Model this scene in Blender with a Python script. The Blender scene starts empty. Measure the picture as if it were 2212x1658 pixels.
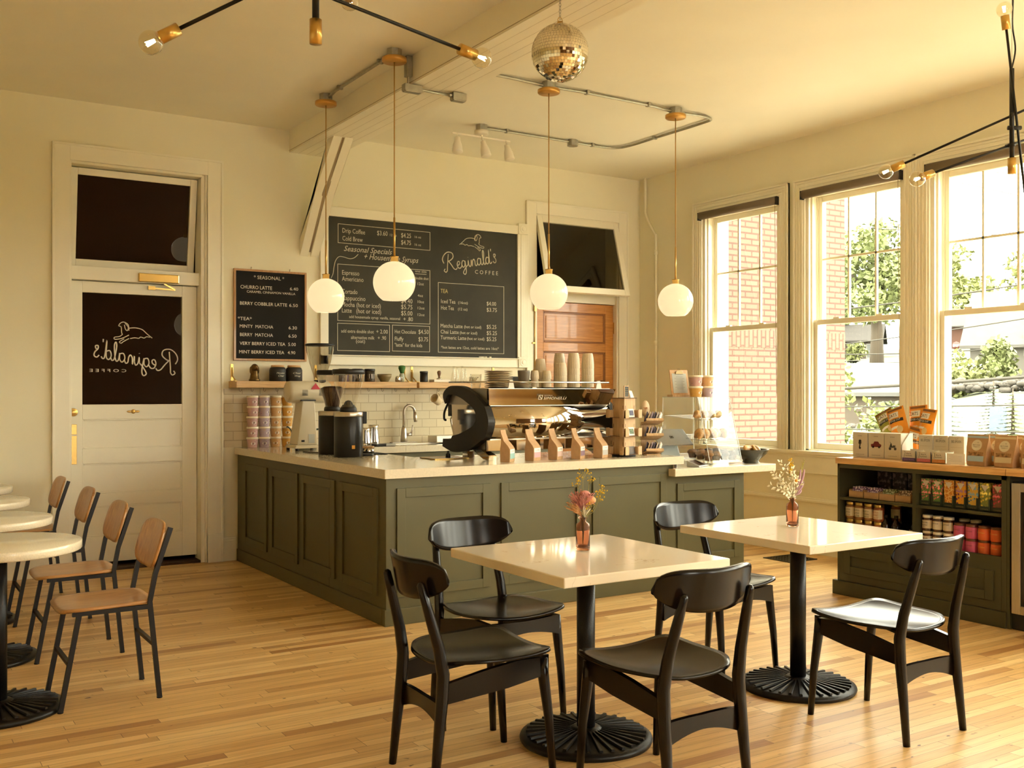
import bpy, math, random
from math import sin, cos, pi, radians as rad
from mathutils import Matrix, Vector, noise as mnoise
random.seed(7)
SC = bpy.context.scene
COL = SC.collection

# ------------------------------------------------------------------ camera, sky, sun, exposure
cam = bpy.data.objects.new('camera', bpy.data.cameras.new('camera'))
COL.objects.link(cam)
cam.location = (0, 0, 1.42)
cam.rotation_euler = (rad(90), 0, rad(-32.498))
cam.data.sensor_width = 36.0
cam.data.lens = 36.0 * 2206.0 / 2212.0
cam.data.shift_y = 15.9 / 2212.0
cam.data.clip_end = 600
SC.camera = cam
SC.view_settings.view_transform = 'Standard'
SC.view_settings.look = 'None'
SC.view_settings.gamma = 1.0
SC.view_settings.use_curve_mapping = False
SC.view_settings.exposure = 1.3
W = bpy.data.worlds.new('sky'); SC.world = W; W.use_nodes = True
bg = W.node_tree.nodes['Background']
bg.inputs[0].default_value = (1.0, 0.965, 0.82, 1)
bg.inputs[1].default_value = 8.0
sun = bpy.data.objects.new('sun', bpy.data.lights.new('sun', 'SUN'))
COL.objects.link(sun)
sun.data.energy = 3.2; sun.data.angle = rad(1.0); sun.data.color = (1, .93, .8)
sun.rotation_euler = Vector((-.03, .62, -.78)).to_track_quat('-Z', 'Y').to_euler()
SC.cycles.max_bounces = 10; SC.cycles.diffuse_bounces = 6; SC.cycles.glossy_bounces = 4
SC.cycles.transmission_bounces = 6; SC.cycles.transparent_max_bounces = 16
SC.cycles.caustics_reflective = False; SC.cycles.caustics_refractive = False
SC.cycles.sample_clamp_indirect = 6.0

# ------------------------------------------------------------------ materials
_M = {}
class NT:
    def __init__(s, m):
        s.t = m.node_tree
    def n(s, typ, ins=None, **props):
        x = s.t.nodes.new('ShaderNode' + typ)
        for k, v in props.items(): setattr(x, k, v)
        for k, v in (ins or {}).items():
            if isinstance(v, bpy.types.NodeSocket): s.t.links.new(v, x.inputs[k])
            else: x.inputs[k].default_value = v
        return x
    def math(s, op, a, b=0.0):
        return s.n('Math', {0: a, 1: b}, operation=op).outputs[0]
    def mix(s, f, a, b, mode='MIX'):
        x = s.n('MixRGB', {0: f, 1: a, 2: b}, blend_type=mode)
        return x.outputs[0]
    def ramp(s, f, stops):
        x = s.n('ValToRGB', {0: f}); e = x.color_ramp.elements
        while len(e) < len(stops): e.new(.5)
        for q, (p, c) in zip(e, stops): q.position = p; q.color = rgba(c)
        return x.outputs[0]
def rgba(c): return (c[0], c[1], c[2], 1.0)
def S(r, g, b):
    f = lambda v: (v/255/12.92) if v/255 <= .04045 else ((v/255+.055)/1.055)**2.4
    return (f(r), f(g), f(b))
def mat(name, col, rough=.5, metal=0., var=0., scale=9., bump=0., bscale=60., coat=0., emit=None, estr=1., trans=0., ior=1.45, alpha=1., stretch=None, spec=.5):
    if name in _M: return _M[name]
    m = bpy.data.materials.new(name); m.use_nodes = True; _M[name] = m
    b = m.node_tree.nodes['Principled BSDF']; N = NT(m); I = b.inputs
    I['Base Color'].default_value = rgba(col); I['Roughness'].default_value = rough; I['Metallic'].default_value = metal
    I['IOR'].default_value = ior; I['Coat Weight'].default_value = coat; I['Coat Roughness'].default_value = .08
    I['Transmission Weight'].default_value = trans; I['Alpha'].default_value = alpha
    I['Specular IOR Level'].default_value = spec
    if emit: I['Emission Color'].default_value = rgba(emit); I['Emission Strength'].default_value = estr
    vec = None
    if var or bump:
        tc = N.n('TexCoord').outputs['Object']
        vec = N.n('Mapping', {0: tc, 3: stretch or (1, 1, 1)}).outputs[0]
    if var:
        f = N.n('TexNoise', {'Vector': vec, 'Scale': scale, 'Detail': 5.0}).outputs[0]
        lo = tuple(c*(1-var) for c in col); hi = tuple(min(1, c*(1+var)) for c in col)
        N.t.links.new(N.ramp(f, [(.3, lo), (.7, hi)]), I['Base Color'])
    if bump:
        f = N.n('TexNoise', {'Vector': vec, 'Scale': bscale, 'Detail': 4.0}).outputs[0]
        N.t.links.new(N.n('Bump', {'Strength': bump, 'Distance': .004, 'Height': f}).outputs[0], I['Normal'])
    return m
def wood(name, lo, hi, rough=.35, axis=0, scale=6., coat=.2):
    if name in _M: return _M[name]
    m = bpy.data.materials.new(name); m.use_nodes = True; _M[name] = m
    b = m.node_tree.nodes['Principled BSDF']; N = NT(m)
    st = [14., 14., 14.]; st[axis] = 1.0
    v = N.n('Mapping', {0: N.n('TexCoord').outputs['Object'], 3: st}).outputs[0]
    f = N.n('TexNoise', {'Vector': v, 'Scale': scale, 'Detail': 6., 'Distortion': .6}).outputs[0]
    N.t.links.new(N.ramp(f, [(.3, lo), (.68, hi)]), b.inputs['Base Color'])
    b.inputs['Roughness'].default_value = rough; b.inputs['Coat Weight'].default_value = coat
    return m
def thin_glass(name, tint=(1, 1, 1), rough=.02, refl=1.0, ior=1.45):
    if name in _M: return _M[name]
    m = bpy.data.materials.new(name); m.use_nodes = True; _M[name] = m
    N = NT(m); N.t.nodes.remove(N.t.nodes['Principled BSDF'])
    fr = N.n('Fresnel', {0: ior}).outputs[0]
    fr = N.math('MULTIPLY', fr, N.math('MULTIPLY', N.math('SUBTRACT', 1., N.n('NewGeometry').outputs['Backfacing']), refl))
    t = N.n('BsdfTransparent', {0: rgba(tint)}).outputs[0]
    g = N.n('BsdfGlossy', {0: (1, 1, 1, 1), 1: rough}).outputs[0]
    x = N.n('MixShader', {0: fr, 1: t, 2: g}).outputs[0]
    N.t.links.new(x, N.t.nodes['Material Output'].inputs[0])
    return m

# ------------------------------------------------------------------ mesh building
def T(x=0, y=0, z=0, rz=0, rx=0, ry=0, s=1):
    M = Matrix.Translation((x, y, z))
    if rz: M = M @ Matrix.Rotation(rz, 4, 'Z')
    if ry: M = M @ Matrix.Rotation(ry, 4, 'Y')
    if rx: M = M @ Matrix.Rotation(rx, 4, 'X')
    if s != 1: M = M @ (Matrix.Diagonal((*s, 1)) if isinstance(s, tuple) else Matrix.Scale(s, 4))
    return M
_TXT = {}
def text_geo(s, shear=0.):
    k = (s, shear)
    if k not in _TXT:
        c = bpy.data.curves.new('t', 'FONT'); c.body = s; c.shear = shear; c.resolution_u = 2; c.size = 1
        o = bpy.data.objects.new('t', c)
        me = bpy.data.meshes.new_from_object(o)
        v = [tuple(p.co) for p in me.vertices]; f = [tuple(p.vertices) for p in me.polygons]
        bpy.data.objects.remove(o); bpy.data.curves.remove(c); bpy.data.meshes.remove(me)
        _TXT[k] = (v, f)
    return _TXT[k]
def catmull(P, n=5):
    P = [Vector(p) for p in P]; out = []
    for i in range(len(P)-1):
        a, b, c, d = P[max(i-1, 0)], P[i], P[i+1], P[min(i+2, len(P)-1)]
        for k in range(n):
            t = k/n
            out.append(.5*((2*b)+(c-a)*t+(2*a-5*b+4*c-d)*t*t+(3*b-a-3*c+d)*t**3))
    out.append(P[-1]); return out
class MB:
    def __init__(s): s.v = []; s.f = []; s.m = []; s.sm = []
    def _add(s, vs, fs, mi=0, smooth=False, M=None):
        o = len(s.v)
        for v in vs:
            v = Vector(v)
            s.v.append(tuple(M @ v) if M is not None else tuple(v))
        for f in fs:
            s.f.append(tuple(o+i for i in f)); s.m.append(mi); s.sm.append(smooth)
        return s
    def box(s, x0, x1, y0, y1, z0, z1, mi=0, M=None):
        vs = [(x, y, z) for z in (z0, z1) for y in (y0, y1) for x in (x0, x1)]
        return s._add(vs, [(0, 2, 3, 1), (4, 5, 7, 6), (0, 1, 5, 4), (2, 6, 7, 3), (0, 4, 6, 2), (1, 3, 7, 5)], mi, False, M)
    def quad(s, pts, mi=0, M=None):
        return s._add(pts, [tuple(range(len(pts)))], mi, False, M)
    def frame(s, x0, x1, z0, z1, w, y0, y1, mi=0, M=None, wb=None, wt=None):
        wb = w if wb is None else wb; wt = w if wt is None else wt
        s.box(x0, x0+w, y0, y1, z0, z1, mi, M); s.box(x1-w, x1, y0, y1, z0, z1, mi, M)
        s.box(x0+w, x1-w, y0, y1, z0, z0+wb, mi, M); return s.box(x0+w, x1-w, y0, y1, z1-wt, z1, mi, M)
    def lathe(s, prof, n=24, mi=0, M=None, smooth=True, cap=True, flute=None):
        vs = []; fs = []
        for (r, z) in prof:
            for i in range(n):
                a = 2*pi*i/n
                q = r*(1+flute*(i % 2)) if flute and r > 1e-4 else r
                vs.append((q*cos(a), q*sin(a), z))
        for j in range(len(prof)-1):
            for i in range(n):
                k = (i+1) % n
                fs.append((j*n+i, j*n+k, (j+1)*n+k, (j+1)*n+i))
        if cap:
            fs.append(tuple(range(n-1, -1, -1))); fs.append(tuple((len(prof)-1)*n+i for i in range(n)))
        return s._add(vs, fs, mi, smooth, M)
    def cyl(s, r, z0, z1, n=20, mi=0, M=None, r2=None):
        return s.lathe([(r, z0), (r if r2 is None else r2, z1)], n, mi, M)
    def ball(s, r, n=20, mi=0, M=None, a0=-90, a1=90, sz=1.):
        k = max(6, n//2)
        pr = [(max(1e-5, r*cos(rad(a0+(a1-a0)*i/k))), sz*r*sin(rad(a0+(a1-a0)*i/k))) for i in range(k+1)]
        return s.lathe(pr, n, mi, M)
    def tube(s, pts, r, n=8, mi=0, M=None, smooth=True, sq=False):
        P = [Vector(p) for p in pts]; N = len(P); R = r if isinstance(r, (list, tuple)) else [r]*N
        d = [(P[min(i+1, N-1)]-P[max(i-1, 0)]).normalized() for i in range(N)]
        up = Vector((0, 0, 1)) if abs(d[0].z) < .9 else Vector((0, 1, 0))
        a = d[0].cross(up).normalized(); vs = []; fs = []
        for i in range(N):
            a = (a-d[i]*a.dot(d[i])).normalized(); b = d[i].cross(a)
            for k in range(n):
                t = 2*pi*(k+(.5 if sq else 0))/n
                vs.append(P[i]+(a*cos(t)+b*sin(t))*R[i])
        for i in range(N-1):
            for k in range(n):
                q = (k+1) % n
                fs.append((i*n+k, i*n+q, (i+1)*n+q, (i+1)*n+k))
        fs.append(tuple(range(n-1, -1, -1))); fs.append(tuple((N-1)*n+k for k in range(n)))
        return s._add(vs, fs, mi, smooth and not sq, M)
    def bar(s, a, b, w, h=None, mi=0, M=None):
        return s.tube([a, b], w*.7071, 4, mi, M, False, True)
    def prism(s, pts, h0, h1, mi=0, M=None, smooth=False):
        n = len(pts); vs = [(x, y, h0) for x, y in pts]+[(x, y, h1) for x, y in pts]
        s._add(vs, [tuple(range(n-1, -1, -1)), tuple(range(n, 2*n))], mi, False, M)
        return s._add(vs, [(i, (i+1) % n, n+(i+1) % n, n+i) for i in range(n)], mi, smooth, M)
    def ring(s, outer, inner, h0, h1, mi=0, M=None):
        n = len(outer)
        vs = [(x, y, h) for h in (h0, h1) for L in (outer, inner) for x, y in L]; fs = []
        for i in range(n-1):
            k = i+1
            fs += [(i, n+i, n+k, k), (2*n+i, 2*n+k, 3*n+k, 3*n+i), (i, k, 2*n+k, 2*n+i), (n+i, 3*n+i, 3*n+k, n+k)]
        fs += [(0, 2*n, 3*n, n), (n-1, 2*n-1, 4*n-1, 3*n-1)]
        return s._add(vs, fs, mi, False, M)
    def surf(s, fn, nu, nv, th=0., mi=0, M=None, smooth=True):
        # a curved sheet of thickness th: fn(u, v) with u and v in 0..1
        P = [[Vector(fn(i/nu, j/nv)) for j in range(nv+1)] for i in range(nu+1)]
        def nrm(i, j):
            a = P[min(i+1, nu)][j]-P[max(i-1, 0)][j]; b = P[i][min(j+1, nv)]-P[i][max(j-1, 0)]
            c = a.cross(b); return c.normalized() if c.length > 1e-12 else Vector((0, 0, 1))
        k = nv+1; tot = (nu+1)*k
        vs = [P[i][j] for i in range(nu+1) for j in range(k)]
        fs = [(i*k+j, (i+1)*k+j, (i+1)*k+j+1, i*k+j+1) for i in range(nu) for j in range(nv)]
        if th:
            vs += [P[i][j]-nrm(i, j)*th for i in range(nu+1) for j in range(k)]
            fs += [(tot+i*k+j, tot+i*k+j+1, tot+(i+1)*k+j+1, tot+(i+1)*k+j) for i in range(nu) for j in range(nv)]
            e = [(i*k, (i+1)*k) for i in range(nu)]+[(nu*k+j, nu*k+j+1) for j in range(nv)]
            e += [((i+1)*k+nv, i*k+nv) for i in range(nu)]+[(j+1, j) for j in range(nv)]
            fs += [(b, a, tot+a, tot+b) for a, b in e]
        return s._add(vs, fs, mi, smooth, M)
    def text(s, t, x0, x1, z, cap, mi=0, M=None, shear=0., center=False):
        # M maps the writing's own plane (x right, y up) to where it stands; x0..x1 and baseline z are in that plane
        v, f = text_geo(t, shear)
        if not v: return s
        xa = min(p[0] for p in v); xb = max(p[0] for p in v)
        kx = (x1-x0)/(xb-xa); ky = cap/.73
        return s._add([(x0+(p[0]-xa)*kx, z+p[1]*ky, 0) for p in v], f, mi, False, M)
    def stroke(s, pts, w, mi=0, M=None, n=4):
        P = catmull([(p[0], p[1], 0) for p in pts], n) if len(pts) > 2 else [Vector((p[0], p[1], 0)) for p in pts]
        return s.tube(P, w, 5, mi, M)
    def build(s, name, mats, parent=None, loc=None, rz=0., bevel=0., rot=None):
        me = bpy.data.meshes.new(name); me.from_pydata(s.v, [], s.f)
        for m in (mats if isinstance(mats, (list, tuple)) else [mats]): me.materials.append(m)
        me.polygons.foreach_set('material_index', s.m); me.polygons.foreach_set('use_smooth', s.sm)
        me.update()
        o = bpy.data.objects.new(name, me); COL.objects.link(o)
        if parent is not None: o.parent = parent
        if loc is not None: o.location = loc
        if rz: o.rotation_euler = (0, 0, rz)
        if rot: o.rotation_euler = rot
        if bevel:
            b = o.modifiers.new('edge', 'BEVEL'); b.width = bevel; b.segments = 2; b.limit_method = 'ANGLE'; b.angle_limit = rad(40)
            b.harden_normals = False
        return o
def tag(o, label, cat, group=None, kind=None):
    o['label'] = label; o['category'] = cat
    if group: o['group'] = group
    if kind: o['kind'] = kind
    return o
def thing(name, label, cat, loc=(0, 0, 0), rz=0., group=None, kind=None):
    o = bpy.data.objects.new(name, None); COL.objects.link(o); o.empty_display_size = .05
    o.location = loc; o.rotation_euler = (0, 0, rz)
    return tag(o, label, cat, group, kind)
def struct(o, label, cat): return tag(o, label, cat, None, 'structure')
def dup(o, loc=None, rz=None, label=None, group=None, parent=None):
    c = o.copy(); COL.objects.link(c)
    if parent is not None: c.parent = parent
    for ch in o.children: dup(ch, parent=c)
    if loc is not None: c.location = loc
    if rz is not None: c.rotation_euler[2] = rz
    if label: c['label'] = label
    if group: c['group'] = group
    return c
VB = Matrix(((1, 0, 0, 0), (0, 0, -1, 0), (0, 1, 0, 0), (0, 0, 0, 1)))     # writing plane facing -Y (toward the room from the back wall)
VX = Matrix(((0, 0, -1, 0), (-1, 0, 0, 0), (0, 1, 0, 0), (0, 0, 0, 1)))    # writing plane facing -X (toward the room from the window wall)

# the paints and finishes of the place
def brick_mat(name, c1, c2, mortar, sx, bw, bh, ms=.01, plane='XZ', rough=.7, bump=.3):
    m = bpy.data.materials.new(name); m.use_nodes = True; _M[name] = m
    b = m.node_tree.nodes['Principled BSDF']; N = NT(m)
    sp = N.n('SeparateXYZ', {0: N.n('TexCoord').outputs['Object']})
    v = N.n('CombineXYZ', {0: sp.outputs[plane[0]], 1: sp.outputs[plane[1]]}).outputs[0]
    t = N.n('TexBrick', {'Vector': v, 'Color1': rgba(c1), 'Color2': rgba(c2), 'Mortar': rgba(mortar), 'Scale': 1.0, 'Mortar Size': ms,
                         'Brick Width': bw, 'Row Height': bh, 'Mortar Smooth': .1, 'Bias': 0.})
    N.t.links.new(t.outputs[0], b.inputs['Base Color'])
    b.inputs['Roughness'].default_value = rough
    N.t.links.new(N.n('Bump', {'Strength': bump, 'Distance': .004, 'Height': N.math('SUBTRACT', 1., t.outputs[1])}).outputs[0], b.inputs['Normal'])
    return m
WALL = mat('wall_paint', (.80, .745, .55), .6, var=.02, scale=2, bump=.05, bscale=140)
CEIL = mat('ceiling_paint', (.84, .80, .66), .65, var=.02, scale=2)
TRIM = mat('trim_paint', (.84, .79, .63), .32, var=.02, scale=3, bump=.03, bscale=40)
GREEN = mat('sage_green_paint', (.098, .089, .036), .5, var=.05, scale=3, bump=.05, bscale=90)
CGREEN = mat('olive_paint', (.056, .053, .024), .5, var=.05, scale=3, bump=.05, bscale=90)
QUARTZ = mat('pale_quartz', (.74, .66, .50), .1, var=.06, scale=70, spec=.5)
BLK = mat('black_lacquer', (.006, .004, .003), .22, spec=.36)
BLKM = mat('black_steel', (.012, .010, .009), .38, metal=.3)
IRON = mat('cast_iron', (.008, .007, .006), .36, metal=.2, spec=.4, bump=.25, bscale=180)
BRASS = mat('brass', (.62, .40, .12), .28, metal=1., var=.08, scale=30)
STEEL = mat('stainless', (.62, .58, .52), .16, metal=1.)
BSTEEL = mat('brushed_steel', (.55, .50, .43), .32, metal=1., var=.1, scale=12, stretch=(1, 40, 1))
MIRROR = mat('polished_steel', (.70, .63, .53), .05, metal=1.)
GALV = mat('galvanised', (.40, .38, .30), .42, metal=.8, var=.12, scale=30)
WHITE = mat('white_enamel', (.80, .74, .62), .3)
PAPERW = mat('white_card', (.80, .76, .68), .6)
PLASTICB = mat('black_plastic', (.010, .009, .008), .45)
GLASS = thin_glass('window_glass', (.97, .98, .96), .0, 1.0)
ACRYL = thin_glass('clear_acrylic', (.97, .98, .98), .01, 1.0)
CLEAR = thin_glass('clear_glass', (.94, .93, .90), .01, 2.4)
SMOKE = thin_glass('tinted_plastic', (.72, .69, .62), .05, 2.2)
ACEDGE = mat('acrylic_edge', (.85, .85, .80), .15, alpha=.55)
OAKP = wood('oak_ply_seat', (.38, .18, .055), (.58, .31, .11), .32, 1, 5)
OAKB = wood('oak_ply_back', (.36, .16, .045), (.54, .27, .085), .32, 2, 5)
BUTCH = wood('butcher_block', (.56, .30, .10), (.80, .50, .21), .35, 1, 5)
SHELFW = wood('pine_shelf', (.50, .28, .10), (.68, .43, .19), .45, 0, 4)
DOORW = wood('orange_fir', (.40, .15, .025), (.58, .25, .055), .3, 0, 5)
BIRCH = wood('birch_ply', (.48, .30, .14), (.62, .42, .22), .55, 2, 5, 0)
CHALKM = mat('chalk_line', (.62, .57, .44), .9)
CHALKY = mat('yellow_chalk', (.62, .50, .20), .9)
KRAFT = mat('kraft_paper', (.45, .27, .13), .7, var=.1, scale=25, bump=.2, bscale=25)
BEIGE = mat('cream_stoneware', (.60, .49, .32), .4, var=.04, scale=40)
CREAM = mat('cream_lid', (.78, .70, .52), .4)
INK = mat('dark_ink', (.03, .025, .02), .7)

# ------------------------------------------------------------------ the room
BY, RX, CZ = 8.51, 7.046, 3.68
def floor_mat():
    m = bpy.data.materials.new('maple_strip_floor'); m.use_nodes = True
    b = m.node_tree.nodes['Principled BSDF']; N = NT(m)
    sp = N.n('SeparateXYZ', {0: N.n('TexCoord').outputs['Object']}); x, y = sp.outputs[0], sp.outputs[1]
    ry = N.math('DIVIDE', y, .057); row = N.math('FLOOR', ry); fy = N.math('FRACT', ry)
    h = N.n('TexWhiteNoise', {'W': row}, noise_dimensions='1D').outputs[0]
    px = N.math('ADD', N.math('DIVIDE', x, .85), N.math('MULTIPLY', h, 17.3)); col = N.math('FLOOR', px); fx = N.math('FRACT', px)
    cell = N.n('CombineXYZ', {0: col, 1: row}).outputs[0]
    r = N.n('TexWhiteNoise', {'Vector': cell}, noise_dimensions='2D').outputs[0]
    base = N.ramp(r, [(0, (.42, .21, .068)), (.12, (.62, .37, .135)), (.5, (.74, .475, .185)), (1, (.84, .59, .27))])
    gv = N.n('CombineXYZ', {0: N.math('ADD', N.math('MULTIPLY', x, 1.6), N.math('MULTIPLY', r, 40.)), 1: N.math('MULTIPLY', y, 26.), 2: row}).outputs[0]
    g = N.n('TexNoise', {'Vector': gv, 'Scale': 2.2, 'Detail': 6., 'Distortion': .5}).outputs[0]
    c = N.mix(.55, base, N.ramp(g, [(.3, (.66, .60, .52)), (.55, (1., 1., 1.)), (.75, (1.1, 1.1, 1.08))]), 'MULTIPLY')
    k = N.n('TexNoise', {'Vector': N.n('CombineXYZ', {0: N.math('MULTIPLY', x, .5), 1: y}).outputs[0], 'Scale': 30., 'Detail': 2.}).outputs[0]
    c = N.mix(N.ramp(k, [(.70, (0, 0, 0)), (.76, (1, 1, 1))]), c, (.10, .04, .012, 1))
    gap = N.math('MAXIMUM', N.math('LESS_THAN', fy, .035), N.math('LESS_THAN', fx, .003))
    c = N.mix(N.math('MULTIPLY', gap, .8), c, (.09, .035, .010, 1))
    N.t.links.new(c, b.inputs['Base Color'])
    b.inputs['Roughness'].default_value = .40; b.inputs['Coat Weight'].default_value = .12; b.inputs['Coat Roughness'].default_value = .25
    N.t.links.new(N.n('Bump', {'Strength': .25, 'Distance': .002, 'Height': N.math('ADD', N.math('MULTIPLY', g, .25), N.math('SUBTRACT', 1., gap))}).outputs[0], b.inputs['Normal'])
    return m
LX, FY = -2.2, -3.6
struct(MB().box(LX, RX+.24, FY, BY+.2, -.12, 0).build('floor', floor_mat()), 'maple strip wood floor with boards running along the back wall', 'floor')
struct(MB().box(LX-.2, RX+.244, FY-.2, BY+3.2, CZ, CZ+.3).build('ceiling', CEIL), 'cream painted plaster ceiling', 'ceiling')
# back wall with its two doorways
D1, D2 = (1.36, 2.42, 3.21), (5.70, 6.75, 3.20)
b = MB(); y1 = BY+.2
for xa, xb, za, zb in ((LX-.2, D1[0], 0, CZ), (D1[0], D1[1], D1[2], CZ), (D1[1], D2[0], 0, CZ), (D2[0], D2[1], D2[2], CZ), (D2[1], RX+.244, 0, CZ)):
    b.box(xa, xb, BY, y1, za, zb)
struct(b.build('wall_back', WALL), 'cream wall behind the counter with the chalkboard and two doors', 'wall')
struct(MB().box(LX-.2, LX, FY-.2, BY+.2, 0, CZ).build('wall_left', WALL), 'cream wall at the far side of the round tables', 'wall')
FWIN = [(5.75, 6.9), (2.2, 3.3)]  # out of view, added to let more daylight onto the back wall and counter
b = MB(); b.box(LX-.2, RX+.244, FY-.2, FY, 0, .90); b.box(LX-.2, RX+.244, FY-.2, FY, 3.17, CZ)
ed = [LX-.2]+[e for w in sorted(FWIN) for e in w]+[RX+.244]
for i in range(0, len(ed), 2): b.box(ed[i], ed[i+1], FY-.2, FY, .90, 3.17)
struct(b.build('wall_front', wood('wall_panelling', (.10, .045, .018), (.17, .08, .032), .45, 2, 3)), 'brown wood panelled wall opposite the counter', 'wall')
for i, (xa, xb) in enumerate(FWIN):
    b = MB(); b.frame(xa-.12, xb+.12, .9, 3.29, .12, FY, FY+.02); b.frame(xa, xb, .9, 3.17, .07, FY-.12, FY-.06); b.box(xa, xb, FY-.12, FY-.06, 2.0, 2.06)
    struct(b.build('window_%d' % (9+i), TRIM), 'unseen white sash window added opposite the counter for more daylight', 'window')
# window wall
WZ0, WZ1 = .90, 3.17
WIN = [(6.53, 7.53), (5.22, 6.22), (3.97, 4.97)]+[(3.97-1.26*i, 4.97-1.26*i) for i in range(1, 6)]
b = MB(); b.box(RX, RX+.244, FY, BY, 0, WZ0); b.box(RX, RX+.244, FY, BY+.2, WZ1, CZ+.9)
edges = [BY]+[e for w in WIN for e in (w[1], w[0])]+[FY]
for i in range(0, len(edges), 2): b.box(RX, RX+.244, edges[i+1], edges[i], WZ0, WZ1)
struct(b.build('wall_right', WALL), 'cream window wall on the right', 'wall')
# the rooms behind the two doors
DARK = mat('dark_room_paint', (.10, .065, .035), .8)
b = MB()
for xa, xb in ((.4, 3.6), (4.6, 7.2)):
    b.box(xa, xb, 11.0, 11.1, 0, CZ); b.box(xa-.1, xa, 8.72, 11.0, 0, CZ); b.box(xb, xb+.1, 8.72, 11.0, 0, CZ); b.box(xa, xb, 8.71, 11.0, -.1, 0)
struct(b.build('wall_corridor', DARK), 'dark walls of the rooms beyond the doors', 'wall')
# beam along the ceiling and its knee brace
b = MB(); b.box(3.13, 3.52, FY, BY, 3.49, CZ)
for k in range(1, 5): b.box(3.13+.078*k-.0012, 3.13+.078*k, FY, BY-.01, 3.4893, 3.4902, 1)
b.box(3.127, 3.133, FY, BY, 3.505, 3.508, 1)
struct(b.build('trim_1', [TRIM, mat('board_gap', (.42, .33, .20), .8)], bevel=.004), 'white boxed ceiling beam running out from the back wall', 'beam')
b = MB()
for xa, xb in ((3.225, 3.30), (3.325, 3.40)):
    b._add([(xa, BY, 2.60), (xb, BY, 2.60), (xb, BY, 2.75), (xa, BY, 2.75), (xa, 7.87, 3.49), (xb, 7.87, 3.49), (xb, 7.75, 3.49), (xa, 7.75, 3.49)],
           [(0, 1, 5, 4), (2, 3, 7, 6), (0, 4, 7, 3), (1, 2, 6, 5), (4, 5, 6, 7), (0, 3, 2, 1)])
b._add([(3.29, BY, 2.64), (3.335, BY, 2.64), (3.335, BY, 2.72), (3.29, BY, 2.72), (3.29, 7.85, 3.49), (3.335, 7.85, 3.49), (3.335, 7.77, 3.49), (3.29, 7.77, 3.49)],
       [(0, 1, 5, 4), (2, 3, 7, 6), (0, 4, 7, 3), (1, 2, 6, 5), (4, 5, 6, 7), (0, 3, 2, 1)], 1)
struct(b.build('trim_2', [TRIM, mat('groove', (.35, .27, .16), .8)], bevel=.003), 'white diagonal knee brace of two boards under the beam', 'brace')
def baseboard(name, segs, label):
    b = MB()
    for ax, a0, a1, c in segs:
        for d, z0, z1 in ((.018, 0, .15), (.026, .15, .165), (.020, .165, .185), (.010, .185, .20)):
            if ax == 'x': b.box(a0, a1, c-d, c, z0, z1)
            else: b.box(c-d, c, a0, a1, z0, z1)
    struct(b.build(name, TRIM), label, 'baseboard')
baseboard('baseboard_back', [('x', LX, 1.23, BY), ('x', 2.545, 2.66, BY)], 'tall cream baseboard along the back wall')
baseboard('baseboard_right', [('y', FY, BY, RX)], 'cream baseboard under the windows')
# tile
TILE = brick_mat('subway_tile', (.72, .64, .46), (.68, .60, .42), (.50, .42, .28), 1, .155, .0775, .0035, 'XZ', .12, .5)
struct(MB().box(2.54, 5.583, BY-.010, BY+.001, .95, 1.44).build('trim_3', TILE), 'cream subway tile splashback under the shelves', 'tile')
# door casings
def casing(b, x0, x1, z1, w=.123):
    b.box(x0-w, x0, BY-.022, BY, 0, z1+w); b.box(x1, x1+w, BY-.022, BY, 0, z1+w); b.box(x0, x1, BY-.022, BY, z1, z1+w)
    b.box(x0-w-.006, x0-w+.012, BY-.03, BY, 0, z1+w+.006); b.box(x1+w-.012, x1+w+.006, BY-.03, BY, 0, z1+w+.006); b.box(x0-w, x1+w, BY-.03, BY, z1+w-.012, z1+w+.006)
# door 1: white, glazed, with a tilted transom
d = thing('door_1', 'white panelled door with a lettered dark glass pane and open transom', 'door', (0, 0, 0), kind='structure')
b = MB(); casing(b, 1.36, 2.42, 3.21)
b.box(1.23, 1.36, BY-.028, BY, 0, .24); b.box(2.42, 2.55, BY-.028, BY, 0, .24)
b.build('casing', TRIM, d, bevel=.003)
b = MB(); b.box(1.345, 1.375, BY, BY+.2, 0, 3.22); b.box(2.375, 2.43, BY+.02, BY+.2, 0, 3.22); b.box(2.405, 2.43, BY, BY+.03, 0, 3.22); b.box(1.37, 2.38, BY, BY+.2, 3.19, 3.22)
b.box(1.375, 2.375, BY+.07, BY+.2, 2.30, 2.405)
b.build('jamb', TRIM, d, bevel=.003)
MB().box(1.375, 2.375, BY+.03, BY+.2, .0, .02).build('threshold', mat('gap_shade', (.05, .025, .012), .5), d)  # dark colour stands in for the shade in the gap under the leaf
Y0 = BY+.13; b = MB(); x0, x1 = 1.378, 2.372
b.box(x0, 1.474, Y0, Y0+.045, .055, 2.295); b.box(2.25, x1, Y0, Y0+.045, .055, 2.295)
for za, zb in ((.055, .262), (.505, .608), (.843, .965), (1.197, 1.315), (2.205, 2.295)): b.box(1.474, 2.25, Y0, Y0+.045, za, zb)
b.box(1.474, 2.25, Y0+.014, Y0+.03, .2, 1.25)
for za, zb in ((.262, .505), (.608, .843), (.965, 1.197)): b.frame(1.474, 2.25, za, zb, .012, Y0+.007, Y0+.016)
lf = b.build('leaf', TRIM, d, bevel=.003)
DG = mat('dark_pane', (.012, .008, .005), .03, spec=.8)
MB().box(1.47, 2.254, Y0+.018, Y0+.026, 1.31, 2.21).build('pane', thin_glass('door_glass', (.75, .70, .60), .0, 1.6), d)
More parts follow.
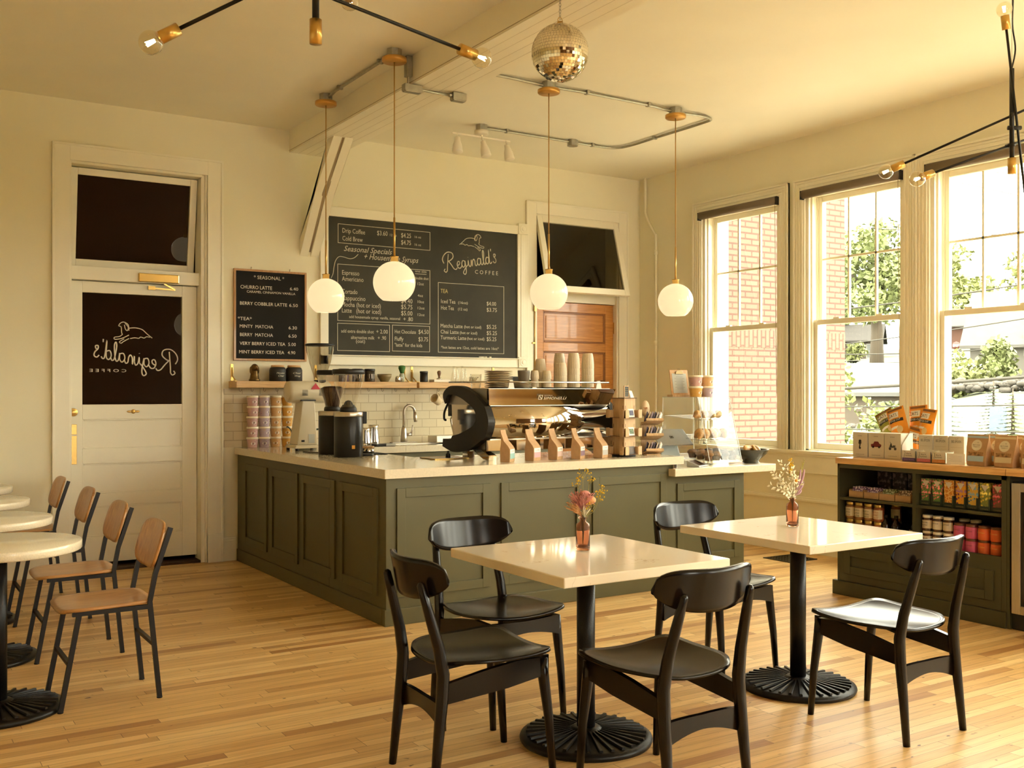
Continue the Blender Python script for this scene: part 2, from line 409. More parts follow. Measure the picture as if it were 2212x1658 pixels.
# lettering, seen from behind
RS = [[(.35, -.1), (.5, .6), (.75, 1.5), (.95, 2.25)], [(.0, 1.0), (-.15, 1.6), (.2, 2.2), (.9, 2.55), (1.6, 2.3), (1.65, 1.7), (1.1, 1.3), (.75, 1.25)],
      [(.8, 1.25), (1.15, .7), (1.5, .05), (1.85, -.1), (2.05, .1)], [(.35, -.1), (.1, -.3), (-.15, -.05), (.05, .2)],
      [(2.1, .4), (2.5, .55), (2.62, .88), (2.38, 1.0), (2.15, .6), (2.25, .1), (2.6, .0), (2.95, .35)],
      [(3.5, .9), (3.15, 1.0), (2.92, .5), (3.1, .05), (3.42, .3), (3.55, .95), (3.52, -.5), (3.25, -1.0), (2.98, -.7), (3.5, -.05), (3.95, .3)],
      [(3.95, .3), (4.1, .95), (4.1, .25), (4.3, .0), (4.5, .3)], [(4.13, 1.35), (4.16, 1.42)],
      [(4.5, .3), (4.65, .98), (4.66, .0), (4.82, .7), (5.08, 1.0), (5.22, .7), (5.2, .15), (5.4, .0), (5.6, .3)],
      [(6.2, .9), (5.85, 1.0), (5.6, .5), (5.8, .02), (6.15, .35), (6.25, .98), (6.24, .2), (6.42, .0), (6.62, .3)],
      [(6.62, .3), (6.95, 1.6), (6.88, 2.1), (6.7, 1.6), (6.7, .25), (6.9, .0), (7.08, .25)],
      [(7.65, .88), (7.32, 1.0), (7.08, .5), (7.25, .02), (7.6, .35), (7.85, 2.1), (7.74, .25), (7.92, .0), (8.1, .2)],
      [(8.25, 2.15), (8.2, 1.8)], [(8.35, .3), (8.55, .02), (8.85, .15), (8.85, .55), (8.6, .95), (8.65, 1.3), (8.9, 1.25), (8.85, 1.0), (8.65, .85)]]
DOG = [[(103, 35), (75, 32), (45, 38), (25, 55), (10, 68), (0, 75)], [(10, 72), (25, 70), (35, 76), (50, 72), (58, 78), (75, 76), (95, 80)],
       [(100, 45), (103, 20), (120, 8), (135, 12), (143, 25), (133, 30), (131, 55), (127, 62)], [(117, 12), (103, 30), (107, 45), (115, 38), (119, 20)],
       [(127, 62), (140, 72), (161, 76), (159, 85), (130, 80), (100, 65)], [(100, 80), (125, 95), (133, 102), (140, 95), (120, 82)]]
def logo(b, M, w, h, mi=0, r=.004):
    k = w/9.2
    R = Matrix.Rotation(rad(11), 4, 'Z')
    for s_ in RS: b.stroke([(x*k, y*k) for x, y in s_], r, mi, M @ R)
    q = k*2.55/100
    for s_ in DOG: b.stroke([(k*2.4+x*q, k*3.3+(100-y)*q+.0*h) for x, y in s_], r*.7, mi, M)
    return k
b = MB(); Mx = Matrix.Translation((2.185, Y0+.017, 1.575)) @ Matrix.Diagonal((-1, 1, 1, 1)) @ VB
logo(b, Mx, .66, .2, 0, .0055)
b.text('C O F F E E', .375, .655, .0, .026, 0, Mx)
b.build('lettering', mat('white_vinyl', (.75, .68, .55), .6), d)
b = MB(); b.cyl(.032, 0, .012, 20, 0, T(1.407, Y0, 1.255, rx=rad(90))); b.cyl(.018, .012, .03, 16, 0, T(1.407, Y0, 1.255, rx=rad(90)))
b.box(1.380, 1.432, Y0-.006, Y0, 1.08, 1.16); b.box(1.380, 1.432, Y0-.008, Y0, .845, 1.07)
b.build('lock_plate', BRASS, d, bevel=.002)
b = MB(); b.ball(.018, 14, 0, T(1.86, Y0-.004, 1.257, s=(1, .5, 1))); b.ball(.013, 12, 0, T(1.83, Y0-.003, 1.257, s=(1.6, .4, .7))); b.ball(.013, 12, 0, T(1.89, Y0-.003, 1.257, s=(1.6, .4, .7)))
b.build('doorbell_plate', BRASS, d)
b = MB(); b.box(1.885, 2.205, BY+.045, BY+.10, 2.305, 2.375); b.build('closer', mat('bright_brass', (.75, .52, .17), .15, metal=1.), d, bevel=.006)
b = MB(); b.bar((2.09, BY+.08, 2.30), (2.185, BY+.10, 2.255), .012); b.bar((2.185, BY+.10, 2.255), (1.99, BY+.12, 2.265), .012); b.box(1.975, 2.03, BY+.11, BY+.13, 2.25, 2.28)
b.build('closer_arm', BRASS, d)
TM = T(1.875, BY+.115, 3.185, rx=rad(9))
b = MB(); b.frame(-.493, .493, -.775, 0, .055, -.02, .02, 0, TM, wb=.06)
tr = b.build('transom', TRIM, d, bevel=.004)
MB().box(-.45, .45, -.004, .004, -.73, -.04, 0, TM).build('transom_pane', _M['door_glass'], tr)
# door 2: varnished wood with white casing and transom
d = thing('door_2', 'orange varnished panel door with a white framed transom swung open', 'door', kind='structure')
b = MB(); casing(b, 5.70, 6.75, 3.20, .115); b.build('casing', TRIM, d, bevel=.003)
b = MB(); b.box(5.69, 5.72, BY, BY+.2, 0, 3.21); b.box(6.735, 6.76, BY, BY+.2, 0, 3.21); b.box(5.7, 6.75, BY, BY+.2, 3.185, 3.21); b.box(5.72, 6.735, BY+.03, BY+.2, 2.335, 2.44)
b.build('jamb', TRIM, d, bevel=.003)
b = MB(); Y0 = BY+.06; x0, x1 = 5.723, 6.733
b.box(x0, 5.835, Y0, Y0+.045, .01, 2.33); b.box(6.63, x1, Y0, Y0+.045, .01, 2.33)
zs = [.01, .22, .55, .66, .98, 1.09, 1.42, 1.52, 1.83, 1.92, 2.235, 2.33]
for i in range(0, 12, 2): b.box(5.835, 6.63, Y0, Y0+.045, zs[i], zs[i+1])
b.box(5.83, 6.64, Y0+.016, Y0+.03, .1, 2.3)
for i in range(1, 11, 2): b.frame(5.835, 6.63, zs[i], zs[i+1], .02, Y0+.008, Y0+.02, 1); b.box(5.875, 6.59, Y0+.010, Y0+.02, zs[i]+.045, zs[i+1]-.045)
b.build('leaf', [DOORW, mat('fir_moulding', (.24, .085, .016), .35)], d, bevel=.003)
b = MB(); b.box(6.733, 6.75, BY+.045, BY+.06, 2.03, 2.15); b.box(6.733, 6.75, BY+.045, BY+.06, 1.0, 1.12); b.build('hinge', BRASS, d)
TM = T(6.2275, BY+.01, 3.18, rx=rad(-15))
b = MB(); b.frame(-.515, .515, -.80, 0, .062, -.02, .022, 0, TM, wb=.065)
tr = b.build('transom', TRIM, d, bevel=.004)
MB().box(-.46, .46, -.003, .003, -.745, -.05, 0, TM).build('transom_pane', thin_glass('transom_glass', (.50, .47, .38), .03, 1.6), tr)
b = MB(); b.tube([(5.672, BY-.03, 1.62), (5.672, BY-.03, 2.36)], .006, 8); b.box(5.66, 5.685, BY-.045, BY-.022, 2.22, 2.36); b.box(5.66, 5.685, BY-.045, BY-.022, 1.60, 1.64); b.box(5.64, 5.675, BY-.04, BY-.022, 1.895, 1.91)
b.build('transom_rod', BRASS, d)
# windows
REVEAL = mat('white_reveal', (.80, .76, .68), .4)
for i, (ya, yb) in enumerate(WIN):
    vis = i < 3; w = .123
    where = ['in the far corner by the pastry case', 'between the other two, above the snack boxes', 'nearest the camera, above the granola pouches'][i] if vis else 'further along the wall toward the front'
    d = thing('window_%d' % (i+1), 'tall white sash window ' + where, 'window', kind='structure')
    b = MB()
    def cs(y0, y1, z0, z1): b.box(RX-.022, RX, y0, y1, z0, z1)
    cs(ya-w, ya, WZ0, WZ1+w); cs(yb, yb+w, WZ0, WZ1+w); cs(ya, yb, WZ1, WZ1+w)
    if vis:
        for k in (.018, .05, .082):
            b.box(RX-.03, RX-.02, ya-k-.016, ya-k, WZ0, WZ1+k+.016); b.box(RX-.03, RX-.02, yb+k, yb+k+.016, WZ0, WZ1+k+.016); b.box(RX-.03, RX-.02, ya-k, yb+k, WZ1+k, WZ1+k+.016)
        for y in (ya-w, yb+w-.016): b.box(RX-.038, RX, y, y+.016, WZ0, WZ1+w)
        b.box(RX-.038, RX, ya-w, yb+w, WZ1+w-.016, WZ1+w)
    b.build('casing', TRIM, d, bevel=.003)
    b = MB()
    b.box(RX, RX+.16, yb-.03, yb+.001, WZ0, WZ1); b.box(RX, RX+.16, ya-.001, ya+.03, WZ0, WZ1); b.box(RX, RX+.16, ya, yb, WZ1-.03, WZ1+.001)
    b.box(RX, RX+.26, ya, yb, WZ0-.02, WZ0+.012)
    b.box(RX+.16, RX+.245, yb-.012, yb+.001, WZ0, WZ1, 1); b.box(RX+.16, RX+.245, ya-.001, ya+.012, WZ0, WZ1, 1)
    if vis:
        for y in (yb-.045, ya+.03): b.box(RX+.03, RX+.045, y, y+.015, WZ0, WZ1); b.box(RX+.105, RX+.12, y, y+.015, WZ0, WZ1)
    b.build('jamb', [TRIM, REVEAL], d)
    MR = 2.03
    def sash(nm, x, z0, z1, bot, top, mun):
        b = MB(); y0, y1 = ya+.03, yb-.03; s_ = .05
        b.box(x, x+.04, y0, y0+s_, z0, z1); b.box(x, x+.04, y1-s_, y1, z0, z1); b.box(x, x+.04, y0+s_, y1-s_, z0, z0+bot); b.box(x, x+.04, y0+s_, y1-s_, z1-top, z1)
        o = b.build(nm, TRIM, d, bevel=.004 if vis else 0)
        if mun:
            b = MB(); L = (y1-y0-2*s_)
            for k in (1, 2): yy = y0+s_+L*k/3; b.box(x+.008, x+.03, yy-.009, yy+.009, z0+bot, z1-top)
            zz = (z0+z1)/2+.01; b.box(x+.008, x+.03, y0+s_, y1-s_, zz-.009, zz+.009)
            b.build('muntin', TRIM, o)
        MB().box(x+.017, x+.021, y0+s_-.005, y1-s_+.005, z0+bot-.005, z1-top+.005).build('pane', GLASS, o)
        return o
    lo = sash('lower_sash', RX+.055, WZ0+.012, MR+.02, .055, .045, False)
    sash('upper_sash', RX+.115, MR-.02, WZ1-.03, .045, .05, True)
    if vis:
        b = MB()
        for y in (ya+.28, yb-.28): b.box(RX+.06, RX+.09, y-.03, y+.03, MR+.02, MR+.032)
        b.build('sash_lock', TRIM, lo)
struct(MB().box(RX-.06, RX+.03, FY, BY, .868, .90).box(RX-.03, RX, FY, BY, .845, .868).build('trim_4', TRIM, bevel=.008), 'long cream window stool under the windows', 'sill')
b = MB(); b.box(RX-.02, RX, FY, BY, .705, .845); b.box(RX-.026, RX, FY, BY, .70, .71)
for y in (6.42, 5.1, 3.85): b.box(RX-.024, RX, y-.02, y+.02, .70, .868)
struct(b.build('trim_5', TRIM, bevel=.003), 'cream apron board under the window stool', 'apron')
b = MB(); b.box(RX-.016, RX, FY, BY, .445, .485); b.box(RX-.024, RX, FY, BY, .452, .47)
struct(b.build('trim_6', TRIM, bevel=.004), 'slim cream rail halfway down the wall below the windows', 'rail')
# roller blinds
BLIND = mat('taupe_blind', (.16, .12, .075), .7, bump=.1, bscale=300)
for i in range(3):
    ya, yb = WIN[i]
    lab = ['rolled-up taupe blind on the corner window by the pastry case', 'rolled-up taupe blind on the middle window', 'rolled-up taupe blind on the window above the granola'][i]
    t = thing('roller_blind', lab, 'blind', (RX-.035, (ya+yb)/2, 3.155), group='roller blinds at the window heads')
    L = (yb-ya)/2+.005
    MB().cyl(.038, -L, L, 20, 0, T(rx=rad(90))).build('roll', BLIND, t)
    for s_ in (-1, 1): MB().box(-.03, .034, s_*(L+.004)-.006, s_*(L+.004)+.006, -.045, .03).build('bracket', PLASTICB, t)
    if i < 2:
        MB().tube([(.0, -L+.03, -.03), (.015, -L+.03, -1.2), (.03, -L+.035, -1.75)], .0022, 5).build('pull_chain', mat('bead_chain', (.45, .36, .22), .4), t)

# ------------------------------------------------------------------ counters
def panel_y(b, x0, x1, z0, z1, y, fw=.057, t=.014):   # raised frame on a face looking toward -Y
    b.frame(x0, x1, z0, z1, fw, y-t, y)
def panel_x(b, y0, y1, z0, z1, x, fw=.057, t=.014):   # raised frame on a face looking toward -X
    b.box(x-t, x, y0, y0+fw, z0, z1); b.box(x-t, x, y1-fw, y1, z0, z1)
    b.box(x-t, x, y0+fw, y1-fw, z0, z0+fw); b.box(x-t, x, y0+fw, y1-fw, z1-fw, z1)
t = thing('counter_base', 'dark sage green panelled counter base turning the corner under the long pale worktop', 'counter')
b = MB(); b.box(2.672, 4.978, 5.612, 6.50, .02, .892); b.box(2.672, 3.31, 6.50, BY-.015, .02, .892)
b.build('body', GREEN, t, bevel=.003)
b = MB(); b.box(2.658, 4.985, 5.598, 5.64, 0, .10); b.box(2.658, 2.70, 5.64, BY-.03, 0, .10)
b.build('plinth', GREEN, t, bevel=.004)
for xa, xb in ((2.741, 3.405), (3.486, 4.145), (4.225, 4.888)):
    b = MB(); panel_y(b, xa, xb, .168, .83, 5.613); b.build('panel', GREEN, t, bevel=.002)
for ya, yb in ((5.717, 6.305), (6.383, 7.003), (7.068, 7.663), (7.738, 8.308)):
    b = MB(); panel_x(b, ya, yb, .168, .825, 2.673); b.build('panel', GREEN, t, bevel=.002)
b = MB()
b.prism([(2.645, 5.572), (5.028, 5.572), (5.028, 6.53), (3.33, 6.53), (3.33, BY-.012), (2.645, BY-.012)], .894, .95)
tag(b.build('countertop', QUARTZ, bevel=.004), 'long L-shaped pale quartz worktop carrying the grinders and espresso machine', 'worktop')
t = thing('lower_counter_base', 'short sage green counter base at the right end, lower than its neighbour', 'counter')
b = MB(); b.box(4.985, 5.68, 5.622, 6.45, .02, .806); b.build('body', GREEN, t, bevel=.003)
b = MB(); b.box(4.99, 5.684, 5.61, 5.65, 0, .10); b.build('plinth', GREEN, t, bevel=.004)
b = MB(); panel_y(b, 5.0, 5.625, .168, .75, 5.623); b.build('panel', GREEN, t, bevel=.002)
tag(MB().box(4.915, 5.94, 5.54, 6.50, .808, .863).build('lower_countertop', QUARTZ, bevel=.004), 'low pale quartz worktop under the pastry case', 'worktop')
tag(MB().box(4.94, 4.972, 5.585, 5.611, .862, .894).build('bracket_block', STEEL, bevel=.002), 'small steel bracket between the two worktop levels', 'bracket')
t = thing('back_counter', 'dark green base cabinet along the tiled wall behind the counter', 'counter')
MB().box(3.335, 5.55, 7.93, BY-.015, 0, .892).build('body', GREEN, t, bevel=.003)
b = MB(); b.box(3.332, 3.95, 7.90, BY-.012, .894, .95); b.box(4.55, 5.56, 7.90, BY-.012, .894, .95); b.box(3.95, 4.55, 7.90, 8.02, .894, .95); b.box(3.95, 4.55, 8.33, BY-.012, .894, .95)
tag(b.build('back_countertop', QUARTZ, bevel=.003), 'pale quartz worktop with the sink against the tile', 'worktop')
b = MB(); b.frame(3.955, 4.545, .72, .94, .01, 8.025, 8.325); b.box(3.955, 4.545, 8.025, 8.325, .715, .725); b.box(3.955, 4.545, 8.025, 8.033, .72, .948); b.box(3.955, 4.545, 8.317, 8.325, .72, .948)
tag(b.build('sink', BSTEEL), 'stainless sink basin set in the worktop below the tap', 'sink')
t = thing('tap', 'brushed steel gooseneck tap against the tile', 'tap', (4.185, 8.41, .95))
MB().box(-.13, .13, -.03, .03, 0, .008).build('base_plate', BSTEEL, t, bevel=.003)
MB().lathe([(.032, .008), (.030, .05), (.024, .12), (.016, .15)], 20).build('body', BSTEEL, t)
P_ = [(0, 0, .14), (0, 0, .28)]+[(.055-.055*cos(a), 0, .28+.06*sin(a)) for a in [pi*k/8 for k in range(1, 8)]]+[(.112, 0, .27)]
MB().tube(P_, .013, 10).build('spout', BSTEEL, t)
MB().tube([(.112, 0, .28), (.116, 0, .23), (.12, 0, .19)], [.014, .018, .017], 12).build('spray_head', BSTEEL, t)
b = MB(); b.cyl(.015, .025, .075, 12, 0, T(0, 0, .075, ry=rad(90))); b.tube([(.07, 0, .075), (.085, 0, .12), (.09, 0, .16)], [.010, .008, .006], 8)
b.build('lever', BSTEEL, t)
tag(MB().box(0, .17, 0, .17, 0, .065).build('steel_bin', BSTEEL, loc=(4.42, 8.22, .951), bevel=.006), 'low square steel bin on the back worktop, left of the espresso machine', 'bin')
# ------------------------------------------------------------------ boards on the back wall
t = thing('menu_board', 'large framed chalkboard menu behind the counter', 'chalkboard')
CB = mat('chalkboard', (.040, .037, .026), .75, var=.25, scale=3)
MB().box(3.45, 5.50, BY-.014, BY, 1.73, 2.99).build('board', CB, t)
b = MB(); z0, z1 = 1.745, 2.973
b.box(3.405, 3.481, BY-.03, BY, z0-.085, z1+.05); b.box(3.48, 5.475, BY-.03, BY, z1, z1+.085); b.box(3.405, 5.49, BY-.03, BY, 1.655, z0)
b.box(5.47, 5.583, BY-.03, BY, 1.655, z1+.085); b.box(5.505, 5.55, BY-.036, BY-.03, 1.76, 2.97); b.box(3.405, 5.49, BY-.05, BY-.03, 1.735, 1.745)
b.build('frame', TRIM, t, bevel=.004)
for za in (1.655, 2.975):
    b = MB(); b.box(5.475, 5.586, BY-.042, BY, za, za+.105); b.lathe([(.04, 0), (.04, .006), (.032, .003), (.022, .003), (.016, .009), (.004, .010)], 24, 0, T(5.53, BY-.042, za+.052, rx=rad(90)))
    b.build('corner_block', TRIM, t, bevel=.003)
CHALK = [('Drip Coffee', 3.618, 3.837, 2.836, 0.043), ('Cold Brew', 3.618, 3.814, 2.766, 0.043), ('$3.60', 3.956, 4.061, 2.841, 0.044), ('12 oz', 4.084, 4.153, 2.843, 0.022), ('$4.25', 4.199, 4.3, 2.84, 0.044), ('16 oz', 4.339, 4.405, 2.846, 0.022), ('$4.75', 4.199, 4.3, 2.775, 0.044), ('16 oz', 4.339, 4.405, 2.774, 0.023), ('/Seasonal Specials', 3.632, 4.107, 2.673, 0.051), ('/+ Housemade Syrups', 3.829, 4.378, 2.615, 0.052), ('Espresso', 3.615, 3.781, 2.461, 0.043), ('Americano', 3.613, 3.822, 2.406, 0.043), ('Cortado', 3.613, 3.763, 2.293, 0.043), ('Cappuccino', 3.613, 3.841, 2.235, 0.043), ('Mocha (hot or iced)', 3.613, 3.993, 2.177, 0.043), ('Latte   (hot or iced)', 3.613, 3.996, 2.124, 0.043), ('add housemade syrup: vanilla, seasonal', 3.683, 4.188, 2.077, 0.027), ('+ .80', 4.222, 4.32, 2.07, 0.039), ('one size', 4.343, 4.462, 2.529, 0.021), ('double shot', 4.339, 4.484, 2.462, 0.028), ('12oz', 4.37, 4.433, 2.41, 0.026), ('4oz', 4.37, 4.425, 2.301, 0.025), ('10oz', 4.37, 4.436, 2.243, 0.026), ('12oz', 4.37, 4.441, 2.185, 0.025), ('12oz', 4.37, 4.441, 2.123, 0.025), ('$4.40', 4.199, 4.315, 2.234, 0.045), ('$5.75', 4.199, 4.315, 2.18, 0.044), ('$5.00', 4.199, 4.315, 2.122, 0.044), ('add extra double shot', 3.606, 3.923, 1.945, 0.032), ('+ 2.00', 3.948, 4.064, 1.947, 0.038), ('alternative milk', 3.7, 3.93, 1.89, 0.032), ('+ .90', 3.963, 4.046, 1.89, 0.036), ('(oat)', 3.748, 3.837, 1.857, 0.033), ('Hot Chocolate', 4.134, 4.351, 1.954, 0.036), ('$4.50', 4.378, 4.484, 1.956, 0.042), ('Fluffy', 4.134, 4.222, 1.886, 0.039), ('$3.75', 4.378, 4.478, 1.887, 0.042), ('"latte" for the kids', 4.133, 4.417, 1.832, 0.034), ('#TEA', 4.612, 4.69, 2.35, 0.04), ('Iced Tea', 4.617, 4.772, 2.254, 0.039), ('(16oz)', 4.802, 4.908, 2.256, 0.026), ('$4.00', 5.12, 5.227, 2.254, 0.04), ('Hot Tea', 4.617, 4.755, 2.192, 0.04), ('(12 oz)', 4.8, 4.904, 2.194, 0.026), ('$3.75', 5.12, 5.236, 2.194, 0.04), ('Matcha Latte', 4.612, 4.851, 2.024, 0.037), ('(hot or iced)', 4.868, 5.059, 2.026, 0.029), ('$5.25', 5.12, 5.23, 2.028, 0.041), ('Chai Latte', 4.612, 4.808, 1.967, 0.037), ('(hot or iced)', 4.821, 5.013, 1.968, 0.029), ('$5.25', 5.12, 5.236, 1.968, 0.041), ('Turmeric Latte', 4.612, 4.891, 1.912, 0.037), ('(hot or iced)', 4.901, 5.093, 1.914, 0.029), ('$5.25', 5.12, 5.23, 1.91, 0.041), ('*hot lattes are 12oz, cold lattes are 16oz*', 4.617, 5.258, 1.824, 0.028), ('C O F F E E', 4.988, 5.249, 2.554, 0.039)]
b = MB(); CM = Matrix.Translation((0, BY-.0155, 0)) @ VB
for s_, xa, xb, z, c in CHALK:
    if s_[0] == '/': b.text(s_[1:], xa, xb, z, c, 0, CM, .35)
    elif s_[0] == '#': b.text(s_[1:], xa, xb, z, c, 1, CM)
    else: b.text(s_, xa, xb, z, c, 0, CM)
for xa, xb, za, zb in ((3.575, 4.501, 2.74, 2.913), (3.571, 4.5, 2.048, 2.555), (3.569, 4.084, 1.782, 2.029), (4.108, 4.497, 1.788, 2.031), (4.585, 5.319, 1.787, 2.448)):
    b.frame(xa, xb, za, zb, .0045, BY-.016, BY-.0135)
b.box(4.343, 4.462, BY-.016, BY-.0135, 2.512, 2.516)
b.stroke([(3.77, 2.653), (3.734, 2.62), (3.69, 2.607), (3.639, 2.617), (3.589, 2.62), (3.556, 2.587), (3.539, 2.532), (3.529, 2.465), (3.51, 2.424)], .003, 0, CM)
logo(b, Matrix.Translation((4.66, BY-.0155, 2.565)) @ VB, .60, .2, 0, .005)
b.build('lettering', [CHALKM, CHALKY], t)
for i, (x, l) in enumerate(((5.02, 'short white chalk stick on the menu board ledge, left one'), (5.07, 'small broken chalk piece in the middle of the menu board ledge'), (5.13, 'grey chalk stub on the right of the chalk on the menu board ledge'))):
    tag(MB().cyl(.006, 0, .05-.012*i, 10, 0, T(0, 0, .006, ry=rad(90))).build('chalk_stick', CHALKM, loc=(x, BY-.04, 1.745)), l, 'chalk', 'chalk on the menu board ledge')
t = thing('letter_board', 'black felt letter board with seasonal drinks in a thin wooden frame', 'sign')
MB().box(2.65, 3.27, BY-.012, BY-.002, 1.69, 2.445).build('felt_panel', mat('black_felt', (.010, .009, .008), .9, bump=.2, bscale=200), t)
b = MB(); b.frame(2.638, 3.28, 1.680, 2.455, .018, BY-.024, BY-.002); b.build('frame', wood('letter_frame', (.35, .16, .04), (.48, .25, .08), .4, 2), t, bevel=.002)
b = MB()
for s_, xa, xb, z, c in [('* SEASONAL *', 2.812, 3.08, 2.376, 0.035), ('CHURRO LATTE', 2.697, 2.972, 2.289, 0.035), ('6.40', 3.132, 3.206, 2.295, 0.032), ('CARAMEL CINNAMON VANILLA', 2.751, 3.18, 2.256, 0.023), ('BERRY COBBLER LATTE', 2.693, 3.106, 2.152, 0.032), ('6.50', 3.125, 3.203, 2.152, 0.032), ('*TEA*', 2.674, 2.794, 2.022, 0.032), ('MINTY  MATCHA', 2.691, 2.982, 1.958, 0.032), ('6.30', 3.12, 3.195, 1.957, 0.032), ('BERRY  MATCHA', 2.693, 2.98, 1.887, 0.032), ('6.50', 3.119, 3.191, 1.886, 0.032), ('VERY BERRY ICED TEA', 2.69, 3.09, 1.813, 0.032), ('5.00', 3.116, 3.185, 1.813, 0.033), ('MINT BERRY ICED TEA', 2.686, 3.08, 1.741, 0.032), ('4.90', 3.111, 3.18, 1.742, 0.032)]:
    b.text(s_, xa, xb, z, c*.9, 0, Matrix.Translation((0, BY-.0125, 0)) @ VB)
b.build('lettering', mat('white_letters', (.75, .70, .58), .5), t)
b = MB()
for x in (2.79, 3.13): b.tube([(x, BY-.01, 2.45), (x, BY-.01, 2.47)], .004, 6); b.ball(.006, 8, 0, T(x, BY-.012, 2.472))
b.build('nail', STEEL, t)
# ------------------------------------------------------------------ shelves on the back wall
def shelf(x0, x1, brs, hooks, label):
    t = thing('wall_shelf', label, 'shelf', (x0, BY, 1.45), group='wooden shelves along the splashback')
    MB().box(0, x1-x0, -.21, 0, 0, .055).build('board', SHELFW, t, bevel=.003)
    for x in brs:
        b = MB(); b.box(x-x0-.011, x-x0+.011, -.006, 0, .05, .20); b.tube([(x-x0, -.004, .17), (x-x0, -.02, .10), (x-x0, -.10, .058)], .006, 6); b.box(x-x0-.011, x-x0+.011, -.13, 0, .055, .060)
        b.build('bracket', BRASS, t)
    for x in hooks:
        P_ = [(x-x0, -.19, 0), (x-x0, -.19, -.018)]+[(x-x0+.009-.009*cos(a), -.19, -.018-.012*sin(a)) for a in [pi*k/6 for k in range(1, 7)]]+[(x-x0+.018, -.19, -.014)]
        MB().tube(P_, .0017, 5).build('hook', mat('hook_wire', (.12, .09, .05), .4, metal=.8), t)
shelf(2.60, 4.262, (2.627, 3.37, 4.235), (2.63, 2.73, 2.837, 2.945, 3.055, 3.785, 3.92, 4.05, 4.185), 'long wooden wall shelf holding the dog bust and the dark canisters')
shelf(4.285, 5.30, (4.315, 5.2), (4.484, 4.65, 4.82), 'shorter wooden wall shelf with the glass bottles, partly behind the espresso machine')

# ------------------------------------------------------------------ tables and chairs
def base_rings(b, R):
    b.lathe([(R*.98, .0), (R, .012), (R*.985, .022), (R*.9, .028), (R*.3, .040), (R*.22, .052), (R*.20, .056), (.0362, .058)], 48)
    for k in range(32):
        a = 2*pi*k/32; c, s_ = cos(a), sin(a); q = Vector((-s_, c, 0))
        r0, r1 = R*.24, R*.90
        A = Vector((c*r0, s_*r0, .045)); B = Vector((c*r1, s_*r1, .030)); w0, w1 = .0016, .008
        up = Vector((0, 0, .008))
        b._add([A-q*w0, A+q*w0, B+q*w1, B-q*w1, A-q*w0+up, A+q*w0+up, B+q*w1*.7+up, B-q*w1*.7+up], [(4, 5, 6, 7), (0, 1, 5, 4), (1, 2, 6, 5), (2, 3, 7, 6), (3, 0, 4, 7)], 0, False)
def pedestal(t, R, top):
    b = MB(); base_rings(b, R)
    for k in range(4): b.cyl(.018, -.0, .012, 10, 0, T(R*.8*cos(k*pi/2+.4), R*.8*sin(k*pi/2+.4), 0))
    b.build('base', IRON, t)
    MB().cyl(.0375, .05, top, 24).build('column', IRON, t)
    b = MB(); b.box(-.2, .2, -.03, .03, top-.012, top); b.box(-.03, .03, -.2, .2, top-.012, top); b.build('top_plate', IRON, t)
TOPM = mat('white_quartz_top', (.80, .72, .58), .08, var=.03, scale=4, coat=.1)
def vein_mat():
    m = TOPM; N = NT(m); b = m.node_tree.nodes['Principled BSDF']
    tc = N.n('TexCoord').outputs['Object']
    w = N.n('TexNoise', {'Vector': tc, 'Scale': 3.2, 'Detail': 8., 'Distortion': 1.4}).outputs[0]
    line = N.math('LESS_THAN', N.math('ABSOLUTE', N.math('SUBTRACT', w, .5)), .004)
    k = N.math('GREATER_THAN', N.n('TexNoise', {'Vector': tc, 'Scale': 4.5}).outputs[0], .58)
    N.t.links.new(N.mix(N.math('MULTIPLY', N.math('MULTIPLY', line, k), .45), rgba((.80, .72, .58)), (.42, .30, .16, 1)), b.inputs['Base Color'])
vein_mat()
def square_table(x, y, sx, sy, label):
    t = thing('square_table', label, 'table', (x, y, 0), group='square cafe tables')
    MB().box(-sx/2, sx/2, -sy/2, sy/2, .722, .76).build('tabletop', TOPM, t, bevel=.004)
    pedestal(t, .272, .722)
square_table(2.495, 3.355, .805, .825, 'square white stone-topped table with the pink and yellow flowers')
square_table(3.795, 3.40, .77, .82, 'square white stone-topped table with the white dried flowers')
def round_table(x, y, label):
    t = thing('round_table', label, 'table', (x, y, 0), group='round tables down the left side')
    MB().lathe([(.338, .709), (.345, .715), (.345, .746), (.342, .75), (.0001, .75)], 64).build('tabletop', mat('speckled_quartz', (.74, .66, .49), .12, var=.10, scale=160), t)
    pedestal(t, .272, .709)
round_table(.51, 5.04, 'round speckled stone table nearest the camera')
round_table(.535, 6.05, 'round speckled stone table second from the camera')
round_table(.55, 7.06, 'round speckled stone table third from the camera')
round_table(.56, 8.02, 'round speckled stone table closest to the white door')
